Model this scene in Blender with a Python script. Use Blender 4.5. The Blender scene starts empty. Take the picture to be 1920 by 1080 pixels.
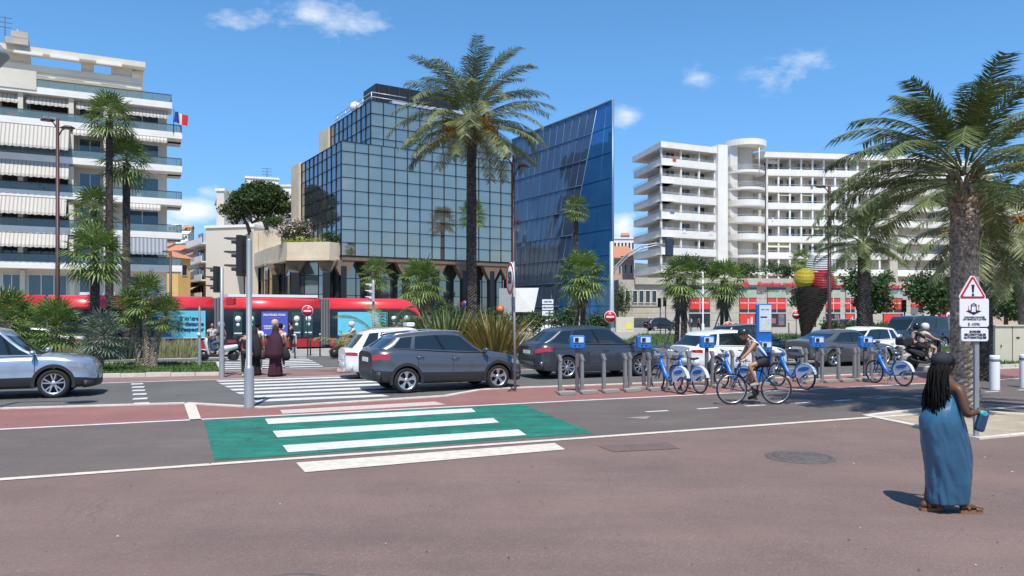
import bpy, math, random
from mathutils import Vector, Matrix, noise
random.seed(7)
R = math.radians
SC = bpy.context.scene
COL = SC.collection
# ---------------------------------------------------------------- camera
F, H, YH = 1400.0, 2.1, 588.0            # focal length in photo pixels, eye height (m), horizon row
cd = bpy.data.cameras.new('camera'); cam = bpy.data.objects.new('camera', cd); COL.objects.link(cam)
cam.location = (0, 0, H); cam.rotation_euler = (R(90), 0, 0)
cd.sensor_width = 36; cd.lens = 36 * F / 1920; cd.shift_y = 48 / 1920.0
cd.clip_start = 0.1; cd.clip_end = 9000
SC.camera = cam
SC.render.resolution_x = 1024; SC.render.resolution_y = 576
SC.render.engine = 'CYCLES'
SC.view_settings.view_transform = 'Standard'; SC.view_settings.look = 'None'
SC.view_settings.exposure = 0.2; SC.view_settings.gamma = 1
SC.cycles.max_bounces = 8; SC.cycles.transparent_max_bounces = 12
# ---------------------------------------------------------------- sun and sky
SUN_EL = R(62); SUN_AZ = Vector((0.10, -1.0)).normalized()      # towards the sun, behind the camera
sd = bpy.data.lights.new('sun', 'SUN'); so = bpy.data.objects.new('sun', sd); COL.objects.link(so)
sd.energy = 4.9; sd.angle = R(0.53); sd.color = (1.0, 0.955, 0.88)
sdir = Vector((SUN_AZ.x * math.cos(SUN_EL), SUN_AZ.y * math.cos(SUN_EL), math.sin(SUN_EL)))
so.rotation_euler = sdir.to_track_quat('Z', 'Y').to_euler(); so.location = (0, -20, 60)
w = bpy.data.worlds.new('World'); SC.world = w; w.use_nodes = True
nt = w.node_tree; nt.nodes.clear()
def WN(t, **k):
    n = nt.nodes.new(t)
    for a, b in k.items(): setattr(n, a, b)
    return n
def wmath(op, a, b=None, clamp=False):
    n = WN('ShaderNodeMath', operation=op, use_clamp=clamp)
    for i, q in enumerate((a, b)):
        if q is None: continue
        if isinstance(q, (int, float)): n.inputs[i].default_value = q
        else: nt.links.new(q, n.inputs[i])
    return n.outputs[0]
sky = WN('ShaderNodeTexSky', sky_type='NISHITA', sun_disc=False)
sky.sun_elevation = SUN_EL; sky.sun_rotation = math.atan2(SUN_AZ.x, SUN_AZ.y)
sky.air_density = 1.0; sky.dust_density = 0.2; sky.ozone_density = 1.5; sky.altitude = 0
tc = WN('ShaderNodeTexCoord')
nz = WN('ShaderNodeTexNoise'); nz.inputs['Scale'].default_value = 9; nz.inputs['Detail'].default_value = 9; nz.inputs['Roughness'].default_value = 0.62
mp = WN('ShaderNodeMapping'); mp.inputs['Scale'].default_value = (1, 1, 2.0); mp.inputs['Location'].default_value = (3.1, 0.4, 1.7)
nt.links.new(tc.outputs['Generated'], mp.inputs[0]); nt.links.new(mp.outputs[0], nz.inputs[0])
wn2 = WN('ShaderNodeTexNoise'); wn2.inputs['Scale'].default_value = 4; wn2.inputs['Detail'].default_value = 3
nt.links.new(tc.outputs['Generated'], wn2.inputs[0])
def cloud(az, el, ra, re, amp):            # a fair-weather cloud round a direction of the sky dome (degrees)
    d = Vector((math.sin(R(az)) * math.cos(R(el)), math.cos(R(az)) * math.cos(R(el)), math.sin(R(el))))
    t = Vector((math.cos(R(az)), -math.sin(R(az)), 0)); b = t.cross(d)
    def dot(vec, inv):
        n = WN('ShaderNodeVectorMath', operation='DOT_PRODUCT'); nt.links.new(tc.outputs['Generated'], n.inputs[0])
        n.inputs[1].default_value = vec; return wmath('MULTIPLY', n.outputs['Value'], inv)
    a1 = dot(t, 1 / math.sin(R(ra))); b1 = dot(b, 1 / math.sin(R(re)))
    a1 = wmath('SUBTRACT', a1, 0.0); b1 = wmath('SUBTRACT', b1, 0.0)
    r2 = wmath('ADD', wmath('MULTIPLY', a1, a1), wmath('MULTIPLY', b1, b1))
    n = WN('ShaderNodeVectorMath', operation='DOT_PRODUCT'); nt.links.new(tc.outputs['Generated'], n.inputs[0]); n.inputs[1].default_value = d
    front = wmath('GREATER_THAN', n.outputs['Value'], 0.0)
    m = wmath('SUBTRACT', 1.0, wmath('SQRT', r2), True)
    return wmath('MULTIPLY', wmath('MULTIPLY', m, amp), front)
def pxdir(px, py): return math.degrees(math.atan((px - 960) / F)), math.degrees(math.atan((YH - py) / F * math.cos(math.atan((px - 960) / F))))
tot = None
for (px, py, rx, ry, amp) in [(590, 30, 150, 52, 1.25), (660, 42, 76, 40, 1.0), (440, 44, 74, 34, .60), (1495, 132, 112, 52, .66), (1305, 146, 46, 34, .5),
                              (1172, 226, 40, 44, .55), (360, 395, 80, 34, 1.1), (300, 425, 90, 34, .9), (1168, 420, 40, 42, 1.2), (1180, 380, 24, 30, .6), (395, 360, 60, 30, .5),
                              (900, 505, 1200, 60, .4), (210, 300, 150, 30, .3)]:
    az, el = pxdir(px, py)
    c = cloud(az, el, math.degrees(rx / F), math.degrees(ry / F), amp)
    tot = c if tot is None else wmath('MAXIMUM', tot, c)
for (az, el, rx, ry, amp) in [(150, 14, 30, 8, .9), (-140, 10, 34, 6, .8), (180, 7, 60, 5, .7), (120, 22, 20, 7, .8), (-100, 16, 24, 7, .8), (-165, 26, 24, 7, .7)]:
    tot = wmath('MAXIMUM', tot, cloud(az, el, rx, ry, amp))
dn = wmath('ADD', wmath('SUBTRACT', tot, 0.24), wmath('MULTIPLY', wmath('SUBTRACT', nz.outputs['Fac'], 0.52), 3.0))
dens = wmath('MULTIPLY', wmath('MULTIPLY', dn, 1.15, True), wmath('MULTIPLY', wmath('MULTIPLY', tot, 2.6, True), 0.88))
mixc = WN('ShaderNodeMix', data_type='RGBA')
nt.links.new(dens, mixc.inputs['Factor'])
tn = WN('ShaderNodeMix', data_type='RGBA', blend_type='MULTIPLY'); tn.inputs['Factor'].default_value = 1
sepz = WN('ShaderNodeSeparateXYZ'); nt.links.new(tc.outputs['Generated'], sepz.inputs[0])
rz_ = WN('ShaderNodeMapRange'); nt.links.new(wmath('ABSOLUTE', sepz.outputs[2]), rz_.inputs[0]); rz_.inputs[2].default_value = .34; rz_.interpolation_type = 'SMOOTHSTEP'
hz_ = WN('ShaderNodeMix', data_type='RGBA'); nt.links.new(rz_.outputs[0], hz_.inputs[0]); hz_.inputs[6].default_value = (.60, .86, 1.42, 1); hz_.inputs[7].default_value = (.78, 1.30, 1.62, 1)
nt.links.new(sky.outputs[0], tn.inputs[6]); nt.links.new(hz_.outputs[2], tn.inputs[7])
nt.links.new(tn.outputs[2], mixc.inputs[6]); mixc.inputs[7].default_value = (9.0, 9.3, 9.8, 1)
bg = WN('ShaderNodeBackground'); bg.inputs['Strength'].default_value = 0.102
nt.links.new(mixc.outputs[2], bg.inputs[0])
out = WN('ShaderNodeOutputWorld'); nt.links.new(bg.outputs[0], out.inputs[0])

# ---------------------------------------------------------------- layout helpers
UV_ = (0.925, 0.380)                        # direction of the avenue; n = away from the camera across it
def UN(u, n, z=0.0): return Vector((u * .925 - n * .380, u * .380 + n * .925, z))
def at(px, Y, py=None): return Vector(((px - 960) / F * Y, Y, 0 if py is None else H - (py - YH) / F * Y))
def G(px, py): return at(px, H * F / (py - YH))
def on_n(px, n, z=0.0):
    k = (px - 960) / F; Y = n / (.925 - .38 * k); return Vector((k * Y, Y, z))
def on_line(px, P, d):                      # point of the ground line P + t d that stands on the sight line px
    k = (px - 960) / F; t = (k * P[1] - P[0]) / (d[0] - k * d[1]); return Vector((P[0] + t * d[0], P[1] + t * d[1], 0))
def vpdir(vx): return Vector(((vx - 960) / F, 1, 0)).normalized()

# ---------------------------------------------------------------- materials
MATS = {}
def mat(name, c, rough=.6, metal=0.0, c2=None, scale=6.0, detail=5.0, bump=0.0, bscale=None, spec=.5, tint=None, trans=0.0, coat=0.0,
        stripe=None, emis=None, lo=.35, hi=.65, dirt=None, stretch=None):
    if name in MATS: return MATS[name]
    m = bpy.data.materials.new(name); m.use_nodes = True; MATS[name] = m
    t = m.node_tree; b = t.nodes['Principled BSDF']; L = t.links.new
    def N(ty, **k):
        n = t.nodes.new(ty)
        for a, q in k.items(): setattr(n, a, q)
        return n
    b.inputs['Base Color'].default_value = (*c, 1); b.inputs['Roughness'].default_value = rough
    b.inputs['Metallic'].default_value = metal; b.inputs['Specular IOR Level'].default_value = spec
    b.inputs['Coat Weight'].default_value = coat; b.inputs['Coat Roughness'].default_value = .04
    co = N('ShaderNodeTexCoord').outputs['Object']
    if stretch:
        mpp = N('ShaderNodeMapping'); mpp.inputs['Scale'].default_value = stretch; L(co, mpp.inputs[0]); co = mpp.outputs[0]
    cur = None
    if c2 is not None:
        n = N('ShaderNodeTexNoise'); n.inputs['Scale'].default_value = scale; n.inputs['Detail'].default_value = detail; n.inputs['Roughness'].default_value = .65; L(co, n.inputs[0])
        r = N('ShaderNodeMapRange'); r.inputs[1].default_value = lo; r.inputs[2].default_value = hi; L(n.outputs['Fac'], r.inputs[0])
        x = N('ShaderNodeMix', data_type='RGBA'); L(r.outputs[0], x.inputs[0]); x.inputs[6].default_value = (*c, 1); x.inputs[7].default_value = (*c2, 1); cur = x.outputs[2]
    if stripe:                              # (axis, width, colour)
        sx = N('ShaderNodeSeparateXYZ'); L(co, sx.inputs[0])
        q = N('ShaderNodeMath', operation='MULTIPLY'); L(sx.outputs[stripe[0]], q.inputs[0]); q.inputs[1].default_value = 1 / stripe[1]
        q2 = N('ShaderNodeMath', operation='FRACT'); L(q.outputs[0], q2.inputs[0])
        q3 = N('ShaderNodeMath', operation='GREATER_THAN'); L(q2.outputs[0], q3.inputs[0]); q3.inputs[1].default_value = stripe[3] if len(stripe) > 3 else .5
        x = N('ShaderNodeMix', data_type='RGBA'); L(q3.outputs[0], x.inputs[0])
        if cur: L(cur, x.inputs[6])
        else: x.inputs[6].default_value = (*c, 1)
        x.inputs[7].default_value = (*stripe[2], 1); cur = x.outputs[2]
    if tint is not None:                    # second colour by the mesh's own per-leaf attribute
        a = N('ShaderNodeAttribute', attribute_name='tint')
        x = N('ShaderNodeMix', data_type='RGBA'); L(a.outputs['Fac'], x.inputs[0])
        if cur: L(cur, x.inputs[6])
        else: x.inputs[6].default_value = (*c, 1)
        x.inputs[7].default_value = (*tint, 1); cur = x.outputs[2]
    if dirt:                                # (colour, scale, amount)
        n = N('ShaderNodeTexNoise'); n.inputs['Scale'].default_value = dirt[1]; n.inputs['Detail'].default_value = 8; n.inputs['Roughness'].default_value = .7
        L(N('ShaderNodeTexCoord').outputs['Object'], n.inputs[0])
        r = N('ShaderNodeMapRange'); r.inputs[1].default_value = .42; r.inputs[2].default_value = .72; r.inputs[4].default_value = dirt[2]; L(n.outputs['Fac'], r.inputs[0])
        x = N('ShaderNodeMix', data_type='RGBA'); L(r.outputs[0], x.inputs[0])
        if cur: L(cur, x.inputs[6])
        else: x.inputs[6].default_value = (*c, 1)
        x.inputs[7].default_value = (*dirt[0], 1); cur = x.outputs[2]
    if cur: L(cur, b.inputs['Base Color'])
    if bump:
        n = N('ShaderNodeTexNoise'); n.inputs['Scale'].default_value = bscale or scale * 4; n.inputs['Detail'].default_value = 4; L(co, n.inputs[0])
        bp = N('ShaderNodeBump'); bp.inputs['Strength'].default_value = bump; bp.inputs['Distance'].default_value = .05; L(n.outputs['Fac'], bp.inputs['Height']); L(bp.outputs[0], b.inputs['Normal'])
    if trans:
        tr = N('ShaderNodeBsdfTranslucent'); ms = N('ShaderNodeMixShader'); ms.inputs[0].default_value = trans
        if cur: L(cur, tr.inputs[0])
        else: tr.inputs[0].default_value = (*c, 1)
        L(b.outputs[0], ms.inputs[1]); L(tr.outputs[0], ms.inputs[2]); L(ms.outputs[0], t.nodes['Material Output'].inputs[0])
    if emis:
        b.inputs['Emission Color'].default_value = (*emis[0], 1); b.inputs['Emission Strength'].default_value = emis[1]
    return m
def glassmat(name, c, a=.35, rough=.02):    # thin see-through pane: tinted, reflective
    if name in MATS: return MATS[name]
    m = bpy.data.materials.new(name); m.use_nodes = True; MATS[name] = m
    t = m.node_tree; t.nodes.clear(); L = t.links.new
    o = t.nodes.new('ShaderNodeOutputMaterial'); ms = t.nodes.new('ShaderNodeMixShader'); tr = t.nodes.new('ShaderNodeBsdfTransparent')
    gl = t.nodes.new('ShaderNodeBsdfPrincipled'); tr.inputs[0].default_value = (*[min(1, q * 1.3 + .35) for q in c], 1)
    gl.inputs['Base Color'].default_value = (*c, 1); gl.inputs['Roughness'].default_value = rough
    ms.inputs[0].default_value = a; L(tr.outputs[0], ms.inputs[1]); L(gl.outputs[0], ms.inputs[2]); L(ms.outputs[0], o.inputs[0])
    return m
def mirrormat(name, c, rough=.03, wob=.004, c2=None, wscale=.35, metal=.85):   # coated curtain-wall glass
    m = mat(name, c, rough, metal, c2=c2, scale=.25, detail=2)
    t = m.node_tree; L = t.links.new; b = t.nodes['Principled BSDF']
    n = t.nodes.new('ShaderNodeTexNoise'); n.inputs['Scale'].default_value = wscale; n.inputs['Detail'].default_value = 1
    co = t.nodes.new('ShaderNodeTexCoord'); L(co.outputs['Object'], n.inputs[0])
    bp = t.nodes.new('ShaderNodeBump'); bp.inputs['Strength'].default_value = 1; bp.inputs['Distance'].default_value = wob
    L(n.outputs['Fac'], bp.inputs['Height']); L(bp.outputs[0], b.inputs['Normal'])
    return m

# ---------------------------------------------------------------- mesh builder
class MB:
    def __init__(s): s.v = []; s.f = []; s.mi = []; s.sm = []; s.t = []
    def add(s, vs, fs, m=0, smooth=False, tint=0.0):
        o = len(s.v); s.v += [tuple(q) for q in vs]; s.t += [tint] * len(vs)
        for q in fs: s.f.append(tuple(i + o for i in q)); s.mi.append(m); s.sm.append(smooth)
        return s
    def box(s, c, d, rz=0, m=0, M=None, tint=0.0):
        x, y, z = d[0] / 2, d[1] / 2, d[2] / 2
        vs = [Vector((a * x, b * y, e * z)) for a in (-1, 1) for b in (-1, 1) for e in (-1, 1)]
        T = Matrix.Translation(Vector(c)) @ (M.to_4x4() if M is not None else Matrix.Rotation(rz, 4, 'Z'))
        return s.add([T @ q for q in vs], [(0, 1, 3, 2), (4, 6, 7, 5), (0, 4, 5, 1), (2, 3, 7, 6), (0, 2, 6, 4), (1, 5, 7, 3)], m, tint=tint)
    def rbox(s, c, d, r=.02, rz=0, m=0, n=3, M=None):       # box rounded in its local x-z outline, extruded along y
        x, z = d[0] / 2 - r, d[2] / 2 - r; pts = []
        for k, (cx, cz) in enumerate([(x, z), (-x, z), (-x, -z), (x, -z)]):
            for i in range(n + 1):
                a = (k + i / n) * math.pi / 2; pts.append((cx + r * math.cos(a), cz + r * math.sin(a)))
        T = Matrix.Translation(Vector(c)) @ (M.to_4x4() if M is not None else Matrix.Rotation(rz, 4, 'Z'))
        N_ = len(pts); e = min(r * .4, d[1] * .2)
        rings = []
        for yy, sc in ((-d[1] / 2, 1), (-d[1] / 2 + e, 0), (d[1] / 2 - e, 0), (d[1] / 2, 1)):
            rings.append([T @ Vector((a - sc * e * (1 if a > 0 else -1), yy, b - sc * e * (1 if b > 0 else -1))) for a, b in pts])
        vs = [q for g in rings for q in g]
        fs = [(k * N_ + i, k * N_ + (i + 1) % N_, (k + 1) * N_ + (i + 1) % N_, (k + 1) * N_ + i) for k in range(3) for i in range(N_)]
        fs += [tuple(range(N_))[::-1], tuple(range(3 * N_, 4 * N_))]
        return s.add(vs, fs, m)
    def poly(s, pts, m=0, tint=0.0): return s.add(pts, [tuple(range(len(pts)))], m, tint=tint)
    def prism(s, pts, z0, z1, m=0):
        n = len(pts); vs = [(p[0], p[1], z0) for p in pts] + [(p[0], p[1], z1) for p in pts]
        fs = [tuple(range(n))[::-1], tuple(range(n, 2 * n))] + [(i, (i + 1) % n, n + (i + 1) % n, n + i) for i in range(n)]
        return s.add(vs, fs, m)
    def ext(s, pts, vec, m=0):              # extrude a 3-D polygon
        n = len(pts); vec = Vector(vec); vs = [Vector(p) for p in pts]; vs += [p + vec for p in vs]
        fs = [tuple(range(n))[::-1], tuple(range(n, 2 * n))] + [(i, (i + 1) % n, n + (i + 1) % n, n + i) for i in range(n)]
        return s.add(vs, fs, m)
    def tube(s, pts, r, n=8, m=0, smooth=True, cap=True, tint=0.0, sq=1.0):
        pts = [Vector(p) for p in pts]; rs = r if isinstance(r, (list, tuple)) else [r] * len(pts)
        vs = []; up = None
        for i, p in enumerate(pts):
            d = (pts[min(i + 1, len(pts) - 1)] - pts[max(i - 1, 0)])
            if d.length < 1e-9: d = Vector((0, 0, 1))
            d.normalize()
            if up is None: up = Vector((0, 0, 1)) if abs(d.z) < .9 else Vector((1, 0, 0))
            a = d.cross(up)
            if a.length < 1e-4: a = d.cross(Vector((0, 1, 0)))
            a.normalize(); b = a.cross(d).normalized(); up = b
            for k in range(n):
                t = 2 * math.pi * k / n; vs.append(p + a * (rs[i] * math.cos(t)) + b * (rs[i] * sq * math.sin(t)))
        fs = [(i * n + k, i * n + (k + 1) % n, (i + 1) * n + (k + 1) % n, (i + 1) * n + k) for i in range(len(pts) - 1) for k in range(n)]
        if cap: fs += [tuple(range(n))[::-1], tuple(range((len(pts) - 1) * n, len(pts) * n))]
        return s.add(vs, fs, m, smooth, tint)
    def lathe(s, prof, n=24, M=None, m=0, smooth=True, closed=False, a0=0, a1=2 * math.pi):
        M = M or Matrix.Identity(4); full = abs(a1 - a0 - 2 * math.pi) < 1e-6; k = n if full else n + 1
        vs = [M @ Vector((r * math.cos(a0 + (a1 - a0) * i / n), r * math.sin(a0 + (a1 - a0) * i / n), z)) for i in range(k) for (r, z) in prof]
        q = len(prof); fs = []
        for i in range(n):
            j = (i + 1) % k
            for a in range(q if closed else q - 1):
                b = (a + 1) % q; fs.append((i * q + a, j * q + a, j * q + b, i * q + b))
        return s.add(vs, fs, m, smooth)
    def ell(s, c, r, n=12, k=8, m=0, M=None, tint=0.0):
        vs = []; c = Vector(c)
        for i in range(k + 1):
            ph = math.pi * i / k
            for j in range(n):
                th = 2 * math.pi * j / n
                q = Vector((r[0] * math.sin(ph) * math.cos(th), r[1] * math.sin(ph) * math.sin(th), r[2] * math.cos(ph)))
                if M is not None: q = M @ q
                vs.append(c + q)
        fs = [(i * n + j, (i + 1) * n + j, (i + 1) * n + (j + 1) % n, i * n + (j + 1) % n) for i in range(k) for j in range(n)]
        return s.add(vs, fs, m, True, tint)
    def loft(s, rings, m=0, smooth=True, closed=True, cap=True, tint=0.0):
        n = len(rings[0]); vs = [p for r in rings for p in r]
        fs = [(i * n + k, i * n + (k + 1) % n, (i + 1) * n + (k + 1) % n, (i + 1) * n + k) for i in range(len(rings) - 1) for k in range(n if closed else n - 1)]
        if cap and closed: fs += [tuple(range(n))[::-1], tuple(range((len(rings) - 1) * n, len(rings) * n))]
        return s.add(vs, fs, m, smooth, tint)
    def build(s, name, mats, parent=None, bevel=0):
        me = bpy.data.meshes.new(name); me.from_pydata(s.v, [], s.f)
        for q in (mats if isinstance(mats, (list, tuple)) else [mats]): me.materials.append(q)
        me.polygons.foreach_set('material_index', s.mi); me.polygons.foreach_set('use_smooth', s.sm)
        if any(s.t):
            at_ = me.attributes.new('tint', 'FLOAT', 'POINT'); at_.data.foreach_set('value', s.t)
        me.update(); o = bpy.data.objects.new(name, me); COL.objects.link(o)
        if parent: o.parent = parent
        if bevel:
            b = o.modifiers.new('bevel', 'BEVEL'); b.width = bevel; b.segments = 2; b.limit_method = 'ANGLE'; b.angle_limit = R(40)
        return o
def tag(o, label, cat, group=None, kind=None):
    o['label'] = label; o['category'] = cat
    if group: o['group'] = group
    if kind: o['kind'] = kind
    return o
def thing(name, label, cat, loc=(0, 0, 0), rz=0, group=None):
    o = bpy.data.objects.new(name, None); COL.objects.link(o); o.empty_display_size = .3
    o.location = loc; o.rotation_euler = (0, 0, rz); return tag(o, label, cat, group)
def struct(name, mb, m):
    o = mb.build(name, m); o['kind'] = 'structure'; return o
def kids(o): return [c for c in bpy.data.objects if c.parent == o]
def copy_tree(o, parent=None, loc=None, rz=None, label=None):
    c = o.copy(); COL.objects.link(c); c.parent = parent
    for ch in kids(o): copy_tree(ch, c)
    if loc is not None: c.location = loc
    if rz is not None: c.rotation_euler = (0, 0, rz)
    if label: c['label'] = label
    return c
def text(body, size, m, parent, M, name='lettering', ext=.004, align='CENTER', bold=0.0, sx=1.0):
    cu = bpy.data.curves.new(name, 'FONT'); cu.body = body; cu.size = size; cu.extrude = ext; cu.align_x = align; cu.align_y = 'CENTER'; cu.offset = bold; cu.resolution_u = 3
    o = bpy.data.objects.new(name, cu); COL.objects.link(o)
    bpy.context.view_layer.update()
    me = bpy.data.meshes.new_from_object(o.evaluated_get(bpy.context.evaluated_depsgraph_get()))
    bpy.data.objects.remove(o); bpy.data.curves.remove(cu)
    me.transform(Matrix.Diagonal((sx, 1, 1, 1))); me.transform(M); me.materials.clear(); me.materials.append(m); me.name = name
    p = bpy.data.objects.new(name, me); COL.objects.link(p); p.parent = parent
    return p
def face_M(c, xdir, zdir=(0, 0, 1)):        # text plane: x along xdir, y up, normal = x cross up
    x = Vector(xdir).normalized(); y = Vector(zdir).normalized(); z = x.cross(y)
    return Matrix((( x.x, y.x, z.x, c[0]), (x.y, y.y, z.y, c[1]), (x.z, y.z, z.z, c[2]), (0, 0, 0, 1)))
def lerp(a, b, t): return a + (b - a) * t
def interp(pts, x):
    if x <= pts[0][0]: return pts[0][1]
    for i in range(len(pts) - 1):
        (x0, y0), (x1, y1) = pts[i], pts[i + 1]
        if x <= x1:
            t = (x - x0) / (x1 - x0)
            m0 = (y1 - pts[i - 1][1]) / (x1 - pts[i - 1][0]) if i > 0 else (y1 - y0) / (x1 - x0)
            m1 = (pts[i + 2][1] - y0) / (pts[i + 2][0] - x0) if i + 2 < len(pts) else (y1 - y0) / (x1 - x0)
            h = x1 - x0; t2 = t * t; t3 = t2 * t
            return (2 * t3 - 3 * t2 + 1) * y0 + (t3 - 2 * t2 + t) * h * m0 + (-2 * t3 + 3 * t2) * y1 + (t3 - t2) * h * m1
    return pts[-1][1]
# ================================================================ ground, roads, markings
M_plaza = mat('plaza_asphalt', (.162, .104, .086), .85, c2=(.222, .146, .122), scale=.16, detail=10, bump=.35, bscale=90, dirt=((.100, .072, .062), .55, .65), lo=.3, hi=.7)
def speck(m, sc=85, amt=.22, c=(.42, .36, .33)):      # pale grains in the asphalt
    t = m.node_tree; L = t.links.new; b = t.nodes['Principled BSDF']
    src = b.inputs['Base Color'].links[0].from_socket
    co = t.nodes.new('ShaderNodeTexCoord'); v = t.nodes.new('ShaderNodeTexVoronoi'); v.inputs['Scale'].default_value = sc; L(co.outputs['Object'], v.inputs[0])
    r = t.nodes.new('ShaderNodeMapRange'); r.inputs[1].default_value = .72; r.inputs[2].default_value = .95; r.inputs[4].default_value = amt
    s_ = t.nodes.new('ShaderNodeSeparateColor'); L(v.outputs['Color'], s_.inputs[0]); L(s_.outputs[0], r.inputs[0])
    x = t.nodes.new('ShaderNodeMix'); x.data_type = 'RGBA'; L(r.outputs[0], x.inputs[0]); L(src, x.inputs[6]); x.inputs[7].default_value = (*c, 1); L(x.outputs[2], b.inputs['Base Color'])
    r2 = t.nodes.new('ShaderNodeMapRange'); r2.inputs[1].default_value = .25; r2.inputs[2].default_value = .02; r2.inputs[4].default_value = amt * 1.2
    L(s_.outputs[1], r2.inputs[0])
    x2 = t.nodes.new('ShaderNodeMix'); x2.data_type = 'RGBA'; L(r2.outputs[0], x2.inputs[0]); L(x.outputs[2], x2.inputs[6]); x2.inputs[7].default_value = (.04, .032, .03, 1); L(x2.outputs[2], b.inputs['Base Color'])
speck(M_plaza)
def streaks(m, rot, sc, col, amt):       # long traffic-worn streaks that run with the avenue
    t = m.node_tree; L = t.links.new; b = t.nodes['Principled BSDF']; src = b.inputs['Base Color'].links[0].from_socket
    co = t.nodes.new('ShaderNodeTexCoord'); mp_ = t.nodes.new('ShaderNodeMapping'); mp_.inputs['Rotation'].default_value = (0, 0, rot); mp_.inputs['Scale'].default_value = sc; L(co.outputs['Object'], mp_.inputs[0])
    n = t.nodes.new('ShaderNodeTexNoise'); n.inputs['Scale'].default_value = 1; n.inputs['Detail'].default_value = 7; n.inputs['Roughness'].default_value = .6; L(mp_.outputs[0], n.inputs[0])
    r = t.nodes.new('ShaderNodeMapRange'); r.inputs[1].default_value = .45; r.inputs[2].default_value = .68; r.inputs[4].default_value = amt; L(n.outputs['Fac'], r.inputs[0])
    x = t.nodes.new('ShaderNodeMix'); x.data_type = 'RGBA'; L(r.outputs[0], x.inputs[0]); L(src, x.inputs[6]); x.inputs[7].default_value = (*col, 1); L(x.outputs[2], b.inputs['Base Color'])
streaks(M_plaza, R(-22), (.12, 1.1, 1), (.125, .086, .072), .42); streaks(M_plaza, R(14), (.2, .7, 1), (.235, .145, .112), .45)
M_lane = mat('cycle_asphalt', (.112, .086, .074), .85, c2=(.150, .117, .101), scale=.3, detail=8, bump=.3, bscale=90, dirt=((.075, .062, .06), .9, .4)); speck(M_lane, 90, .22, (.3, .27, .26))
M_red = mat('red_asphalt', (.245, .098, .083), .85, c2=(.285, .128, .108), scale=.5, detail=8, bump=.3, bscale=90, dirt=((.15, .08, .07), 1.3, .4)); speck(M_red, 90, .2, (.45, .3, .28))
M_road = mat('road_asphalt', (.100, .095, .086), .82, c2=(.134, .128, .116), scale=.35, detail=8, bump=.3, bscale=80, dirt=((.065, .063, .06), .5, .5)); speck(M_road, 90, .2, (.3, .3, .29))
M_side = mat('pavement_slabs', (.30, .275, .24), .85, c2=(.36, .33, .29), scale=.4, detail=7, dirt=((.2, .185, .16), .7, .5))
M_kerb = mat('kerb_stone', (.58, .50, .42), .8, c2=(.68, .61, .52), scale=3, detail=6, dirt=((.36, .31, .27), 5, .5))
M_white = mat('road_paint_white', (.66, .66, .63), .65, c2=(.74, .73, .70), scale=3, dirt=((.34, .33, .31), 6, .75))
M_cream = mat('road_paint_cream', (.60, .54, .44), .7, c2=(.68, .61, .50), scale=3, dirt=((.38, .33, .28), 7, .7))
M_green = mat('green_paint', (.012, .165, .108), .6, c2=(.022, .235, .155), scale=1.4, detail=9, dirt=((.03, .095, .072), 1.8, .9), spec=.3)
def cracks(m, sc, w_, col, amt=.8, msc=.8):      # wandering hairline cracks, patchy
    t = m.node_tree; L = t.links.new; b = t.nodes['Principled BSDF']; src = b.inputs['Base Color'].links[0].from_socket
    co = t.nodes.new('ShaderNodeTexCoord'); nz_ = t.nodes.new('ShaderNodeTexNoise'); nz_.inputs['Scale'].default_value = sc * 1.5; L(co.outputs['Object'], nz_.inputs[0])
    ad = t.nodes.new('ShaderNodeMix'); ad.data_type = 'RGBA'; ad.inputs[0].default_value = .12; L(co.outputs['Object'], ad.inputs[6]); L(nz_.outputs['Color'], ad.inputs[7])
    v = t.nodes.new('ShaderNodeTexVoronoi'); v.feature = 'DISTANCE_TO_EDGE'; v.inputs['Scale'].default_value = sc; L(ad.outputs[2], v.inputs[0])
    r = t.nodes.new('ShaderNodeMapRange'); r.inputs[1].default_value = 0; r.inputs[2].default_value = w_; r.inputs[3].default_value = amt; r.inputs[4].default_value = 0; L(v.outputs[0], r.inputs[0])
    n2 = t.nodes.new('ShaderNodeTexNoise'); n2.inputs['Scale'].default_value = msc; L(co.outputs['Object'], n2.inputs[0]); r2 = t.nodes.new('ShaderNodeMapRange'); r2.inputs[1].default_value = .46; r2.inputs[2].default_value = .56; L(n2.outputs['Fac'], r2.inputs[0])
    mu = t.nodes.new('ShaderNodeMath'); mu.operation = 'MULTIPLY'; L(r.outputs[0], mu.inputs[0]); L(r2.outputs[0], mu.inputs[1])
    x = t.nodes.new('ShaderNodeMix'); x.data_type = 'RGBA'; L(mu.outputs[0], x.inputs[0]); L(src, x.inputs[6]); x.inputs[7].default_value = (*col, 1); L(x.outputs[2], b.inputs['Base Color'])
streaks(M_green, R(-22), (.35, 5, 1), (.02, .085, .065), .75); streaks(M_road, R(-22), (.1, 1.6, 1), (.075, .07, .063), .5); streaks(M_lane, R(-22), (.1, 1.4, 1), (.09, .07, .06), .5); streaks(M_white, R(-22), (.8, 3, 1), (.42, .41, .38), .5)
cracks(M_green, 2.6, .035, (.02, .07, .055), .75, .5); cracks(M_plaza, .9, .006, (.09, .062, .052), .35, .3); cracks(M_white, 5, .03, (.3, .3, .29), .6, 1.5); cracks(M_road, .5, .01, (.05, .048, .045), .5, .2)
M_grass = mat('lawn_soil', (.055, .10, .025), .95, c2=(.09, .14, .035), scale=2, detail=6)
M_blade = mat('grass_blade', (.050, .115, .018), .6, tint=(.13, .19, .045), trans=.25)
M_sand = mat('pale_sand', (.33, .27, .19), .95, c2=(.47, .40, .30), scale=2, detail=8, bump=.6, bscale=30, dirt=((.28, .22, .16), 3, .6))
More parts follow.
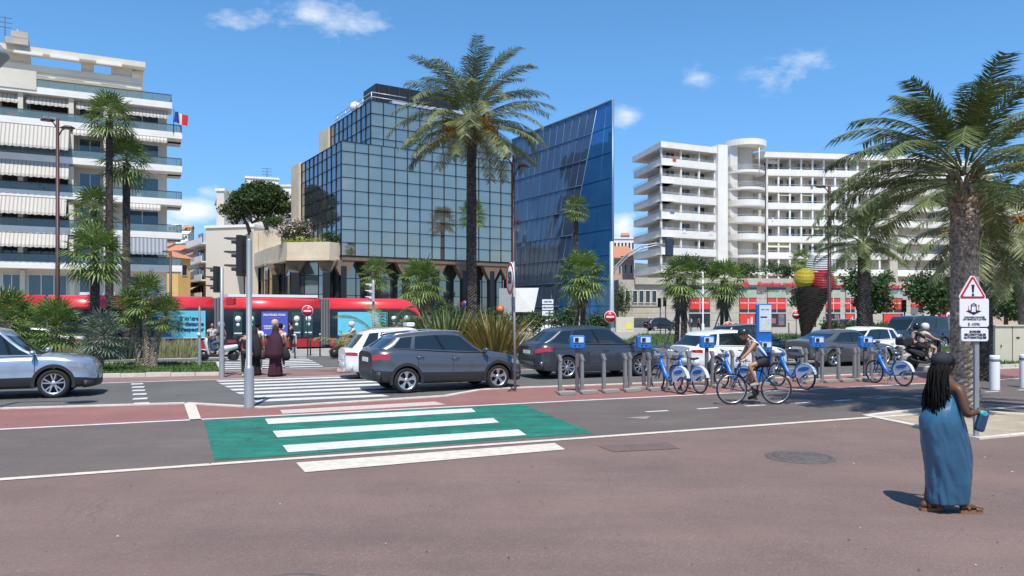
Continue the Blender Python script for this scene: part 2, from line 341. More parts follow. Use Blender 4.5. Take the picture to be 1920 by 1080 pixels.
def strip(n0, n1, u0, u1, z, m, name):
    b = MB(); k = max(1, int((u1 - u0) / 40)); us = [u0 + (u1 - u0) * i / k for i in range(k + 1)]
    for i in range(k): b.poly([UN(us[i], n0, z), UN(us[i + 1], n0, z), UN(us[i + 1], n1, z), UN(us[i], n1, z)])
    return struct(name, b, m)
def sheet(pts, z, m, name):
    b = MB(); b.poly([(p[0], p[1], z) for p in pts]); return struct(name, b, m)
g = MB(); S = 4000
xs = [-S, -600, -120, -40, 0, 40, 120, 600, S]
g.add([(x, y, 0) for y in xs for x in xs], [(j * 9 + i, j * 9 + i + 1, (j + 1) * 9 + i + 1, (j + 1) * 9 + i) for j in range(8) for i in range(8)])
struct('ground', g, M_plaza)
strip(11.2, 16.0, -160, 200, .004, M_lane, 'cycle_path')
# red planted strip between cycle path and avenue, its outer edge pinched at the crossing
edge = [(-160, 19.2), (-2.6, 19.2)]
KP = [G(0, 768), G(345, 758), G(487, 766), G(840, 744), G(872, 738), G(905, 732), G(940, 729.5), G(1010, 727)]
def unof(p): return (p[0] * .925 + p[1] * .38, -p[0] * .38 + p[1] * .925)
kpn = [unof(p) for p in KP]
kerbline = [(-160, kpn[0][1])] + [(-40, kpn[0][1])] + kpn + [(kpn[-1][0] + 3, 19.15), (60, 18.9), (200, 18.9)]
b = MB(); b.poly([UN(u, n, .004) for u, n in kerbline] + [UN(200, 16.0, .004), UN(-160, 16.0, .004)]); struct('red_pavement', b, M_red)
def kerb(line, wd, z, m, name, far=1, joint=1.0):
    b = MB(); P = [Vector((*UN(u, n)[:2], 0)) for u, n in line]
    for i in range(len(P) - 1):
        d = (P[i + 1] - P[i]); Lg = d.length; d.normalize(); nn = Vector((-d.y, d.x, 0)) * far
        segs = max(1, int(Lg / joint)) if Lg < 60 else int(Lg / 4)
        for k in range(segs):
            a = P[i] + d * (Lg * k / segs + .004); c = P[i] + d * (Lg * (k + 1) / segs - .004); dz = random.uniform(-.003, .003)
            b.prism([a, c, c + nn * wd, a + nn * wd] if far > 0 else [a + nn * wd, c + nn * wd, c, a], -.05, z + dz)
    return struct(name, b, m)
kerb(kerbline, .17, .03, M_kerb, 'kerb')
b = MB(); b.poly([UN(u, n + .171, .004) for u, n in kerbline] + [UN(200, 25.5, .004), UN(-160, 25.5, .004)]); struct('road', b, M_road)
strip(25.5, 29.3, -160, 200, .004, mat('median_paving', (.20, .115, .098), .85, c2=(.26, .16, .14), scale=.6, detail=8, dirt=((.13, .09, .08), 1, .4)), 'median_pavement')
strip(29.3, 37.9, -160, 200, .0045, M_road, 'far_road')
strip(37.9, 150, -160, 300, .004, M_side, 'far_pavement')
# continuous edge lines
strip(11.10, 11.26, -160, 200, .009, M_cream, 'edge_line_near')
strip(15.94, 16.08, -160, 200, .009, M_white, 'edge_line_far')
strip(25.42, 25.56, -160, 200, .009, M_white, 'road_edge_line')
strip(29.2, 29.34, -160, 9, .010, M_white, 'median_edge_line'); strip(37.8, 37.98, -160, 200, .010, M_white, 'far_edge_line')
# green cycle-path crossing with its white bars
sheet([G(382, 789.5), G(980, 758.5), G(1112, 812.5), G(402, 864.5)], .009, M_green, 'green_crossing_patch')
b = MB()
for q in [((497, 786.5), (884, 766.5), (892, 773.5), (503, 796.5)), ((511, 809.5), (925, 785), (936, 793.5), (520, 821.5)), ((530, 836.5), (972, 806.5), (987, 817), (540, 849.5))]:
    b.poly([(*G(*p)[:2], .014) for p in q][::-1])
struct('cycle_crossing_bars', b, M_white)
b = MB(); b.poly([(*G(*p)[:2], .009) for p in [(555, 868.5), (1040, 831.5), (1060, 843.5), (572, 886.5)]][::-1]); struct('tactile_strip_near', b, M_cream)
b = MB(); b.poly([(*G(*p)[:2], .009) for p in [(525, 769.5), (815, 753.5), (836, 759), (530, 776.5)]][::-1]); struct('tactile_strip_far', b, mat('tactile_pink', (.47, .37, .33), .8, c2=(.55, .45, .40), scale=14, lo=.45, hi=.55))
b = MB(); b.poly([(*G(*p)[:2], .009) for p in [(345, 757.5), (366, 757.5), (378, 788), (356, 789)]][::-1]); struct('cream_cross_band', b, M_cream)
# zebra over the avenue
b = MB()
Lz = [(404, 714.5), (410, 721), (420, 727.5), (430, 735), (441, 743.3), (455, 752.5), (470, 760.5)]
for i, (lx, ly) in enumerate(Lz):
    p0 = unof(G(lx, ly)); wdt = .50; u1 = unof(G(700 + i * 22, 715 + i * 5))[0]
    n0 = 25.1 - i * .99; u0 = unof(on_n(lx, n0))[0]; sk = .10
    if i == 6: u1 = u0 + 3.2
    b.poly([UN(u0, n0, .0095), UN(u0 + sk, n0 - wdt, .0095), UN(u1 + sk, n0 - wdt, .0095), UN(u1, n0, .0095)][::-1])
struct('zebra_crossing', b, M_white)
b = MB()
for i in range(6):
    n0 = 36.6 - i * 1.2; u0 = unof(on_n(424 - i * 1.2, n0))[0]; u1 = unof(on_n(573 + i * 6, n0))[0]
    b.poly([UN(u0, n0 - .5, .0095), UN(u1, n0 - .5, .0095), UN(u1, n0, .0095), UN(u0, n0, .0095)])
struct('zebra_crossing_far', b, M_white)
# small squares across the lane (stop dashes), centre dashes of the cycle path, arrow
b = MB()
for (px, py) in [(257, 720.3), (259, 726.3), (260, 732.5), (262, 739.5), (263, 748), (265, 757)]:
    u, n = unof(G(px, py)); b.poly([UN(u - .16, n - .19, .0095), UN(u + .16, n - .19, .0095), UN(u + .16, n + .19, .0095), UN(u - .16, n + .19, .0095)])
struct('lane_dashes', b, M_white)
b = MB()
for k in range(30):
    u = unof(G(1272, 780.5))[0] + k * 1.32; n = 13.62 if k > -1 else 13.6
    b.poly([UN(u - .28, n - .055, .0095), UN(u + .28, n - .055, .0095), UN(u + .28, n + .055, .0095), UN(u - .28, n + .055, .0095)])
for k in range(40):
    u = -7 - k * 1.9
struct('cycle_path_dashes', b, M_white)
b = MB(); u, n = unof(G(1204, 784)); b.poly([UN(u - .02, n - .18, .0095), UN(u + .28, n + .13, .0095), UN(u - .32, n + .13, .0095)]); struct('path_arrow', b, mat('worn_paint', (.42, .33, .31), .8, c2=(.2, .15, .14), scale=25))
b = MB()
for k in range(24):
    u = -24 + k * 4.4
    b.poly([UN(u, 33.5, .0095), UN(u + 1.6, 33.5, .0095), UN(u + 1.6, 33.64, .0095), UN(u, 33.64, .0095)])
    if not -12 < u < 3: b.poly([UN(u, 22.3, .0095), UN(u + 1.4, 22.3, .0095), UN(u + 1.4, 22.42, .0095), UN(u, 22.42, .0095)])
struct('lane_lines', b, M_white)
# patched asphalt, manhole
b = MB(); b.poly([(*G(*p)[:2], .006) for p in [(1122, 837), (1250, 830), (1275, 841.5), (1150, 848)]][::-1]); struct('asphalt_patch', b, mat('patch_asphalt', (.125, .085, .076), .9, c2=(.15, .103, .09), scale=4, bump=.3, bscale=80))
b = MB(); b.poly([(*G(*p)[:2], .0065) for p in [(1340, 778), (1480, 769.5), (1500, 777), (1360, 786)]][::-1]); struct('lane_patch', b, mat('lane_patch_asphalt', (.105, .075, .07), .9, c2=(.13, .095, .088), scale=4))
mh = thing('manhole_cover', 'worn dark iron manhole cover set in the reddish plaza asphalt', 'manhole cover', G(1500, 857.5))
b = MB(); b.lathe([(0, .012), (.40, .012), (.40, .004)], 32); 
for k in range(-5, 6):
    hw = math.sqrt(max(.01, .36 ** 2 - (k * .065) ** 2)); b.box((0, k * .065, .014), (2 * hw, .025, .006)); b.box((k * .065, 0, .0145), (.02, 2 * hw, .006))
b.build('cover', mat('cast_iron', (.12, .105, .095), .7, .3, c2=(.19, .16, .145), scale=9), mh)
b = MB(); b.lathe([(.40, .004), (.40, .016), (.47, .016), (.49, .004)], 32); b.build('ring', mat('iron_rim', (.11, .09, .08), .7, .3, c2=(.16, .13, .12), scale=9), mh)
# the foot of a second cover cut by the bottom edge of the picture
mh2 = copy_tree(mh, loc=G(530, 1120), label='iron manhole cover just entering the picture at its bottom edge')
# sand square round the near palm, pale kerb
sq = [G(1632, 781), G(1745, 768), G(2120, 790), G(1990, 806), G(1838, 822)]
sqo = [G(1632, 781), G(1760, 765.5), G(2180, 790), G(1990, 809), G(1836, 826)]
b = MB(); b.poly([(p[0], p[1], .006) for p in sq]); struct('planting_bed_sand', b, M_sand)
b = MB(); nsq = len(sq); ctr = sum(sq, Vector((0, 0, 0))) / nsq
for i in range(nsq):
    a, c = sq[i], sq[(i + 1) % nsq]; k = int((c - a).length / .9) + 1
    for j in range(k):
        p, q = a.lerp(c, (j + .006) / k), a.lerp(c, (j + .994) / k)
        op, oq = p + (p - ctr).normalized() * .16, q + (q - ctr).normalized() * .16
        b.prism([p, op, oq, q], -.05, .03)
struct('planting_bed_kerb', b, M_kerb)
# raised lawns of the median with rough pale kerb
def lawn(pts, name, nb, h=.10, kz=.13, dens_h=(.05, .13), kb=True):
    b = MB(); b.prism([(p[0], p[1]) for p in pts], -.02, h); o = struct(name, b, M_grass)
    if kb:
        b = MB(); n_ = len(pts); c0 = sum((Vector(p) for p in pts), Vector((0, 0, 0))) / n_
        for i in range(n_):
            a, c = Vector(pts[i]), Vector(pts[(i + 1) % n_]); k = int((c - a).length / .8) + 1; d = (c - a).normalized(); nn = Vector((d.y, -d.x, 0))
            for j in range(k):
                p, q = a.lerp(c, (j + .01) / k), a.lerp(c, (j + .99) / k); jj = random.uniform(-.015, .02)
                b.prism([p + nn * (.15 + jj), q + nn * (.15 + jj * .5), q, p], -.02, kz + random.uniform(-.02, .015))
        struct(name + '_kerb', b, M_kerb)
    b = MB(); xs_ = [p[0] for p in pts]; ys_ = [p[1] for p in pts]
    def inside(x, y):
        r_ = False; j = len(pts) - 1
        for i in range(len(pts)):
            if (pts[i][1] > y) != (pts[j][1] > y) and x < (pts[j][0] - pts[i][0]) * (y - pts[i][1]) / (pts[j][1] - pts[i][1]) + pts[i][0]: r_ = not r_
            j = i
        return r_
    k = 0; tries = 0
    while k < nb and tries < nb * 12:
        tries += 1
        x, y = random.uniform(min(xs_), max(xs_)), random.uniform(min(ys_), max(ys_))
        if not inside(x, y): continue
        k += 1; a = random.uniform(0, 6.28); hh = random.uniform(*dens_h); wd = .012 + hh * .08; dx, dy = math.cos(a) * wd, math.sin(a) * wd; lx, ly = random.gauss(0, hh * .35), random.gauss(0, hh * .35)
        b.add([(x - dx, y - dy, h - .01), (x + dx, y + dy, h - .01), (x + lx, y + ly, h + hh)], [(0, 1, 2)], 0, False, random.random())
    tag(b.build(name + '_grass', M_blade), 'short green grass on the ' + name.replace('_', ' '), 'grass', kind='stuff')
lawn([G(-260, 712), G(180, 708), G(412, 703.5), G(404, 684), G(180, 686), G(-200, 692)], 'palm_lawn', 9000)
lawn([on_n(1420, 26.9), on_n(2300, 26.9), on_n(2300, 32), on_n(1420, 32)], 'right_median_lawn', 9000)
lawn([on_n(640, 27.4), on_n(960, 27.0), on_n(1010, 28.5), on_n(990, 30.6), on_n(668, 30.2)], 'phormium_bed', 3500)
lawn([on_n(1740, 19.6), on_n(2300, 19.9), on_n(2300, 22.5), on_n(1765, 21.6)], 'cabinet_lawn', 5000)
lawn([at(1150, 47), at(1560, 47), at(1700, 50), at(1700, 72), at(1200, 72)], 'sculpture_lawn', 9000, dens_h=(.08, .3))

# dry leaf bits and grit blown over the near paving
b = MB(); rnd = random.Random(77)
for i in range(150):
    y = rnd.uniform(5.2, 15); x = rnd.uniform(-.72, .72) * y; a = rnd.uniform(0, 6.28); s_ = rnd.uniform(.006, .022)
    b.add([(x - s_ * math.cos(a), y - s_ * math.sin(a), .011), (x + s_ * .4 * math.sin(a), y - s_ * .4 * math.cos(a), .018), (x + s_ * math.cos(a), y + s_ * math.sin(a), .012), (x - s_ * .4 * math.sin(a), y + s_ * .4 * math.cos(a), .011)], [(0, 1, 2, 3)], 0, False, rnd.choice((.001, .001, 1)))
tag(b.build('leaf_litter', mat('leaf_litter_mat', (.05, .035, .025), .9, tint=(.45, .42, .38))), 'scattered dry leaf bits and grit on the near reddish paving', 'litter', kind='stuff')
# ================================================================ cars
M_tyre = mat('tyre_rubber', (.018, .018, .018), .85)
M_blackp = mat('black_plastic', (.022, .022, .024), .55)
M_chrome = mat('chrome', (.75, .75, .76), .18, 1.0)
M_alloy = mat('alloy', (.62, .63, .65), .3, .9)
M_darkalloy = mat('dark_alloy', (.05, .05, .055), .4, .6)
M_carglass = mat('car_glass', (.010, .016, .018), .03, 0.0, spec=.9)
M_seat = mat('car_interior', (.05, .05, .055), .8)
M_lampr = mat('tail_lamp_red', (.36, .012, .02), .1, coat=1)
M_lampw = mat('head_lamp', (.30, .33, .36), .08, .4, coat=1)
M_plate = mat('plate_white', (.7, .7, .68), .5)
WHEELS = {}
P_gloss = mat('gloss_black_pillar', (.008, .009, .010), .12)
def wheel(parent, c, r, style, side, wdt=.22):
    key = (round(r, 3), style)
    if key not in WHEELS:
        b = MB(); rr = r * .70; X = Matrix.Rotation(R(-90), 4, 'X')      # axis along +y is the outer side
        b.lathe([(rr, -wdt / 2), (r - .035, -wdt / 2), (r - .008, -wdt / 2 + .03), (r, -wdt / 2 + .06), (r, wdt / 2 - .06), (r - .008, wdt / 2 - .03), (r - .035, wdt / 2), (rr, wdt / 2 - .004), (rr - .01, wdt / 2 - .05)], 36, X)
        ty = b.build('tyre', M_tyre)
        b = MB(); b.lathe([(0, wdt / 2 - .10), (rr - .02, wdt / 2 - .10), (rr - .02, wdt / 2 - .02), (rr + .004, wdt / 2 - .001)], 36, X, 1)
        b.lathe([(rr - .025, wdt / 2 - .03), (rr - .02, wdt / 2 - .004), (rr + .003, wdt / 2 + .002)], 36, X, 0)
        b.lathe([(0, wdt / 2 - .012), (.055, wdt / 2 - .012), (.075, wdt / 2 - .04), (.075, wdt / 2 - .09)], 16, X, 0)
        ns, twin = {'five': (5, .16), 'ten': (5, .22), 'star': (5, .10), 'multi': (9, .0), 'cap': (8, .0)}[style]
        for k in range(ns):
            a = 2 * math.pi * k / ns + .3
            for sg in ((-1, 1) if twin else (0,)):
                a0 = a + sg * (.05 if twin else 0); a1 = a + sg * twin
                d0 = Vector((math.cos(a0), 0, math.sin(a0))) * .05; d1 = Vector((math.cos(a1), 0, math.sin(a1))) * (rr - .015)
                w0 = .030 if style != 'star' else .042; n0 = Vector((-math.sin(a1), 0, math.cos(a1)))
                y0, y1 = wdt / 2 - .015, wdt / 2 - .006
                b.ext([d0 - n0 * w0 * .5 + Vector((0, y0, 0)), d1 - n0 * w0 * .55 + Vector((0, y1, 0)), d1 + n0 * w0 * .55 + Vector((0, y1, 0)), d0 + n0 * w0 * .5 + Vector((0, y0, 0))], (0, -.03, 0), 0)
            if style == 'star':
                for sg in (-1, 1):
                    q = a + sg * .34; p1 = Vector((math.cos(q), 0, math.sin(q))) * (rr - .02); p0 = Vector((math.cos(a), 0, math.sin(a))) * (rr * .55); n0 = Vector((0, 0, .012)) if abs(math.cos(q)) > .5 else Vector((.012, 0, 0)); y = Vector((0, wdt / 2 - .012, 0))
                    b.ext([p0 - n0 + y, p1 - n0 + y, p1 + n0 + y, p0 + n0 + y], (0, -.02, 0), 0)
        ri = b.build('rim', [M_alloy, M_darkalloy])
        WHEELS[key] = (ty.data, ri.data); bpy.data.objects.remove(ty); bpy.data.objects.remove(ri)
    w_ = bpy.data.objects.new('wheel', bpy.data.meshes.new('wheel')); 
    b = MB(); b.tube([(0, -wdt / 2 + .02, 0), (0, wdt / 2 - .09, 0)], .07, 10); bpy.data.objects.remove(w_)
    w_ = b.build('wheel', M_darkalloy, parent); w_.location = c; w_.rotation_euler = (0, 0, 0 if side > 0 else math.pi)
    for nm, me in zip(('tyre', 'rim'), WHEELS[key]):
        q = bpy.data.objects.new(nm, me); COL.objects.link(q); q.parent = w_
    return w_
def car(label, loc, rz, paint, P, group=None, cat='car', name='parked_car', low=False):
    L_, Wd, r = P['L'], P['W'], P['r']; xf, xr = P['xf'], P['xr']; hw = Wd / 2; zb0 = P.get('zb', .20); Ra = r + P.get('gap', .055)
    T = thing(name, label, cat, loc, rz, group)
    topc = P['top']; xF, xB = L_ / 2, -L_ / 2
    step = .05 if not low else .1
    xs = []
    x = xB
    while x < xF - 1e-6: xs.append(x); x += step
    xs.append(xF); xs += [xB + .012, xB + .03, xF - .012, xF - .03]
    for xa in (xf, xr): xs += [xa - Ra + .003, xa + Ra - .003, xa - Ra - .003, xa + Ra + .003, xa - Ra * .93, xa + Ra * .93]
    xs = sorted(set(round(q, 4) for q in xs if xB - 1e-6 <= q <= xF + 1e-6))
    def plan(x):
        a = 1.0
        t = (x - (xF - P.get('nf', .75))) / P.get('nf', .75)
        if t > 0: a = min(a, math.sqrt(max(0, 1 - t ** 2.6 * P.get('kf', .62))))
        t = ((xB + P.get('nr', .6)) - x) / P.get('nr', .6)
        if t > 0: a = min(a, math.sqrt(max(0, 1 - t ** 2.6 * P.get('kr', .42))))
        return a
    rings = []; NR = 11
    for x in xs:
        top = interp(topc, x); w_ = hw * plan(x)
        ef = max(0, 1 - (xF - x) / .12); er = max(0, 1 - (x - xB) / .10)
        zb = zb0 + .10 * ef ** 2 + .14 * er ** 2 + (.10 * max(0, (xB + .8 - x) / .8) if x < xB + .8 else 0)
        top -= .06 * ef ** 2 + .04 * er ** 2
        ar = 0
        for xa in (xf, xr):
            dx = abs(x - xa)
            if dx < Ra: ar = max(ar, r + math.sqrt(Ra * Ra - dx * dx))
        h = top - zb
        def side(fr): return zb + h * fr
        prof = [(0, zb + .03), (w_ - .16, zb + .03), (w_ - .035, zb + .02), (w_ + .0, zb + .10), (w_ + .004, side(.36)), (w_ - .012, side(.55)), (w_ - .004, side(.70)), (w_ - .03, side(.86)), (w_ - .085, side(.965)), (w_ - .20, top + .008), (w_ * .45, top + .03), (0, top + .038)]
        out_ = []
        for i, (y, z) in enumerate(prof):
            if ar > 0 and i <= 6:
                z = max(z, ar - (.0 if i < 5 else -.004 * (i - 4)) + .004 * i)
                if i <= 1: z = max(z, ar)
            out_.append((max(0, y), z))
        rings.append((x, out_))
    NP = len(rings[0][1]); parts = {'body': MB(), 'sill_trim': MB(), 'headlight_l': MB(), 'headlight_r': MB(), 'tail_l': MB(), 'tail_r': MB(), 'grille': MB()}
    def cls(x, i, sgn):
        hx = P.get('hl', (.62, 6, 8)); tx = P.get('tl', (.45, 6, 8))
        if i in range(hx[1], hx[2]) and xF - hx[0] < x < xF: return 'headlight_l' if sgn > 0 else 'headlight_r'
        if i in range(tx[1], tx[2]) and xB < x < xB + tx[0]: return 'tail_l' if sgn > 0 else 'tail_r'
        if P.get('clad') and i < 4 and i >= 1: return 'sill_trim'
        if i < 2: return 'sill_trim'
        return 'body'
    grids = {}
    for sgn in (1, -1):
        for k in range(len(rings) - 1):
            x0, p0 = rings[k]; x1, p1 = rings[k + 1]
            for i in range(NP - 1):
                c_ = cls((x0 + x1) / 2, i, sgn)
                if max(abs(p0[i][1] - p0[i + 1][1]) + abs(p0[i][0] - p0[i + 1][0]), abs(p1[i][1] - p1[i + 1][1]) + abs(p1[i][0] - p1[i + 1][0])) < 1e-5: continue
                grids.setdefault(c_, []).append((sgn, k, i))
        for (k, xx) in ((0, xB), (len(rings) - 1, xF)):
            for i in range(NP - 1):
                c_ = 'body'
                if k and i in (3, 4): c_ = 'grille'
                if k and i in P.get('gr', ()): c_ = 'grille'
                if i < 3: c_ = 'sill_trim'
                grids.setdefault(c_, []).append((sgn, -1 if k == 0 else -2, i))
    for c_, fl in grids.items():
        b = parts[c_]; idx = {}
        def vid(sgn, k, i, mid=False):
            key = (sgn if i not in (0, NP - 1) and not mid else 0, k, i, mid)
            if key not in idx:
                x, p = rings[k]; idx[key] = len(b.v); b.v.append((x, 0 if mid else sgn * p[i][0], p[i][1])); b.t.append(0)
            return idx[key]
        for sgn, k, i in fl:
            if k >= 0: q = (vid(sgn, k, i), vid(sgn, k + 1, i), vid(sgn, k + 1, i + 1), vid(sgn, k, i + 1))
            else:
                kk = 0 if k == -1 else len(rings) - 1
                q = (vid(sgn, kk, i), vid(sgn, kk, i + 1), vid(sgn, kk, i + 1, True), vid(sgn, kk, i, True))
                if k == -2: q = q[::-1]
            if len(set(q)) < 3: continue
            q = tuple(dict.fromkeys(q))
            if sgn < 0: q = q[::-1]
            b.f.append(q); b.mi.append(0); b.sm.append(k >= 0)
    # greenhouse
    wb_, wr = hw - .10, hw - P.get('tum', .27)
    bx0, bx1 = P['ws_base'], P['rw_base']; rx0, rx1 = P['ws_top'], P['rw_top']; roof = P['roof']
    sideS = P['side']             # list of (s, kind) : kind of the span that begins at s
    S_ = [q[0] for q in sideS]; sub = []
    for i in range(len(S_) - 1):
        n_ = max(1, int((S_[i + 1] - S_[i]) * 14)); sub += [(lerp(S_[i], S_[i + 1], k / n_), sideS[i][1]) for k in range(n_)]
    fy = [1, .97, .8, .45, 0, -.45, -.8, -.97, -1]
    levels = [0, .06, .35, .65, .86, 1.0]
    def loop(t):
        xa, xb = lerp(bx0, rx0, t), lerp(bx1, rx1, t); bow = lerp(.20, .12, t); bowr = P.get('bowr', .07)
        hwid = lambda x: (lerp(wb_, wr, t ** 1.25)) * (1 - .05 * max(0, (abs(x) - .6)) - .05 * max(0, (-x - 1.0)))
        def zz(x):
            z0 = interp(topc, x) + .0; z1 = interp(roof, x)
            z0 = min(z0, z1 - .06)
            return lerp(z0, z1, t)
        pts = []
        xa_c, xb_c = xa - bow, xb + bowr
        for (s, kd) in sub: x = lerp(xa_c, xb_c, s); pts.append((x, hwid(x), zz(x), 'S' + kd))
        for i in range(len(fy) - 1): y = fy[i]; x = xb + bowr * abs(y) ** 2.4; pts.append((x, y * hwid(xb_c), zz(x), 'R' if .3 < abs(y + fy[i + 1]) / 2 < .93 or abs(y) < .9 else 'C'))
        for j in range(len(sub), 0, -1):
            s = sub[j][0] if j < len(sub) else 1.0; kd = sub[j - 1][1]; x = lerp(xa_c, xb_c, s); pts.append((x, -hwid(x), zz(x), 'S' + kd))
        for i in range(len(fy) - 1): y = -fy[i]; x = xa - bow * abs(y) ** 2.4; pts.append((x, y * hwid(xa_c), zz(x), 'F' if abs(y + -fy[i + 1]) / 2 < .93 else 'C'))
        return pts
    LP = [loop(t) for t in levels]; n_ = len(LP[0])
    gh = {'body': parts['body'], 'glass_F': MB(), 'glass_R': MB()}
    for lv in range(len(levels) - 1):
        for i in range(n_):
            j = (i + 1) % n_; kd = LP[0][i][3]; y0 = LP[0][i][1]
            glz = .06 <= levels[lv] < .86; key = 'body'
            if glz:
                if kd == 'F': key = 'glass_F'
                elif kd == 'R' and levels[lv] >= P.get('rwt', .06): key = 'glass_R'
                elif kd[0] == 'S' and kd[1] == 'g': key = 'win_%s_%s' % (kd[1:], 'l' if y0 > 0 else 'r')
                elif kd[0] == 'S' and kd[1] == 'p': key = 'pillar_' + ('l' if y0 > 0 else 'r')
            b = gh.setdefault(key, MB())
            vs = [LP[lv][i][:3], LP[lv][j][:3], LP[lv + 1][j][:3], LP[lv + 1][i][:3]]
            if key.startswith('glass') or key.startswith('win'):
                vs = [Vector(q) for q in vs]
            b.add(vs, [(3, 2, 1, 0)], 0, True)
    top = [Vector(q[:3]) for q in LP[-1]]; prev = top
    for a in (.08, .25, .6, 1.0):
        cur_ = []
        for p in top:
            sx = min(max(p.x, rx1 + .35), rx0 - .35); q = p.lerp(Vector((sx, 0, interp(roof, sx))), a); q.z = interp(roof, q.x) + .045 * (1 - (1 - a) ** 2) - .0; cur_.append(q)
        b = gh['body']; o = len(b.v); b.v += [tuple(q) for q in prev + cur_]; b.t += [0] * (2 * n_)
        for i in range(n_):
            j = (i + 1) % n_; b.f.append((o + n_ + i, o + n_ + j, o + j, o + i)); b.mi.append(0); b.sm.append(True)
        prev = cur_
    body = parts['body'].build('body', paint, T)
    def weld(o):
        import bmesh
        bm_ = bmesh.new(); bm_.from_mesh(o.data); bmesh.ops.remove_doubles(bm_, verts=bm_.verts, dist=.0008); bm_.normal_update(); bm_.to_mesh(o.data); bm_.free()
    weld(body)
    for k, nm, m in (('sill_trim', 'sill_trim', M_blackp), ('headlight_l', 'headlight', M_lampw), ('headlight_r', 'headlight', M_lampw), ('tail_l', 'tail_light', M_lampr), ('tail_r', 'tail_light', M_lampr), ('grille', 'grille', M_blackp)):
        if parts[k].f: parts[k].build(nm, m, T)
    for k, b in gh.items():
        if k == 'body' or not b.f: continue
        o = b.build({'glass_F': 'windscreen', 'glass_R': 'rear_window'}.get(k, 'door_pillar' if k[0] == 'p' else 'side_window'), P_gloss if k[0] == 'p' else M_carglass, T); weld(o)
    # arch trims, wheels
    for xa in (xf, xr):
        for s in (1, -1):
            wheel(T, (xa, s * (hw - .125), r), r, P['rim'], s)
            w_ = hw * plan(xa + (.2 if xa > 0 else -.2)) + .006
            b = MB(); wi = .065 if P.get('clad') else .016; ring_ = []
            for k in range(25):
                a = R(-14 + 208 * k / 24); ro = Ra + wi; ri = Ra - .012
                zc = r
                ring_.append([Vector((xa + ro * math.cos(a), s * (w_ - .03), max(zb0 - .02, zc + ro * math.sin(a)))), Vector((xa + ro * math.cos(a), s * (w_ + .006), max(zb0 - .02, zc + ro * math.sin(a)))),
                              Vector((xa + ri * math.cos(a), s * (w_ + .006), max(zb0 - .02, zc + ri * math.sin(a)))), Vector((xa + ri * math.cos(a), s * (w_ - .12), max(zb0 - .02, zc + ri * math.sin(a))))])
            b.loft(ring_, closed=False, cap=False, smooth=False); b.build('wheel_arch_trim', M_blackp if P.get('clad') else paint, T)
    b = MB(); b.box(((xf + xr) / 2, 0, .42), (L_ - 1.0, Wd - .55, .3)); b.build('underbody', M_blackp, T)
    for s in (1, -1):
        mx = lerp(bx0 - .2, rx0, .16); b = MB(); b.ell((mx, s * (hw + .07), interp(topc, mx) + .08), (.075, .10, .062), 12, 8); b.tube([(mx, s * (hw - .13), interp(topc, mx) + .02), (mx, s * (hw + .02), interp(topc, mx) + .06)], .03, 6)
        b.build('wing_mirror', P.get('mir', paint), T)
        for hx in P['handles']:
            b = MB(); zt = interp(topc, hx); zh = zb0 + (zt - zb0) * .80; b.tube([(hx - .10, s * (hw - .015), zh), (hx - .07, s * (hw + .022), zh + .004), (hx + .07, s * (hw + .022), zh + .004), (hx + .10, s * (hw - .015), zh)], .014, 6); b.build('door_handle', P.get('hm', paint), T)
        # door gaps
        for dx in P['doors']:
            b = MB()
            pts = []
            for fr in (.06, .2, .36, .55, .70, .86, .955):
                zt = interp(topc, dx); z = zb0 + (zt - zb0) * fr; yy = {.06: -.01, .2: .002, .36: .004, .55: -.012, .70: -.004, .86: -.03, .955: -.078}[fr]
                pts.append(Vector((dx + P.get('dsl', 0) * fr, s * (hw * plan(dx) + yy + .0015), z)))
            for i in range(len(pts) - 1): b.add([pts[i] + Vector((-.007, 0, 0)), pts[i] + Vector((.007, 0, 0)), pts[i + 1] + Vector((.007, 0, 0)), pts[i + 1] + Vector((-.007, 0, 0))], [(0, 1, 2, 3)])
            b.build('door_gap', M_blackp, T)
        # crease
        if P.get('rails'):
            b = MB(); b.tube([(lerp(rx0, rx1, q), s * (wr * (1 - .05 * max(0, -lerp(rx0, rx1, q) - 1.0)) - .035), interp(roof, lerp(rx0, rx1, q)) + (.055 if .03 < q < .97 else .01)) for q in (0.0, .05, .25, .5, .75, .95, 1.0)], .018, 6); b.build('roof_rail', M_alloy if P['rails'] == 1 else M_blackp, T)
    b = MB(); b.box((xB - .006, 0, P.get('pz', .80)), (.02, .52, .11)); b.build('number_plate', M_plate, T)
    b = MB(); b.box((xF + .004, 0, .48), (.02, .52, .11)); b.build('number_plate', M_plate, T)
    if P.get('rbump', True):
        b = MB(); w2 = hw * .93; rg = []
        for k in range(13):
            y = -w2 + 2 * w2 * k / 12; x = xB - .035 + .16 * abs(y / w2) ** 3
            rg.append([Vector((x + .10, y, zb0 + .10)), Vector((x, y, zb0 + .13)), Vector((x - .012, y, zb0 + .26)), Vector((x, y, zb0 + .36)), Vector((x + .08, y, zb0 + .38))])
        b.loft(rg); b.build('rear_bumper', M_blackp if P.get('clad') else paint, T)
        b = MB(); rg = []
        for k in range(13):
            y = -w2 + 2 * w2 * k / 12; x = xF + .03 - .22 * abs(y / w2) ** 3
            rg.append([Vector((x - .10, y, zb0 + .0)), Vector((x, y, zb0 + .03)), Vector((x + .01, y, zb0 + .10)), Vector((x, y, zb0 + .17)), Vector((x - .08, y, zb0 + .19))])
        b.loft(rg); b.build('front_bumper', M_blackp, T)
    return T
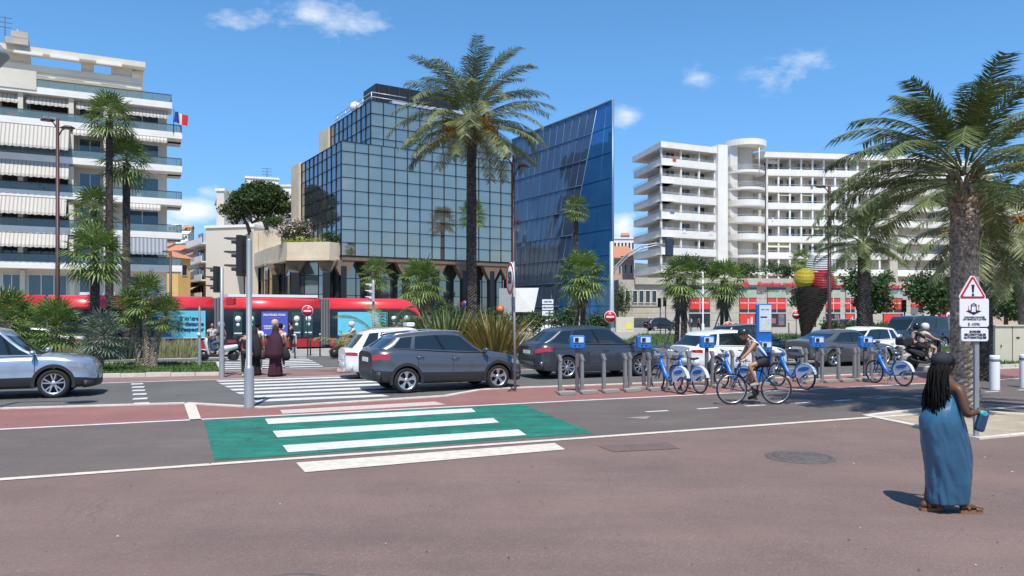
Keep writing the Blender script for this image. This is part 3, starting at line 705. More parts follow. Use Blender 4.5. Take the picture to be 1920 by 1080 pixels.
# side spans: A pillar, glass, B pillar, glass, C pillar ...
SUV = dict(L=4.39, W=1.83, r=.345, xf=1.33, xr=-1.32, zb=.22, clad=True, gap=.05, rim='star',
    top=[(-2.2, 1.10), (-2.0, 1.17), (-1.2, 1.15), (0, 1.07), (.9, 1.03), (1.2, 1.02), (1.7, .95), (2.05, .85), (2.195, .72)],
    roof=[(-2.1, 1.36), (-1.7, 1.46), (-1.1, 1.54), (-.3, 1.59), (.3, 1.545), (.9, 1.3)], ws_base=1.22, ws_top=.36, rw_base=-2.06, rw_top=-1.62, tum=.27,
    side=[(0, 'b'), (.05, 'g1'), (.40, 'p'), (.435, 'g2'), (.70, 'b'), (.74, 'g3'), (.90, 'b'), (1, 'b')], handles=[.05, -.95], doors=[1.0, -.02, -1.0], rails=1, pz=.88, tl=(.40, 6, 7), hl=(.45, 6, 7))
RX = dict(SUV, L=4.77, W=1.88, r=.37, xf=1.38, xr=-1.36, zb=.2, clad=False, rim='multi', top=[(-2.38, 1.06), (-2.1, 1.16), (-1.0, 1.13), (0, 1.10), (1.0, 1.07), (1.3, 1.06), (1.9, .95), (2.25, .84), (2.38, .72)],
    roof=[(-2.3, 1.30), (-1.8, 1.52), (-1.1, 1.62), (-.3, 1.665), (.3, 1.62), (1.0, 1.35)], ws_base=1.35, ws_top=.38, rw_base=-2.22, rw_top=-1.55, side=[(0, 'b'), (.05, 'g1'), (.38, 'p'), (.415, 'g2'), (.72, 'b'), (.75, 'g3'), (.93, 'b'), (1, 'b')], rails=None, tl=(.50, 6, 7), pz=.86)
XT = dict(SUV, L=4.64, W=1.84, r=.365, xf=1.40, xr=-1.30, zb=.24, rim='ten', top=[(-2.32, 1.05), (-1.0, 1.08), (0, 1.05), (.9, 1.06), (1.25, 1.07), (1.75, 1.02), (2.15, .92), (2.32, .76)],
    roof=[(-2.2, 1.5), (-1.5, 1.68), (-.3, 1.72), (.3, 1.67), (.95, 1.35)], ws_base=1.30, ws_top=.34, rw_base=-2.2, rw_top=-1.85, rails=None, hl=(.62, 6, 7))
HATCH = dict(SUV, L=4.1, W=1.76, r=.31, xf=1.25, xr=-1.28, zb=.18, clad=False, rim='five', top=[(-2.05, .93), (-1.0, .95), (0, .92), (.9, .92), (1.2, .92), (1.7, .83), (1.95, .74), (2.05, .64)],
    roof=[(-2.0, 1.2), (-1.5, 1.40), (-1.0, 1.46), (-.2, 1.49), (.3, 1.44), (.9, 1.2)], ws_base=1.25, ws_top=.30, rw_base=-1.93, rw_top=-1.5, rails=None, pz=.7, tl=(.34, 6, 7), gap=.045)
MPV = dict(HATCH, L=4.25, W=1.8, top=[(-2.12, .98), (-1, .99), (0, .96), (.9, .95), (1.2, .96), (1.7, .88), (2.0, .78), (2.12, .66)], roof=[(-2.1, 1.3), (-1.6, 1.5), (-1.0, 1.58), (-.2, 1.62), (.3, 1.56), (.9, 1.3)], rw_base=-2.0, rw_top=-1.55)
COUPE = dict(SUV, L=4.7, W=1.84, r=.335, xf=1.42, xr=-1.35, zb=.17, clad=False, rim='five', top=[(-2.35, .98), (-2.0, 1.02), (-1.0, .95), (0, .91), (.9, .89), (1.3, .89), (1.9, .80), (2.2, .70), (2.35, .6)],
    roof=[(-2.2, 1.08), (-1.6, 1.24), (-1.0, 1.36), (-.3, 1.43), (.3, 1.40), (.9, 1.2)], ws_base=1.25, ws_top=.25, rw_base=-2.0, rw_top=-.95, rails=None, pz=.72, side=[(0, 'b'), (.05, 'g1'), (.42, 'p'), (.455, 'g2'), (.80, 'b'), (1, 'b')])
VAN = dict(HATCH, L=4.9, W=1.95, r=.33, zb=.22, top=[(-2.45, 1.1), (-1, 1.1), (0, 1.1), (1.2, 1.1), (1.5, 1.1), (1.9, 1.0), (2.3, .86), (2.45, .74)], roof=[(-2.4, 1.86), (-1.5, 1.93), (0, 1.95), (.9, 1.88), (1.4, 1.6)], ws_base=1.75, ws_top=.95, rw_base=-2.38, rw_top=-2.25, xf=1.55, xr=-1.5, tum=.16, bowr=.03,
    side=[(0, 'b'), (.05, 'g1'), (.28, 'p'), (.31, 'g2'), (.6, 'p'), (.63, 'g3'), (.94, 'b'), (1, 'b')])
P_grey = mat('paint_dark_grey', (.085, .093, .110), .28, .45, coat=1)
P_grey2 = mat('paint_graphite', (.050, .056, .072), .26, .4, coat=1)
P_silver = mat('paint_silver_blue', (.36, .42, .49), .26, .55, coat=1)
P_white = mat('paint_car_white', (.72, .72, .71), .25, coat=1)
P_black = mat('paint_black', (.012, .013, .015), .2, coat=1)
P_mgrey = mat('paint_mid_grey', (.13, .13, .13), .28, .5, coat=1)
P_navy = mat('paint_navy', (.018, .030, .042), .22, coat=1)
AV = math.atan2(.38, .925)
def base_from(px, py, ox, rz):              # put the near-side wheel of local offset ox under a pixel of the ground
    g_ = G(px, py); return g_ - Matrix.Rotation(rz, 3, 'Z') @ Vector(ox)
c1 = base_from(763, 738, (SUV['xr'], -.9, 0), R(26)); 
car('dark grey crossover with silver roof rails stopped beside the zebra crossing', c1, R(26), P_grey, SUV)
c2 = base_from(1064, 711, (RX['xr'], -.92, 0), AV)
car('graphite grey sport utility car seen behind the first empty docking posts', c2, AV, P_grey2, RX)
c3 = base_from(100, 747, (XT['xf'], -.9, 0), AV)
car('silver blue sport utility car entering the picture at its left edge', c3, AV, P_silver, XT, name='moving_car')
c4 = at(776, 24.3); c4 = base_from(700, 712, (MPV['xr'], -.86, 0), AV)
tx = car('white taxi mostly hidden behind the dark grey crossover', c4, AV, P_white, MPV, name='taxi_car', cat='taxi')
b = MB(); b.rbox((.1, 0, 1.74), (.28, .55, .13), .05); b.build('roof_sign', P_white, tx)
c5 = base_from(1342, 702, (MPV['xr'], -.86, 0), AV)
car('white rounded hatchback queuing behind the docked bicycles', c5, AV, P_white, dict(HATCH, L=4.3, rw_base=-2.05, top=[(-2.15, .96), (-1, .97), (0, .94), (.9, .93), (1.2, .93), (1.7, .85), (2.0, .76), (2.15, .64)]))
c6 = base_from(1385, 680, (HATCH['xr'], -.86, 0), AV)
car('black hatchback whose roof shows behind the rounded white hatchback', c6, AV, P_black, dict(HATCH, roof=[(a, q + .12) for a, q in HATCH['roof']]))
c7 = base_from(1563, 688, (COUPE['xr'], -.9, 0), AV)
car('mid grey fastback coupe with a rear spoiler lip behind the docking posts', c7, AV, P_mgrey, COUPE)
c8 = base_from(1682, 676, (HATCH['xr'], .86, 0), AV + math.pi + R(4))
car('white hatchback facing left beyond the grey coupe', c8, AV + math.pi + R(4), P_white, HATCH, name='moving_car')
c9 = at(1712, 46); car('dark navy people carrier beyond the white hatchback', c9, AV + math.pi, P_navy, VAN, name='moving_car')
c10 = base_from(40, 664, (HATCH['xr'] + 2.4, .86, 0), AV + math.pi); c10 = at(52, 35)
car('white car driving left behind the low fan palms', c10, AV + math.pi, P_white, COUPE, name='moving_car')
car('small white hatchback parked far off by the blue glass tower', at(1026, 78), R(188), P_white, HATCH, low=True)
car('black sport utility car parked in front of the beige podium windows', at(1242, 92), R(12), P_black, SUV, low=True)
car('white delivery van parked under the red sign on the podium', at(1716, 82), R(183), P_white, VAN, cat='van', name='delivery_van', low=True)
car('black hatchback parked far off just right of the ice cream cone sculpture', at(1560, 76), R(60), P_black, HATCH, low=True)
car('dark red hatchback parked far off behind the tall brown lamp post', at(1588, 84), R(8), mat('paint_dark_red', (.12, .015, .015), .25, coat=1), HATCH, low=True)
car('dark blue hatchback parked far off behind the date palm trunk', at(1622, 80), R(5), P_navy, HATCH, low=True)
# ================================================================ buildings
M_plaster = mat('cream_render', (.62, .57, .47), .85, c2=(.68, .63, .53), scale=.4, detail=6, dirt=((.42, .38, .31), .5, .35), stretch=(1, 1, .35))
M_concw = mat('white_concrete', (.74, .71, .65), .8, c2=(.80, .78, .73), scale=.5, detail=6, dirt=((.56, .53, .47), .6, .4), stretch=(1, 1, .3))
M_stone = mat('beige_stone', (.42, .38, .31), .85, c2=(.50, .46, .38), scale=1.2, detail=6, dirt=((.3, .27, .22), .5, .4))
M_railg = glassmat('balcony_glass', (.24, .34, .36), .38, .05)
M_win = mat('window_glass', (.035, .085, .12), .05, spec=.9)
M_windk = mat('dark_window_glass', (.02, .03, .035), .06, spec=.8)
M_frame = mat('white_frame', (.62, .61, .58), .5)
M_railm = mat('dark_rail', (.05, .045, .045), .5, .3)
M_awn = mat('awning_stripe', (.52, .48, .41), .9, stripe=(0, .27, (.30, .28, .26), .66), dirt=((.40, .36, .30), .6, .5))
M_awn2 = mat('awning_grey_stripe', (.30, .31, .33), .9, stripe=(0, .30, (.17, .18, .20), .5))
M_awnc = mat('awning_cream', (.62, .55, .38), .9)
M_shut = mat('roller_shutter', (.66, .64, .60), .7, stripe=(2, .12, (.50, .49, .46), .75))
M_roofed = mat('terracotta_tiles', (.42, .16, .085), .9, c2=(.52, .23, .13), scale=5, detail=5)
def window(T, x0, x1, z0, z1, y, glass=M_win, n=2, name='window', fr=M_frame, d=.08):      # on a wall facing local -y
    b = MB(); f = .07
    b.box(((x0 + x1) / 2, y - d / 2, z1 - f / 2), (x1 - x0, d, f)); b.box(((x0 + x1) / 2, y - d / 2, z0 + f / 2), (x1 - x0, d, f))
    for k in range(n + 1):
        x = lerp(x0 + f / 2, x1 - f / 2, k / n); b.box((x, y - d / 2, (z0 + z1) / 2), (f, d, z1 - z0 - 2 * f))
    o = b.build(name, fr, T); b = MB(); b.box(((x0 + x1) / 2, y - .012, (z0 + z1) / 2), (x1 - x0 - .03, .024, z1 - z0 - .03)); b.build('pane', glass, o); return o
def loc_x(P, d, px):
    q = on_line(px, P, d); return (q - Vector((P[0], P[1], 0))).dot(Vector((d[0], d[1], 0)))
# ---- cream apartment block on the left
D1 = vpdir(3750); P1 = at(313, 66); A1 = thing('apartment_building', 'cream apartment block with glass balconies and striped awnings behind the tram, at the left edge', 'building', P1, math.atan2(D1.y, D1.x))
lx = lambda px: loc_x(P1, D1, px)
b = MB(); XL = -24
b.box((XL / 2, 6, 10.0), (-XL, 12, 20.0)); b.box((XL / 2 - 1.0, 7.2, 21.1), (-XL - 2.2, 9.5, 2.2)); b.build('wall', M_plaster, A1)
b = MB(); b.box((XL / 2 - 1.0, 6.6, 22.3), (-XL - 2.0, 10.0, .4)); b.box((XL / 2 - 1.0, 1.85, 22.75), (-XL - 2.0, .5, .6))                                  # attic parapet, posts and roof slab with sky openings
for px0, px1 in [(-60, 28), (28, 67), (165, 188), (222, 262)]:
    x0, x1 = lx(px0) - .6, min(lx(px1) - .6, -2.05)
    b.box(((x0 + x1) / 2, 2.2, 23.45), (x1 - x0, .9, .84))
b.box((XL / 2 - .75, 1.45, 24.08), (-XL - 1.9, 1.3, .46)); b.box((-2.3, 6.5, 24.08), (.9, 9, .46)); b.box((-2.3, 10.7, 23.4), (.9, .5, .9)); b.build('attic_frame', M_plaster, A1)
for px0, px1 in [(40, 95), (108, 163), (195, 243)]:
    b = MB(); x0, x1 = lx(px0) - .6, lx(px1) - .6; b.box(((x0 + x1) / 2, .66, 23.72), (x1 - x0, .26, .22)); b.build('roof_beam', M_concw, A1)
for px0, px1 in [(27, 50), (96, 133), (175, 242)]:
    window(A1, lx(px0) - .8, lx(px1) - .8, 20.35, 21.9, 2.45, M_shut, 2, 'shuttered_window')
FL = [17.3, 14.4, 11.5, 8.6, 5.75]
for i, z in enumerate([20.05 - .2] + FL):
    x1 = .35 if i == 0 else 1.15; b = MB(); b.box(((XL + x1) / 2, -.55, z + .1), (x1 - XL, 2.3, .2)); b.box(((XL + x1) / 2, -1.64, z + .36), (x1 - XL, .12, .34))
    if i > 0: b.box((x1 - .06, -.2, z + .36), (.12, 2.9, .34)); b.box((.6, .9, z + .1), (1.1, 2.2, .2))
    s_ = b.build('balcony_slab', M_concw, A1)
    b = MB(); b.box(((XL + x1) / 2, -1.64, z + .83), (x1 - XL - .05, .03, .60)); b.build('railing_glass', M_railg, s_)
    if i > 0: b = MB(); b.box((x1 - .06, -.2, z + .83), (.03, 2.8, .60)); b.build('railing_glass', M_railg, s_)
    b = MB(); b.tube([(XL, -1.64, z + 1.17), (x1 - .05, -1.64, z + 1.17)], .035, 6)
    k = XL
    while k < x1 - .2: b.tube([(k, -1.64, z + .5), (k, -1.64, z + 1.17)], .018, 5); k += 1.9
    b.tube([(x1 - .06, -1.64, z + .5), (x1 - .06, -1.64, z + 1.17), (x1 - .06, 1.1, z + 1.17)], .03, 5); b.build('handrail', M_railm, s_)
b = MB(); b.box((lx(18), -1.7, 20.85), (lx(53) - lx(-60), .14, 1.5)); b.build('parapet', M_plaster, A1)
for i, z in enumerate(FL + [2.85]):
    zt = z + 2.62
    for px0, px1, n in [(-55, -2, 3), (4, 40, 2), (52, 126, 3), (148, 190, 2), (235, 298, 2)]:
        dk = M_windk if (px1 < 130 and i < 5) else M_win
        window(A1, lx(px0), lx(px1), z + .3, zt - .12, 0, dk, n, 'window', M_frame if px0 > 140 or i == 5 else M_railm)
    for px in (43, 136, 200):
        b = MB(); x = lx(px); b.box((x, -.75, z + 1.45), (.35, 1.5, 2.5)) if i < 5 else b.box((x, -.2, z + 1.4), (.35, .4, 2.8)); b.build('partition_wall', M_plaster, A1)
def awning(T, x0, x1, z, y0, out_, drop, m, val=.25, name='awning'):
    b = MB(); n = max(2, int((x1 - x0) / .45)); th = .03
    b.add([(x0, y0, z), (x1, y0, z), (x1, y0 - out_, z - drop), (x0, y0 - out_, z - drop)], [(0, 1, 2, 3)])
    b.add([(x0, y0, z - th), (x1, y0, z - th), (x1, y0 - out_, z - drop - th), (x0, y0 - out_, z - drop - th)], [(3, 2, 1, 0)])
    for k in range(n):
        a, c = lerp(x0, x1, k / n), lerp(x0, x1, (k + 1) / n); b.add([(a, y0 - out_, z - drop), (c, y0 - out_, z - drop), (c, y0 - out_ - .02, z - drop - val * .72), ((a + c) / 2, y0 - out_ - .02, z - drop - val), (a, y0 - out_ - .02, z - drop - val * .72)], [(0, 4, 3, 2, 1)])
    return b.build(name, m, T)
AW = [(-1, -60, 40, 1.3, .6), (-1, 53, 138, 1.3, .55), (-1, 145, 186, 1.3, .55), (-1, 236, 314, 1.3, .6),
      (0, -60, 133, 1.62, 1.75), (0, 140, 192, .6, .35), (0, 252, 312, .5, .3), (1, -60, 133, 1.62, 1.15), (2, -60, 128, 1.62, 1.25), (2, 235, 300, .5, .35), (3, -60, 130, 1.62, .95), (3, 222, 312, 1.5, 1.25)]
for f, p0, p1_, o_, dr in AW:
    z = 19.78 if f < 0 else FL[f] - .03
    awning(A1, lx(p0), lx(p1_), z, -1.66 if f >= 0 else -1.0, .28 + dr * .35, dr, M_awn2 if (f, p0) == (3, 222) else M_awn)
b = MB(); b.box((lx(30), .9, 24.5), (1.6, 1.2, .5)); b.tube([(lx(30), .9, 24.7), (lx(30), .9, 25.6)], .05, 6); b.box((lx(34), .9, 25.2), (1.2, .2, .5)); b.build('roof_unit', M_stone, A1)
b = MB(); b.tube([(lx(2), 2, 24.2), (lx(2), 2, 26.9)], .03, 5); 
for q in (26.0, 26.4, 26.8): b.tube([(lx(2) - .5, 2, q), (lx(2) + .5, 2, q)], .02, 4)
b.build('antenna', M_railm, A1)
# flag
FB = at(325, 64.6); fl = thing('flag', 'blue white and red flag flying from the corner balcony of the cream block', 'flag', (FB.x, FB.y, 17.7), 0)
b = MB(); b.tube([(0, 0, 0), (.05, 0, 2.1)], .03, 6); b.build('flagpole', M_railm, fl)
M_fb = mat('flag_blue', (.01, .03, .22), .8); M_fw = mat('flag_white', (.75, .75, .75), .8); M_fr = mat('flag_red', (.55, .015, .02), .8)
b = MB(); vs = []; nx = 12
for i in range(nx + 1):
    u = i / nx
    for v in (0, .5, 1): vs.append((.05 + 1.15 * u, .22 * math.sin(u * 6.5 + v), .98 + .95 * v - .42 * u + .06 * math.sin(u * 8)))
for i in range(nx):
    for j in (0, 1): b.f.append((i * 3 + j, (i + 1) * 3 + j, (i + 1) * 3 + j + 1, i * 3 + j + 1)); b.mi.append(i * 3 // nx); b.sm.append(True)
b.v = vs; b.t = [0] * len(vs); b.build('cloth', [M_fb, M_fw, M_fr], fl)
# ---- black glass office building in the centre
D2 = vpdir(3200); P2 = at(640, 80); O2 = thing('office_building', 'stepped office building of grey blue mirror glass on brown arches, in the centre', 'building', P2, math.atan2(D2.y, D2.x))
M_mir = mirrormat('mirror_glass_grey', (.47, .425, .335), .03, .010, c2=(.40, .37, .30))
M_mir2 = mirrormat('mirror_glass_side', (.26, .28, .29), .03, .010)
M_mir3 = mirrormat('mirror_glass_odd', (.40, .38, .33), .06, .02)
M_mull = mat('mullion_dark', (.012, .014, .017), .4)
M_brown = mat('brown_cladding', (.15, .10, .065), .7, c2=(.19, .13, .09), scale=1)
M_creamw = mat('cream_stone', (.60, .50, .36), .8, c2=(.68, .58, .43), scale=.5, dirt=((.46, .36, .25), .6, .5))
def curtain(T, a, bb, z0, z1, nx, zs, m, side=-1, name='curtain_wall', mw=.07, jit=.012):
    """glazed wall from plan point a to bb (local), rows at the heights zs; each pane hangs a little differently"""
    a, bb = Vector((*a, 0)), Vector((*bb, 0)); d = (bb - a).normalized(); n = Vector((d.y, -d.x, 0))
    g_, mu = MB(), MB(); L_ = (bb - a).length
    for i in range(nx):
        for j in range(len(zs) - 1):
            p0, p1_ = a + d * (L_ * i / nx), a + d * (L_ * (i + 1) / nx); q = [Vector((p0.x, p0.y, zs[j])), Vector((p1_.x, p1_.y, zs[j])), Vector((p1_.x, p1_.y, zs[j + 1])), Vector((p0.x, p0.y, zs[j + 1]))]
            t1, t2 = random.uniform(-jit, jit), random.uniform(-jit, jit)
            gm = 1 if random.random() < .14 else 0
            q = [v + n * (t1 * (1 if k in (1, 2) else -1) + t2 * (1 if k > 1 else -1)) for k, v in enumerate(q)]
            g_.poly(q, gm)
    rz_m = math.atan2(d.y, d.x)
    for i in range(nx + 1):
        c = a + d * (L_ * i / nx) + n * .03; mu.box((c.x, c.y, (zs[0] + zs[-1]) / 2), (mw, .12, zs[-1] - zs[0] + .05), rz_m)
    for z in zs:
        c = (a + bb) / 2 + n * .025; mu.box((c.x, c.y, z), (L_, .11, mw), rz_m)
    o = g_.build(name, [m, M_mir3], T); mu.build('mullions', M_mull, o); return o
fr = [8.3 + 1.42 * k for k in range(9)]; rows = [z for z in fr if z < 20.2] + [20.55]
rows = [8.35, 9.75, 11.15, 12.55, 13.95, 15.35, 16.75, 18.15, 19.55, 20.6]
W2 = 21.5
b = MB(); b.prism([(.06, .06), (W2 - .06, .06), (W2 - .06, 17.9), (.06, 17.9)], 8.2, 20.5); b.build('core', M_mull, O2)
curtain(O2, (0, 0), (W2, 0), 8.3, 20.6, 14, rows, M_mir)
curtain(O2, (0, 14.6), (0, 0), 8.3, 20.6, 9, rows, M_mir2, mw=.05)
b = MB(); b.box((-.1, 16.3, 14.3), (.5, 3.4, 12.9)); b.build('stone_end_wall', M_creamw, O2)
rows2 = [20.7, 22.1, 23.5, 24.9, 26.35]
b = MB(); b.prism([(4.56, 3.06), (W2 - .3, 3.06), (W2 - .3, 17), (4.56, 17)], 20.5, 26.3); b.build('upper_core', M_mull, O2)
curtain(O2, (4.5, 3), (W2 - .2, 3), 20.7, 26.35, 11, rows2, M_mir)
curtain(O2, (4.5, 17), (4.5, 3), 20.7, 26.35, 9, rows2, M_mir2, mw=.05)
b = MB(); b.box((4.4, 19.0, 23.4), (.5, 3.9, 5.6)); b.build('upper_end_wall', M_creamw, O2)
b = MB(); b.box((11.4, 7, 27.7), (11, 4, 2.7)); b.build('plant_room', M_mull, O2)
for k in range(9): b = MB(); b.box((6.2 + k * 1.3, 4.94, 27.7), (.12, .1, 2.6)); b.build('louvre_post', M_railm, O2)
b = MB(); b.box((13, 3.7, 26.62), (11.5, .8, .5)); b.build('roof_duct', mat('pale_metal', (.55, .56, .57), .4, .4), O2)
b = MB()
for zz in (26.9, 27.4): b.tube([(4.7, 16, zz), (4.7, 3.3, zz), (9, 3.3, zz)], .05, 5)
for yy in (3.3, 6, 9, 12, 15): b.tube([(4.7, yy, 26.3), (4.7, yy, 27.4)], .05, 5)
b.build('roof_railing', MATS['pale_metal'], O2)
b = MB(); b.ell((4.9, 9.0, 27.0), (.7, .7, .7), 14, 8); b.build('radome', mat('white_plastic', (.7, .7, .7), .5), O2)
# ground storeys: dark columns with flared brown haunches, recessed glass
b = MB(); b.box((W2 / 2, 6, 8.05), (W2 - .2, 12, .4)); b.build('soffit', M_brown, O2)
cols = [lx2 for lx2 in (.3, 4.0, 7.7, 11.4, 15.1, 18.8, 21.2)]
for x in cols:
    b = MB(); b.box((x, .45, 3.6), (.62, .8, 7.2)); b.build('column', M_mull, O2)
    b = MB(); b.ext([(x - .38, .1, 6.2), (x + .38, .1, 6.2), (x + 1.3, .1, 7.86), (x - 1.3, .1, 7.86)], (0, .8, 0)); b.build('haunch', M_brown, O2)
curtain(O2, (-.5, 2.2), (W2, 2.2), 0, 8, 15, [.0, 2.2, 4.1, 6.0, 7.85], mirrormat('mirror_glass_low', (.30, .30, .27), .04, .01), name='ground_glazing', jit=.008)
# ---- terrace wing with planter on the left of the glass building
T2 = thing('terrace_wing', 'low cream terrace wing with a planted parapet, left of the mirror glass building', 'building', (0, 0, 0))
q = [at(640, 80.6), at(618, 79.0), at(538, 79.5), at(497, 88), at(452, 104)]
def wallband(pts, z0, z1, m, name, th=.5, T=T2):
    b = MB()
    for i in range(len(pts) - 1):
        a, c = Vector(pts[i]), Vector(pts[i + 1]); d = (c - a).normalized(); n = Vector((-d.y, d.x, 0)) * -1
        if n.y < 0: n = -n
        b.prism([a, c, c + n * th, a + n * th][::-1], z0, z1)
    return b.build(name, m, T)
wallband(q, 8.0, 9.7, M_creamw, 'planter_parapet')
wallband([v + Vector((.0, -.12, 0)) for v in q[:4]], 7.75, 8.05, M_creamw, 'cornice', .75)
b = MB(); b.prism([(p.x, p.y + .4) for p in q][::-1] + [(at(452, 130).x, 130), (at(640, 130).x * .9, 130)][::-1], 7.9, 9.3); b.build('terrace_slab', M_creamw, T2)
b = MB(); b.prism([at(446, 104), at(474, 95), at(527, 93), at(533, 112), at(440, 125)], 9.2, 12.6); b.prism([at(461, 98.4), at(474, 94.7), at(484, 94.4), at(484, 98)], 0, 12.55); b.build('upper_wall', M_creamw, T2)
for i, (p0, p1_) in enumerate([(q[1], q[2]), (q[2], q[3]), (q[3], q[4])]):
    p0, p1_ = p0 + Vector((0, 1.3, 0)), p1_ + Vector((0, 1.3, 0)); curtain(T2, (p1_.x, p1_.y), (p0.x, p0.y), 0, 7.9, 3 + i, [0, 2.2, 4.2, 6.2, 7.9], MATS['mirror_glass_low'], name='ground_glazing', jit=.008)
b = MB(); b.box(((q[0].x + q[1].x) / 2, 81.2, 4), (1.3, .2, 8)); b.build('corner_glazing', M_mull, T2)
for px, Y in [(553, 79.9), (612, 79.6), (517, 84.4), (470, 98)]:
    c = at(px, Y); b = MB(); b.box((c.x, c.y + .3, 3.6), (.8, .7, 7.3), .0); b.build('column', M_mull, T2)
    b = MB(); b.ext([(c.x - .4, c.y - .05, 6.5), (c.x + .4, c.y - .05, 6.5), (c.x + 1.15, c.y - .05, 7.76), (c.x - 1.15, c.y - .05, 7.76)], (0, .8, 0)); b.build('haunch', M_brown, T2)
# ---- blue glass tower with the slanted edge
B3 = thing('glass_tower', 'leaning blue mirror glass tower with a slanted sail like edge', 'building', (0, 0, 0))
d3 = Vector((-.512, .859, 0)); T3 = at(1120, 92); L3 = T3 + d3 * 20.5; Bt = T3 + d3 * 9.4; TR = at(1149, 89.6); ztp = 27.6
M_bl1 = mirrormat('mirror_glass_navy', (.10, .155, .23), .04, .012, c2=(.08, .125, .20), metal=.4); M_bl2 = mirrormat('mirror_glass_blue', (.05, .20, .45), .05, .012, c2=(.04, .165, .38), metal=.45)
g_, mu = MB(), MB(); nR, nC = 9, 12
def pA(u, v): 
    r0 = Bt.lerp(T3, v); a = L3.lerp(r0, u); return Vector((a.x, a.y, ztp * v))
nA = Vector((-.859, -.512, 0))
for i in range(nC):
    for j in range(nR):
        e = random.uniform(-.03, .03); g_.poly([pA(i / nC, j / nR) + nA * e, pA((i + 1) / nC, j / nR), pA((i + 1) / nC, (j + 1) / nR) + nA * e, pA(i / nC, (j + 1) / nR)])
for i in range(1, nC): mu.tube([pA(i / nC, 0) + nA * .03, pA(i / nC, 1) + nA * .03], .022, 4)
for j in range(1, nR + 1): mu.tube([pA(0, j / nR) + nA * .04, pA(1, j / nR) + nA * .04], .05, 4)
o = g_.build('sloping_facade', M_bl1, B3); mu.build('glazing_bars', mat('bar_grey', (.075, .115, .18), .4, .3), o)
g_, mu = MB(), MB(); a, c, d_, e_ = Vector((T3.x, T3.y, ztp)), Vector((TR.x, TR.y, ztp + .2)), Vector((TR.x, TR.y, 0)), Vector((Bt.x, Bt.y, 0))
for i in range(5):
    for j in range(nR):
        def pB(u, v): return e_.lerp(a, v).lerp(d_.lerp(c, v), u)
        g_.poly([pB(i / 5, j / nR), pB((i + 1) / 5, j / nR), pB((i + 1) / 5, (j + 1) / nR), pB(i / 5, (j + 1) / nR)])
for j in range(1, nR): mu.tube([pB(0, j / nR) + Vector((0, -.03, 0)), pB(1, j / nR) + Vector((0, -.03, 0))], .03, 4)
for i in (3,): mu.tube([pB(i / 5, .0) + Vector((0, -.03, 0)), pB(i / 5, 1) + Vector((0, -.03, 0))], .03, 4)
o = g_.build('front_facade', M_bl2, B3); mu.build('glazing_bars', mat('bar_blue', (.02, .07, .17), .4, .3), o)
b = MB(); b.tube([a, e_], .06, 6); b.tube([c, d_], .16, 6); b.tube([Vector((L3.x, L3.y, ztp)), a, c], .14, 6); b.build('edge_trim', mat('pale_blue_trim', (.14, .21, .30), .4, .4), B3)
b = MB(); bk = [Vector((L3.x, L3.y, 0)) + Vector((.3, .3, 0)), Vector((Bt.x, Bt.y, 0)) + Vector((.4, .3, 0)), Vector((TR.x - .3, TR.y + .5, 0)), at(1150, 112), at(975, 128)]; b.prism(bk, 0, 6); b.prism([Vector((T3.x, T3.y + .4, 0)), Vector((TR.x, TR.y + .1, 0)), at(1146.5, 104), at(985, 128), Vector((L3.x + .2, L3.y + .4, 0))], 26.8, ztp); b.prism([at(1143, 93), at(1148, 90), at(1146.5, 104)], 0, ztp); b.build('back_core', M_mull, B3)
sc_ = [at(930, 86), at(965, 83.6)]; P4 = thing('entrance_wall', 'blank pale concrete entrance wall with a slanted end, before the blue glass tower', 'wall', (0, 0, 0))
b = MB(); zt, zb_ = 2.1 + 48 * 84 / 1400, 2.1 + 3 * 84 / 1400
b.ext([(*at(966, 84)[:2], zb_), (*at(1001, 83.5)[:2], zb_), (*at(1010, 83.5)[:2], zt), (*at(964, 84)[:2], zt)], (0, .6, 0)); b.build('slanted_panel', M_concw, P4)
b = MB(); b.ext([(*at(936, 85)[:2], 0), (*at(966, 84.7)[:2], 0), (*at(966, 84.7)[:2], zt), (*at(936, 85)[:2], zt)], (0, .6, 0)); b.build('grey_panel', mat('grey_panel', (.30, .32, .33), .7), P4)
b = MB(); b.ext([(*at(967, 85)[:2], 0), (*at(1003, 84.6)[:2], 0), (*at(1003, 84.6)[:2], zb_ + .0), (*at(967, 85)[:2], zb_)], (0, .6, 0)); b.build('dark_plinth', M_mull, P4)
# ---- white apartment block with a round stair of balconies on the right
D5 = vpdir(3977); P5 = at(1240, 120); A5 = thing('apartment_building', 'long white apartment block with stacked balconies and a rounded balcony tower', 'building', P5, math.atan2(D5.y, D5.x))
rz5 = math.atan2(D5.y, D5.x); inv5 = Matrix.Rotation(-rz5, 3, 'Z')
def l5(v): q_ = inv5 @ (Vector((v[0], v[1], 0)) - P5); return Vector((q_.x, q_.y, 0))
M_lrail = mat('pale_rail', (.55, .56, .57), .5, .2); M_wallsh = mat('balcony_wall', (.50, .46, .38), .85, c2=(.56, .52, .44), scale=.6)
lw = l5(at(1188, 132)); j0 = l5(on_line(1342, P5, D5)); xa5 = j0.x
rc = l5(at(1396, 129)); rr5 = 3.35; e1 = l5(at(1440, 129.2)); e2 = l5(at(1672, 131.5)); e3 = l5(at(1765, 133)); e4 = l5(at(1850, 139))
BZ = [27.2, 24.3, 21.4, 18.55, 15.65, 12.8, 9.9]        # top of each balcony band
def slabband(pts, zt, hb, T, th=.14, dep=2.3, name='balcony', closed_end=True):
    b = MB()
    for i in range(len(pts) - 1):
        a, c = Vector(pts[i]), Vector(pts[i + 1]); d = (c - a).normalized(); n = Vector((-d.y, d.x, 0))
        b.prism([a + n * .0, c, c + n * th, a + n * th], zt - hb, zt)
        b.prism([a, c, c + n * dep, a + n * dep], zt - hb - .16, zt - hb + .02)
    return b.build(name, M_concw, T)
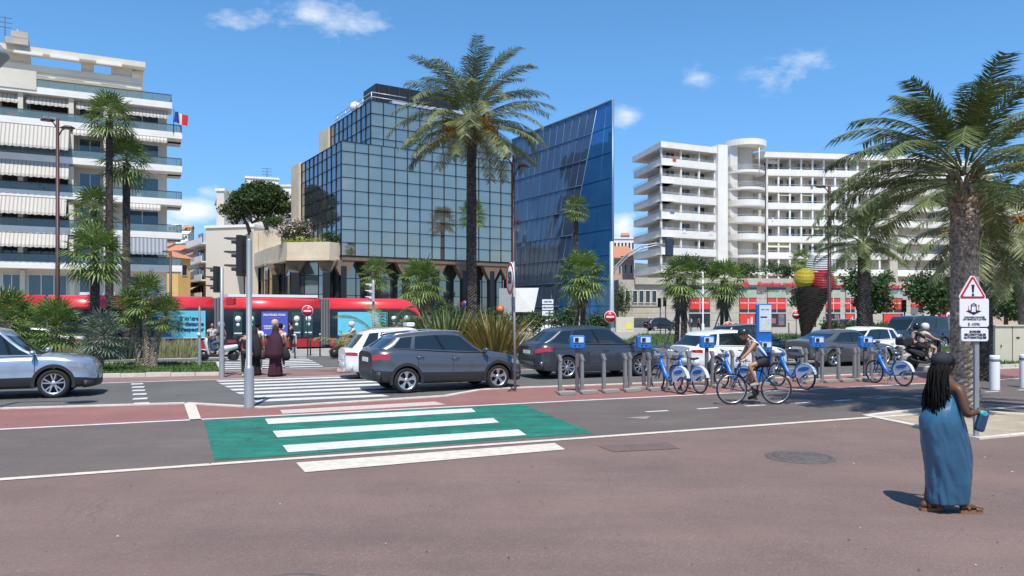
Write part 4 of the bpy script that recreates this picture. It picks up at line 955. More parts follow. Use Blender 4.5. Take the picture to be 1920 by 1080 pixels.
def rail(pts, z, T, hgt=.35, bars=2, step=1.6, m=None, off=.07):
    b = MB(); P = [Vector(p) for p in pts]
    for k in range(bars):
        zz = z + hgt * (k + 1) / bars; b.tube([(p.x, p.y + off, zz) for p in P], .028, 4)
    for i in range(len(P) - 1):
        L_ = (P[i + 1] - P[i]).length; n = max(1, int(L_ / step))
        for q_ in range(n + 1):
            p = P[i].lerp(P[i + 1], q_ / n); b.tube([(p.x, p.y + off, z - .02), (p.x, p.y + off, z + hgt)], .022, 4)
    return b.build('railing', m or M_lrail, T)
b = MB(); nl = (Vector((0, 0, 0)) - lw).normalized()
b.prism([(1.9, 2.2), (xa5 + .5, 2.2), (e1.x, e1.y + 2.3), (e2.x, e2.y + 2.3), (e3.x, e3.y + 2.4), (e3.x, e3.y + 12), (lw.x + 2.3, lw.y - 1.0)], 5, 29.2); b.build('wall', M_wallsh, A5)
out5 = [lw, Vector((0, 0, 0)), Vector((xa5, 0, 0))]
for k, z in enumerate(BZ):
    o = slabband(out5, z, 1.05, A5); rail(out5, z, o)
    o = slabband([e1, e2], z - .08, .95, A5); rail([e1, e2], z - .08, o, .3, 1, 2.4)
    o = slabband([e2, e3, e4], z - .08, .95, A5); rail([e2, e3], z - .08, o, .3, 1, 2.4)
    arc = [rc + Vector((rr5 * math.cos(a), rr5 * math.sin(a), 0)) for a in [R(-200 + 215 * q_ / 20) for q_ in range(21)]]
    if k in (0, 1, 5, 6):
        b = MB(); b.prism([(p.x, p.y) for p in arc], z - 1.22, z - .75); o = b.build('round_balcony', M_concw, A5); rail(arc, z - .78, o, .82, 3, 1.2, off=0)
    else:
        b = MB(); b.loft([[p + Vector((0, 0, z - 1.22)), p + Vector((0, 0, z)), rc + (p - rc) * .95 + Vector((0, 0, z)), rc + (p - rc) * .95 + Vector((0, 0, z - 1.2))] for p in arc], closed=True, cap=False, smooth=False); b.prism([(p.x, p.y) for p in arc], z - 1.2, z - 1.02); o = b.build('round_balcony', M_concw, A5); rail(arc, z, o, .3, 1, 1.2, off=0)
b = MB(); hi = [lw + Vector((-.3, 0, 0)), Vector((-.3, -.3, 0)), Vector((xa5, -.3, 0)), Vector((xa5, 12, 0)), lw + Vector((3, 0, 0))]; b.prism([(p.x, p.y) for p in hi], 28.8, 29.75)
b.prism([(e1.x - 2, e1.y - .3), (e2.x, e2.y - .3), (e3.x, e3.y - .3), (e4.x, e4.y), (e4.x, e4.y + 10), (e1.x - 2, e1.y + 10)], 29.0, 29.9)
b.prism([(rc.x + (rr5 + .25) * math.cos(R(a)), rc.y + (rr5 + .25) * math.sin(R(a))) for a in range(-200, 21, 11)], 30.6, 31.6); b.build('roof', M_concw, A5)
b = MB(); b.prism([(xa5, -.6), (xa5 + 1.6, -1.1), (xa5 + 1.6, 3), (xa5, 3)], 4, 30.2); b.prism([(rc.x - 3.3, rc.y - .2), (rc.x - 2.6, rc.y - 1.2), (rc.x - 2.6, rc.y + 3), (rc.x - 3.3, rc.y + 3)], 4, 31); b.build('stair_wall', M_concw, A5)
b = MB(); b.prism([(rc.x + (rr5 - 1.3) * math.cos(R(a)), rc.y + (rr5 - 1.3) * math.sin(R(a)) + 1) for a in range(-190, 11, 10)], 5, 30.7); b.build('round_core', M_wallsh, A5)
b = MB(); b.tube([(rc.x + .2, rc.y - rr5 + .05, 30.6), (rc.x + .2, rc.y - rr5 + .05, 25.5)], .09, 6); b.tube([(rc.x + .2, rc.y - rr5 + .05, 14), (rc.x + .2, rc.y - rr5 + .05, 7)], .09, 6)
b.build('round_post', M_concw, A5)
for k, z in enumerate(BZ):           # recessed window doors and white columns
    zb_ = z - .95; zt = zb_ + 2.45; random.seed(50 + k)
    for x0, x1 in [(2.4, 4.4), (5.3, 7.6), (8.3, xa5 - .3)]:
        window(A5, x0, x1 - .2, zb_, zt, 2.2, M_windk if random.random() < .55 else M_shut, 2, 'balcony_door')
    nb = 11
    dvec = (e2 - e1); rz_ = math.atan2(dvec.y, dvec.x)
    for q_ in range(nb):
        a = e1 + dvec * ((q_ + .12) / nb); W_ = MB(); wv = dvec.length / nb * .72
        g2 = random.random(); mm = M_windk if g2 < .6 else M_shut
        n_ = Vector((-dvec.y, dvec.x, 0)).normalized(); c = a + dvec.normalized() * wv / 2 + n_ * 2.24
        W_.box((c.x, c.y, (zb_ + zt) / 2), (wv, .1, 2.4), rz_); wo = W_.build('balcony_door', M_frame, A5)
        for s_ in (-.25, .25): V = MB(); cc = c + dvec.normalized() * wv * s_ - n_ * .06; V.box((cc.x, cc.y, (zb_ + zt) / 2), (wv * .46, .05, 2.2), rz_); V.build('pane', mm, wo)
    if k < 7:
        for p_ in (0.02, 3.9, 7.6, xa5 - .2):
            b = MB(); b.box((p_ + .18, .35, z + .95), (.28, .28, 1.9)); b.build('balcony_post', M_concw, A5)
for q_ in range(0, nb + 1):
    a = e1 + dvec * (q_ / nb); b = MB(); b.box((a.x, a.y + .28, 17.5), (.30, .3, 24), rz_); b.build('column', M_concw, A5)
b = MB(); a = e2; b.box((a.x, a.y - .1, 17.3), (1.5, .9, 25), rz_); b.build('pier', M_stone, A5)
for (q_, k, m_, dr) in [(1, 2, M_awnc, .55), (0, 5, M_awnc, .95), (1, 5, M_awnc, .95), (2, 3, M_awnc, .35), (0, 0, M_concw, .9), (4, 4, M_awnc, .6), (3, 2, M_awnc, .5)]:
    a = e1 + dvec * ((q_ + .06) / nb); c = e1 + dvec * ((q_ + .94) / nb); zt = BZ[k] + 1.75; b = MB(); n_ = Vector((-dvec.y, dvec.x, 0)).normalized()
    b.add([a + n_ * .7 + Vector((0, 0, zt)), c + n_ * .7 + Vector((0, 0, zt)), c + n_ * .12 + Vector((0, 0, zt - dr)), a + n_ * .12 + Vector((0, 0, zt - dr))], [(0, 1, 2, 3)]); b.build('awning', m_, A5)
# ---- podium with the supermarket
P6 = at(1160, 112); D6 = Vector((.992, .125, 0)).normalized(); A6 = thing('supermarket_podium', 'low beige stone podium with red supermarket windows and red sign lettering', 'building', P6, math.atan2(D6.y, D6.x))
x6 = lambda px: loc_x(P6, D6, px)
XR = x6(1850); M_red6 = mat('red_panel', (.62, .035, .03), .5, c2=(.68, .05, .04), scale=2); M_mint = mat('pale_green_blind', (.30, .38, .29), .6, c2=(.38, .45, .36), scale=1.5); M_mintl = mat('mint_bar', (.50, .58, .52), .5)
b = MB(); b.box((XR / 2, 8, 3.6), (XR, 16, 7.2))
b.box((x6(1395), -.2, 7.0), (x6(1640) - x6(1240), .5, 1.0)); b.build('wall', M_stone, A6)
b = MB()
for z in (1.1, 2.2, 3.3, 4.4, 5.5): b.box((XR / 2, -.004, z), (XR - .2, .02, .035))
b.build('stone_joints', mat('joint_dark', (.22, .2, .16), .9), A6)
for k, px in enumerate((1176, 1190, 1202, 1214, 1226)):
    window(A6, x6(px - 4.5), x6(px + 5), 3.7, 5.6, 0, M_windk, 1, 'window', M_concw, .15)
window(A6, x6(1157), x6(1169), 2.6, 5.2, 0, M_windk, 1, 'window', M_mull)
SH = [(1292, 1331, 0), (1386, 1418, 1), (1438, 1473, 2), (1502, 1530, 1), (1548, 1575, 2), (1585, 1602, 1), (1655, 1692, 1), (1708, 1730, 2), (1752, 1778, 1), (1800, 1826, 2)]
for px0, px1, kd in SH:
    x0, x1 = x6(px0), x6(px1); xm = (x0 + x1) / 2; w_ = x1 - x0
    b = MB(); b.box((xm, -.02, 3.05), (w_, .16, 6.1)); sf = b.build('shop_window', M_windk, A6)
    b = MB(); b.box((xm, -.14, 5.15), (w_ - .05, .08, 1.2)); b.build('blind', M_mint, sf)
    b = MB()
    for s_ in (-1, 1): b.box((xm + s_ * w_ * .25, -.13, 3.6), (w_ * .47, .08, 1.65))
    b.build('red_panel', M_red6, sf)
    b = MB(); b.box((xm, -.16, 2.18), (w_ + .1, .12, .14)); b.box((xm, -.16, 3.4), (.09, .1, 2.4)); b.build('glazing_bar', M_mintl, sf)
    if kd == 1: b = MB(); b.box((xm - w_ * .05, -.12, 1.15), (w_ * .85, .08, 1.9)); b.build('red_poster', M_red6, sf); b = MB(); b.box((xm + w_ * .2, -.17, .95), (w_ * .12, .03, 1.3)); b.box((xm - .0, -.17, .8), (w_ * .09, .03, 1.0)); b.build('poster_figure', M_frame, sf)
    if kd == 2: b = MB(); b.box((xm + w_ * .25, -.12, 1.15), (w_ * .32, .08, 1.7)); b.box((xm - w_ * .2, -.12, 1.0), (w_ * .3, .08, .8)); b.build('window_display', mat('display_blue', (.06, .14, .22), .5, c2=(.4, .1, .12), scale=1.2, lo=.45, hi=.55), sf)
    for s_ in (-1, 1):
        text('Carrefour', .30, M_frame, sf, face_M((xm + s_ * w_ * .25, -.19, 3.75), (1, 0, 0)), bold=.01)
M_redl = mat('sign_red', (.66, .02, .03), .4)
def sign(x, z, size, T, rev=False):
    y = -.62
    text('Carrefour market', size, M_redl, T, face_M((x + size * .7, y, z), (1, 0, 0)), 'sign_lettering', .05, bold=.03, sx=1.02)
    lxs = x - size * 5.1 if not rev else x + size * 5.4
    b = MB(); s_ = size * .55
    for q_ in (-1, 1): b.ext([(lxs + q_ * s_ * 1.25, y, z), (lxs + q_ * s_ * .35, y, z + s_), (lxs + q_ * s_ * .1, y, z + s_ * .55), (lxs + q_ * s_ * .1, y, z - s_ * .55), (lxs + q_ * s_ * .35, y, z - s_)], (0, .1, 0))
    b.build('sign_emblem', M_redl, T)
sign(x6(1449), 6.6, .92, A6); sign(x6(1672), 6.35, .85, A6, True)
b = MB(); b.box((x6(1590), -.3, 6.3), (4.4, .1, .35)); b.build('red_fascia', M_redl, A6)
b = MB(); b.box((x6(1196), -2.0, 3.05), (x6(1222) - x6(1165), 2.2, .16)); b.build('bus_shelter_roof', M_railm, A6)
# ---- more distant buildings
def block(label, px0, px1, Y, ytop, m, dep=12, roof=None, rows=0, ncol=0, name='apartment_block', skew=0.0, z0=0, glass=M_windk, balc=False, wv=.45):
    a, c = at(px0, Y), at(px1, Y + skew); zt = H + (YH - ytop) * Y / F; d = (c - a); L_ = d.length; T = thing(name, label, 'building', a, math.atan2(d.y, d.x))
    b = MB(); b.box((L_ / 2, dep / 2, zt / 2), (L_, dep, zt)); b.build('wall', m, T)
    if roof == 'tile':
        b = MB(); e = .5; b.ext([(-e, -e, zt), (-e, dep + e, zt), (-e, dep / 2, zt + dep * .16)], (L_ + 2 * e, 0, 0)); b.build('roof', M_roofed, T)
    else: b = MB(); b.box((L_ / 2, dep / 2, zt + .2), (L_ + .4, dep + .4, .4)); b.build('roof', M_concw, T)
    for r_ in range(rows):
        z = zt - 2.6 - r_ * 2.9
        if z < 1: break
        for q_ in range(ncol):
            x = L_ * (q_ + .5) / ncol; wd = L_ / ncol * wv; window(T, x - wd / 2, x + wd / 2, z, z + 1.7, 0, glass, 1)
        if balc: b = MB(); b.box((L_ / 2, -.6, z - .2), (L_ + .3, 1.2, .18)); b.box((L_ / 2, -1.15, z + .25), (L_ + .3, .1, .8)); b.build('balcony', M_concw, T)
    return T
M_ochre = mat('ochre_render', (.66, .40, .13), .85, c2=(.70, .45, .17), scale=.6); M_pale = mat('pale_render', (.60, .54, .45), .85, c2=(.66, .60, .51), scale=.4, dirt=((.48, .43, .36), .4, .4))
M_pink = mat('pink_render', (.52, .38, .30), .85)
block('narrow ochre yellow building between the cream block and the pale gabled flats', 334, 357, 112, 484, M_ochre, 10, 'tile', 1, 1, skew=2)
bp_ = block('pale render flats with a blank side wall behind the traffic lights', 386, 476, 118, 428, M_pale, 16, None, 0, 0, skew=-2)
lxp = loc_x(at(386, 118), Vector((1, 0, 0)), 410)
Tb = thing('apartment_building', 'pale flats with stacked side balconies and striped blinds behind the thin lamp post', 'building', at(357, 127), math.atan2(-9, at(386, 118).x - at(357, 127).x))
L_ = (at(386, 118) - at(357, 127)).length; b = MB(); b.box((L_ / 2, 4, 7.5), (L_ - .1, 6, 15.4)); b.build('wall', M_pale, Tb)
for k, z in enumerate((1.6, 4.5, 7.4, 10.3, 13.2)):
    b = MB(); b.box((L_ / 2, .2, z), (L_, 1.8, .2)); b.box((L_ / 2, -.66, z + .5), (L_, .1, .9)); b.build('balcony', M_concw, Tb)
    window(Tb, L_ * .68, L_ * .92, z + .2, z + 2.3, .98, M_windk, 1); window(Tb, L_ * .12, L_ * .5, z + .2, z + 2.3, .98, M_windk, 2)
    if k in (1, 2, 3): awning(Tb, .4, L_ * .6, z + 2.5, .9, 1.9, .8, M_awn)
b = MB(); 
t1 = block('tall pale chimney stack block rising behind the blank side wall', 406, 420, 122, 358, M_pale, 3); 
t2 = block('stepped pale flats with red tiled roof edge behind the umbrella pine', 421, 466, 136, 372, M_pale, 10, 'tile', 4, 3, skew=2, balc=True)
t3 = block('highest pale flats with a flat roof and an aerial behind the umbrella pine', 461, 522, 146, 334, M_concw, 12, None, 6, 4, skew=2)
zt = H + (YH - 334) * 146 / F; b = MB(); b.tube([(4, 4, zt), (4, 4, zt + 3)], .06, 5)
for q_ in (1.6, 2.2, 2.8): b.tube([(3, 4, zt + q_), (5, 4, zt + q_)], .04, 4)
b.build('aerial', M_railm, t3)
t4 = block('white flats glimpsed between the umbrella pine and the glass building', 518, 560, 150, 350, M_concw, 10, None, 6, 3, balc=True)
t5 = block('grey dwelling block between the cream flats and the ochre building', 314, 336, 150, 470, M_pale, 10, 'tile', 3, 2)
t6 = block('low building with orange tiled roof between the blue tower and the white block', 1146, 1189, 140, 487, M_pink, 14, None, 1, 4)
b = MB(); zt = H + (YH - 487) * 140 / F; b.ext([(-.5, -.8, zt + .3), (-.5, 14, zt + .3), (-.5, 14, zt + 3.6), (-.5, 12, zt + 3.6)], (5.5, 0, 0)); b.build('tiled_roof', M_roofed, t6)
t7 = block('flat roofed white house on the rise behind the orange tiled roof', 1150, 1190, 190, 448, M_concw, 8, None, 1, 6, wv=.6)
t8 = block('pinkish flats with white balconies seen through the palm fronds at the right edge', 1862, 1990, 125, 372, M_pink, 14, None, 6, 5, balc=True)
t9 = block('low white rounded block end seen behind the large palm trunk', 1768, 1860, 136, 330, M_concw, 14, None, 7, 4, balc=True)
t10 = block('yellow flats far behind the thin brown lamp post', 318, 334, 120, 520, M_ochre, 8, None, 1, 1)
# hillside with houses far behind
hb = MB(); nx, ny = 60, 14; hv = []
for j in range(ny + 1):
    for i in range(nx + 1):
        x = -520 + 1040 * i / nx; y = 330 + 420 * j / ny; t = j / ny
        z = max(0, (math.sin(min(1, t * 1.3) * math.pi / 2) * (44 + 14 * math.sin(x * .011 + 1) + 8 * noise.noise(Vector((x * .02, y * .02, 0)))) - 1)) * (1 if -420 < x < -60 else .8)
        hv.append((x, y, z))
hb.add(hv, [(j * (nx + 1) + i, j * (nx + 1) + i + 1, (j + 1) * (nx + 1) + i + 1, (j + 1) * (nx + 1) + i) for j in range(ny) for i in range(nx)], 0, True)
struct('hills', hb, mat('hill_scrub', (.075, .095, .055), .95, c2=(.13, .13, .09), scale=.05, detail=9))
HC = ['cream', 'white', 'ochre', 'grey', 'pink', 'sand']
HM = [M_plaster, M_concw, M_ochre, M_wallsh, M_pink, M_stone]
random.seed(3)
hl = [(316, 452, 360, 0), (324, 438, 420, 1), (333, 446, 390, 3), (341, 432, 460, 4), (350, 440, 400, 1), (321, 464, 330, 5), (346, 458, 345, 0), (354, 428, 480, 2), (329, 426, 520, 3), (1172, 443, 430, 5)]
WH = ['lowest on the left beside the cream block', 'above the grey dwelling block', 'left of the middle', 'near the crest over the ochre roof', 'right of the middle beside the pale flats', 'bottom left of the cluster', 'bottom right of the cluster', 'at the top right of the cluster', 'on the crest at the left', 'alone right of the blue tower']
for k, (px, py, Y, c) in enumerate(hl):
    p = at(px, Y, py); T = thing('hillside_house', '%s house far up the hillside, %s' % (HC[c], WH[k]), 'house', (p.x, p.y, p.z - 7), random.uniform(-.3, .3), 'houses on the far hillside')
    w_ = Y * 14 / F; b = MB(); b.box((0, 0, 3), (w_, 8, 8)); b.build('wall', HM[c], T)
    b = MB(); b.ext([(-w_ / 2 - .4, -4.4, 7), (-w_ / 2 - .4, 4.4, 7), (-w_ / 2 - .4, 0, 9)], (w_ + .8, 0, 0)); b.build('roof', M_roofed if k % 2 else M_concw, T)
    for q_ in (-.28, .28):
        for z in (1.6, 4.6): window(T, q_ * w_ - .6, q_ * w_ + .6, z, z + 1.5, -4, M_windk, 1)

# things left on the balconies of the white block
random.seed(12)
its = [(mat('towel_' + n_, c_), n_) for n_, c_ in (('white', (.7, .7, .7)), ('lilac', (.3, .2, .45)), ('blue', (.08, .2, .4)), ('red', (.5, .06, .05)), ('green', (.05, .2, .06)))]
for i in range(26):
    k = random.randrange(7); z = BZ[k]; mm, n_ = random.choice(its)
    if i % 3: q = e1 + dvec * random.uniform(.02, .95); x, y = q.x, q.y
    else: x, y = random.uniform(.5, xa5 - .5), 0
    b = MB(); w_ = random.uniform(.35, .9); h_ = random.uniform(.3, .65); b.rbox((x, y - .03 if i % 2 else y + .5, z - h_ * .3 if i % 2 else z + h_ * .3), (w_, .05 if i % 2 else .3, h_), .03); b.build('towel' if i % 2 else 'balcony_pot', mm, A5)
for i in range(16):
    k = random.randrange(5); x = -random.uniform(.5, 12.5); z = FL[k]; b = MB(); b.rbox((x, -1.1, z + .62), (random.uniform(.3, .8), .4, random.uniform(.4, .8)), .06); b.build('balcony_furniture', random.choice(its)[0] if i % 3 else M_frame, A1)
for i in range(9):
    p = (-random.uniform(.3, 12.5), -1.45, FL[random.randrange(5)] + .7); b = MB()
    for q in range(60): d = Vector((random.gauss(0, .35), random.gauss(0, .12), random.uniform(0, .5))); a = Vector(p) + d; b.add([a, a + Vector((.12, 0, .05)), a + Vector((.05, .03, .14))], [(0, 1, 2)])
    b.build('balcony_plant', mat('balcony_leaf', (.04, .09, .02), .7), A1)
# ================================================================ palms, trees and plants
M_date = mat('date_frond', (.065, .10, .028), .55, tint=(.29, .295, .115), trans=.12, spec=.5)
M_date2 = mat('dark_date_frond', (.038, .070, .018), .5, tint=(.22, .26, .08), trans=.12, spec=.5)
M_fan = mat('fan_frond', (.045, .10, .02), .5, tint=(.26, .34, .075), trans=.2)
M_fanb = mat('blue_fan_frond', (.085, .125, .085), .5, tint=(.24, .29, .21), trans=.15)
M_dead = mat('dead_frond', (.15, .11, .065), .9, tint=(.30, .23, .14))
M_trunk = mat('palm_trunk', (.15, .11, .083), .95, c2=(.44, .36, .285), scale=14, detail=7, bump=.9, bscale=22, lo=.4, hi=.62)
M_trunkd = mat('dark_palm_trunk', (.040, .030, .025), .95, c2=(.115, .09, .075), scale=9, detail=7, bump=.9, bscale=22, lo=.4, hi=.62)
M_bark = mat('bark', (.07, .055, .045), .95, c2=(.13, .105, .085), scale=6, bump=.6)
M_fruit = mat('date_fruit', (.42, .17, .02), .7, tint=(.60, .32, .05))
def trunk_mesh(h, r0, r1, lean=(0, 0), sc=.12, rough=.20, flare=1.25, n=18):
    b = MB(); k = max(8, int(h / (sc * .5))); rings = []
    for i in range(k + 1):
        t = i / k; z = h * t; r = lerp(r0, r1, t) * (1 + (flare - 1) * max(0, 1 - t * 6)) ; cx = lean[0] * t * t; cy = lean[1] * t * t; ring = []
        for j in range(n):
            a = 2 * math.pi * j / n; ph = z / sc
            d = abs(((ph + (a * n / (4 * math.pi))) % 1) - .5) + abs(((ph - (a * n / (4 * math.pi))) % 1) - .5)
            rr = r * (1 + rough * (d - .5) + random.uniform(-.05, .05)); ring.append(Vector((cx + rr * math.cos(a), cy + rr * math.sin(a), z - .02)))
        rings.append(ring)
    b.loft(rings, smooth=False); return b
def feather(b, base, az, el0, L_, droop, rnd, nl=44, ll=.48, lw=.032, tint=.5, stem=.022, twist=0.0):
    pts = []; p = Vector(base); el = el0; ns = 14
    for i in range(ns + 1):
        pts.append(p.copy()); t = i / ns; el = el0 - droop * (t ** 1.5)
        p = p + Vector((math.cos(el) * math.cos(az + twist * t), math.cos(el) * math.sin(az + twist * t), math.sin(el))) * (L_ / ns)
    b.tube(pts, [stem * (1 - .85 * i / ns) for i in range(ns + 1)], 4, tint=min(1, tint + .45))
    side = Vector((-math.sin(az), math.cos(az), 0))
    for i in range(nl):
        t = .16 + .84 * (i / nl) ** .9; f = t * ns; k = min(ns - 1, int(f)); q = pts[k].lerp(pts[k + 1], f - k); tan = (pts[k + 1] - pts[k]).normalized(); up = side.cross(tan).normalized()
        if up.z < 0 and el0 > -.6: up = up
        lt = ll * (math.sin(min(1, (t + .04)) * math.pi * .88) ** .6 + .15) 
        for s in (-1, 1):
            d = (tan * rnd.uniform(.55, .85) + side * s * rnd.uniform(.75, .95) + up * rnd.uniform(-.05, .45)).normalized() * lt * rnd.uniform(.85, 1.1)
            w_ = tan * lw * .5; m1 = q + d * .5 + Vector((0, 0, -.02)); e = q + d + Vector((0, 0, -.10 * lt))
            tt = min(1, max(0, tint + rnd.uniform(-.25, .25)))
            b.add([q - w_ * .6, q + w_ * .6, m1 + w_, m1 - w_, e], [(0, 1, 2, 3), (3, 2, 4)], 0, False, max(.001, tt))
def date_palm(label, loc, h, r0, r1, L_, nf, seed, mt=None, tr=None, lean=(0, 0), dens=44, ll=.48, fruit=0, lo=-.9, group='date palms', cr=.0, droopk=1.0, lw=.032, ups=1.0):
    rnd = random.Random(seed); T = thing('palm_tree', label, 'palm tree', loc, 0, group); random.seed(seed)
    trunk_mesh(h, r0, r1, lean).build('trunk', tr or M_trunk, T)
    b = MB(); top = Vector((lean[0], lean[1], h)); b2 = MB()
    for i in range(nf):
        t = (i + .5) / nf; az = i * 2.39996 + rnd.uniform(-.25, .25); el = lerp(1.45, lo, t ** .85) + rnd.uniform(-.12, .12)
        dr = (lerp(.9, 1.5, t) + rnd.uniform(-.2, .25)) * droopk if t < .7 else rnd.uniform(.3, .7) * droopk
        l_ = L_ * (lerp(.92, 1.05, t) if t < .75 else .85) * lerp(ups, 1, min(1, t / .4)) * rnd.uniform(.9, 1.08)
        base = top + Vector((math.cos(az) * (.10 + r1 * .6 * t), math.sin(az) * (.10 + r1 * .6 * t), .55 - .65 * t + cr))
        feather(b, base, az, el, l_, dr, rnd, dens, ll, lw, min(.95, lerp(.22, .55, t) + rnd.uniform(-.15, .2) + (.25 if rnd.random() < .15 else 0)), twist=rnd.uniform(-.3, .3))
    b.build('crown', mt or M_date, T)
    b = MB()                                # cut frond bases under the crown
    for i in range(46):
        a = i * 2.39996; z = h - .55 + .8 * i / 46; p = Vector((top.x + math.cos(a) * r1 * .8, top.y + math.sin(a) * r1 * .8, z)); o = Vector((math.cos(a), math.sin(a), 1.2)).normalized() * rnd.uniform(.18, .32)
        b.tube([p, p + o], [.06, .025], 5, tint=rnd.uniform(.1, 1))
    b.build('frond_stubs', M_dead, T)
    for i in range(fruit):
        a = i * 2.2 + .9; b = MB(); c = top + Vector((math.cos(a) * .42, math.sin(a) * .42, .55)); e = c + Vector((math.cos(a) * .52, math.sin(a) * .52, -.05 - .3 * (i % 2)))
        b.tube([top + Vector((0, 0, .4)), c, e], .018, 4, tint=1)
        for k in range(46):
            d = Vector((rnd.gauss(0, .10), rnd.gauss(0, .10), rnd.uniform(-.45, .02))); b.tube([e, e + d], [.012, .028], 4, tint=rnd.uniform(.1, 1))
        b.build('fruit_cluster', M_fruit, T)
    return T
def fan_leaf(b, base, az, el, pl, fr, rnd, ns=15, spread=2.0, tint=.5, droop=.5):
    d = Vector((math.cos(el) * math.cos(az), math.cos(el) * math.sin(az), math.sin(el))); s = Vector((-math.sin(az), math.cos(az), 0)); hub = Vector(base) + d * pl; hub.z -= .06 * pl
    b.tube([base, hub], [.018, .010], 4, tint=min(1, tint + .35)); up = s.cross(d).normalized()
    for k in range(ns):
        a = -spread + 2 * spread * k / (ns - 1); v = (d * math.cos(a) + s * math.sin(a)).normalized(); l_ = fr * (.72 + .28 * math.cos(a * .55)) * rnd.uniform(.92, 1.06)
        w_ = (s * math.cos(a) - d * math.sin(a)) * (fr * spread / ns * .42); m1 = hub + v * l_ * .58 + up * .02 * (1 if k % 2 else -1) - Vector((0, 0, droop * l_ * .10)); e = hub + v * l_ - Vector((0, 0, droop * l_ * rnd.uniform(.3, .5)))
        b.add([hub, m1 + w_, e, m1 - w_], [(0, 1, 2, 3)], 0, False, min(1, max(.001, tint + rnd.uniform(-.15, .15))))
def fan_palm(label, loc, h, r0, cr, nl, seed, mt=None, skirt=0, lean=(0, 0), tr=None, group='fan palms', r1=None, bush=None, base_stakes=False, droop=.6):
    rnd = random.Random(seed); random.seed(seed); T = thing('fan_palm', label, 'palm tree', loc, 0, group)
    hh = max(.25, h - cr * .15); trunk_mesh(hh, r0, r1 or r0 * .85, lean, .09, .22).build('trunk', tr or M_trunkd, T)
    b = MB(); top = Vector((lean[0], lean[1], hh))
    for i in range(nl):
        t = (i + .5) / nl; az = i * 2.39996 + rnd.uniform(-.2, .2); el = lerp(1.4, -.75, t ** .9) + rnd.uniform(-.1, .1)
        fan_leaf(b, top + Vector((0, 0, .12 - .25 * t)), az, el, cr * rnd.uniform(.46, .60), cr * rnd.uniform(.5, .62), rnd, 15, 1.9, min(.95, lerp(.25, .5, t) + rnd.uniform(-.2, .3)), droop * (.5 + t))
    b.build('crown', mt or M_fan, T)
    if skirt:
        b = MB()
        for i in range(skirt): az = i * 2.39996; z = -.3 - .75 * cr * (i / skirt); fan_leaf(b, top + Vector((0, 0, z * .6)), az, rnd.uniform(-1.45, -1.05), cr * .35, cr * .5, rnd, 9, .8, rnd.uniform(.1, .9), .1)
        b.build('dead_skirt', M_dead, T)
    if base_stakes:
        for a in (.3, 2.5, 4.4): b = MB(); b.tube([(math.cos(a) * 1.1, math.sin(a) * 1.1, 0), (math.cos(a) * .15, math.sin(a) * .15, h * .55)], .05, 6); b.build('support_stake', mat('stake_wood', (.34, .29, .24), .8), T)
    return T
# date palms
date_palm('tall slim date palm with orange fruit standing before the mirror glass building', at(884, 29.6), 9.25, .21, .18, 3.35, 74, 11, tr=M_trunkd, dens=70, ll=.46, fruit=8, lo=-.42, droopk=1.12, cr=.25)
date_palm('big near date palm with a thick shaggy trunk in the sand bed behind the woman', G(1808, 774), 4.85, .25, .27, 3.15, 56, 23, mt=M_date2, dens=92, ll=.44, fruit=0, lo=-.28, cr=.05, droopk=1.12, lw=.028, ups=.72)
date_palm('second date palm hidden behind the big near trunk, only its side fronds showing', at(1846, 23.4), 4.55, .22, .22, 2.4, 50, 31, tr=M_trunkd, dens=50, fruit=3, lo=-1.0)
date_palm('medium date palm with drooping fronds right of the ice cream cone sculpture', at(1620, 38), 5.55, .34, .30, 2.75, 50, 47, mt=M_date2, tr=M_trunkd, dens=56, lo=-.35, droopk=1.25)
date_palm('pale date palm cut by the right edge of the picture', at(1922, 40), 4.4, .3, .3, 3.3, 48, 53, dens=36, lo=-.8)
date_palm('young stemless date palm arching behind the white taxi', at(722, 27.6), .5, .16, .14, 2.3, 17, 61, dens=40, ll=.4, lo=.1, droopk=1.25)
# fan palms
FP = [('tallest slender fan palm before the cream apartment block', on_n(205, 40), 11.6, .17, 1.35, 34, 71, None, 0, None),
      ('second tall fan palm just right of the tallest one', on_n(237, 41), 9.7, .19, 1.4, 34, 72, None, 0, None),
      ('fan palm crown low in front of the two tall fan palms', on_n(176, 42.5), 7.5, .17, 1.35, 30, 73, None, 8, None),
      ('bright green bushy fan palm above the silver blue car', on_n(178, 37.4), 4.9, .2, 1.5, 36, 74, None, 0, None),
      ('slim fan palm on a bare trunk before the blue glass tower', at(1080, 62), 11.0, .22, 1.3, 32, 75, None, 0, None),
      ('very tall fan palm against the mirror glass, half hidden by the date palm trunk', at(886, 84.2), 13.6, .25, 1.95, 34, 76, None, 0, None),
      ('fan palm before the arches, just left of the grey traffic signal', at(705, 62), 5.6, .25, 1.6, 32, 77, None, 6, None),
      ('full fan palm before the arches, above the front end of the tram', at(790, 56), 4.9, .28, 2.0, 38, 78, None, 12, None),
      ('bushy fan palm before the foot of the blue glass tower', at(1090, 50), 4.9, .28, 1.95, 42, 79, None, 10, None),
      ('fan palm with a brown skirt and a thick trunk, left of its twin', at(1277, 44), 4.4, .36, 1.55, 38, 80, None, 22, None),
      ('fan palm with a brown skirt standing on stakes, right of its twin', at(1358, 52), 4.7, .30, 1.75, 38, 81, None, 22, None),
      ('small fan palm on the podium roof above the ice cream cone sculpture', at(1503, 116) + Vector((0, 0, 7)), 3.6, .25, 2.4, 26, 82, None, 0, None)]
for lb, lc, h, r0, cr, nl, sd_, mt_, sk, _ in FP: fan_palm(lb, lc, h, r0, cr, nl, sd_, mt_, sk, base_stakes=sd_ in (79, 80, 81), droop=.8)
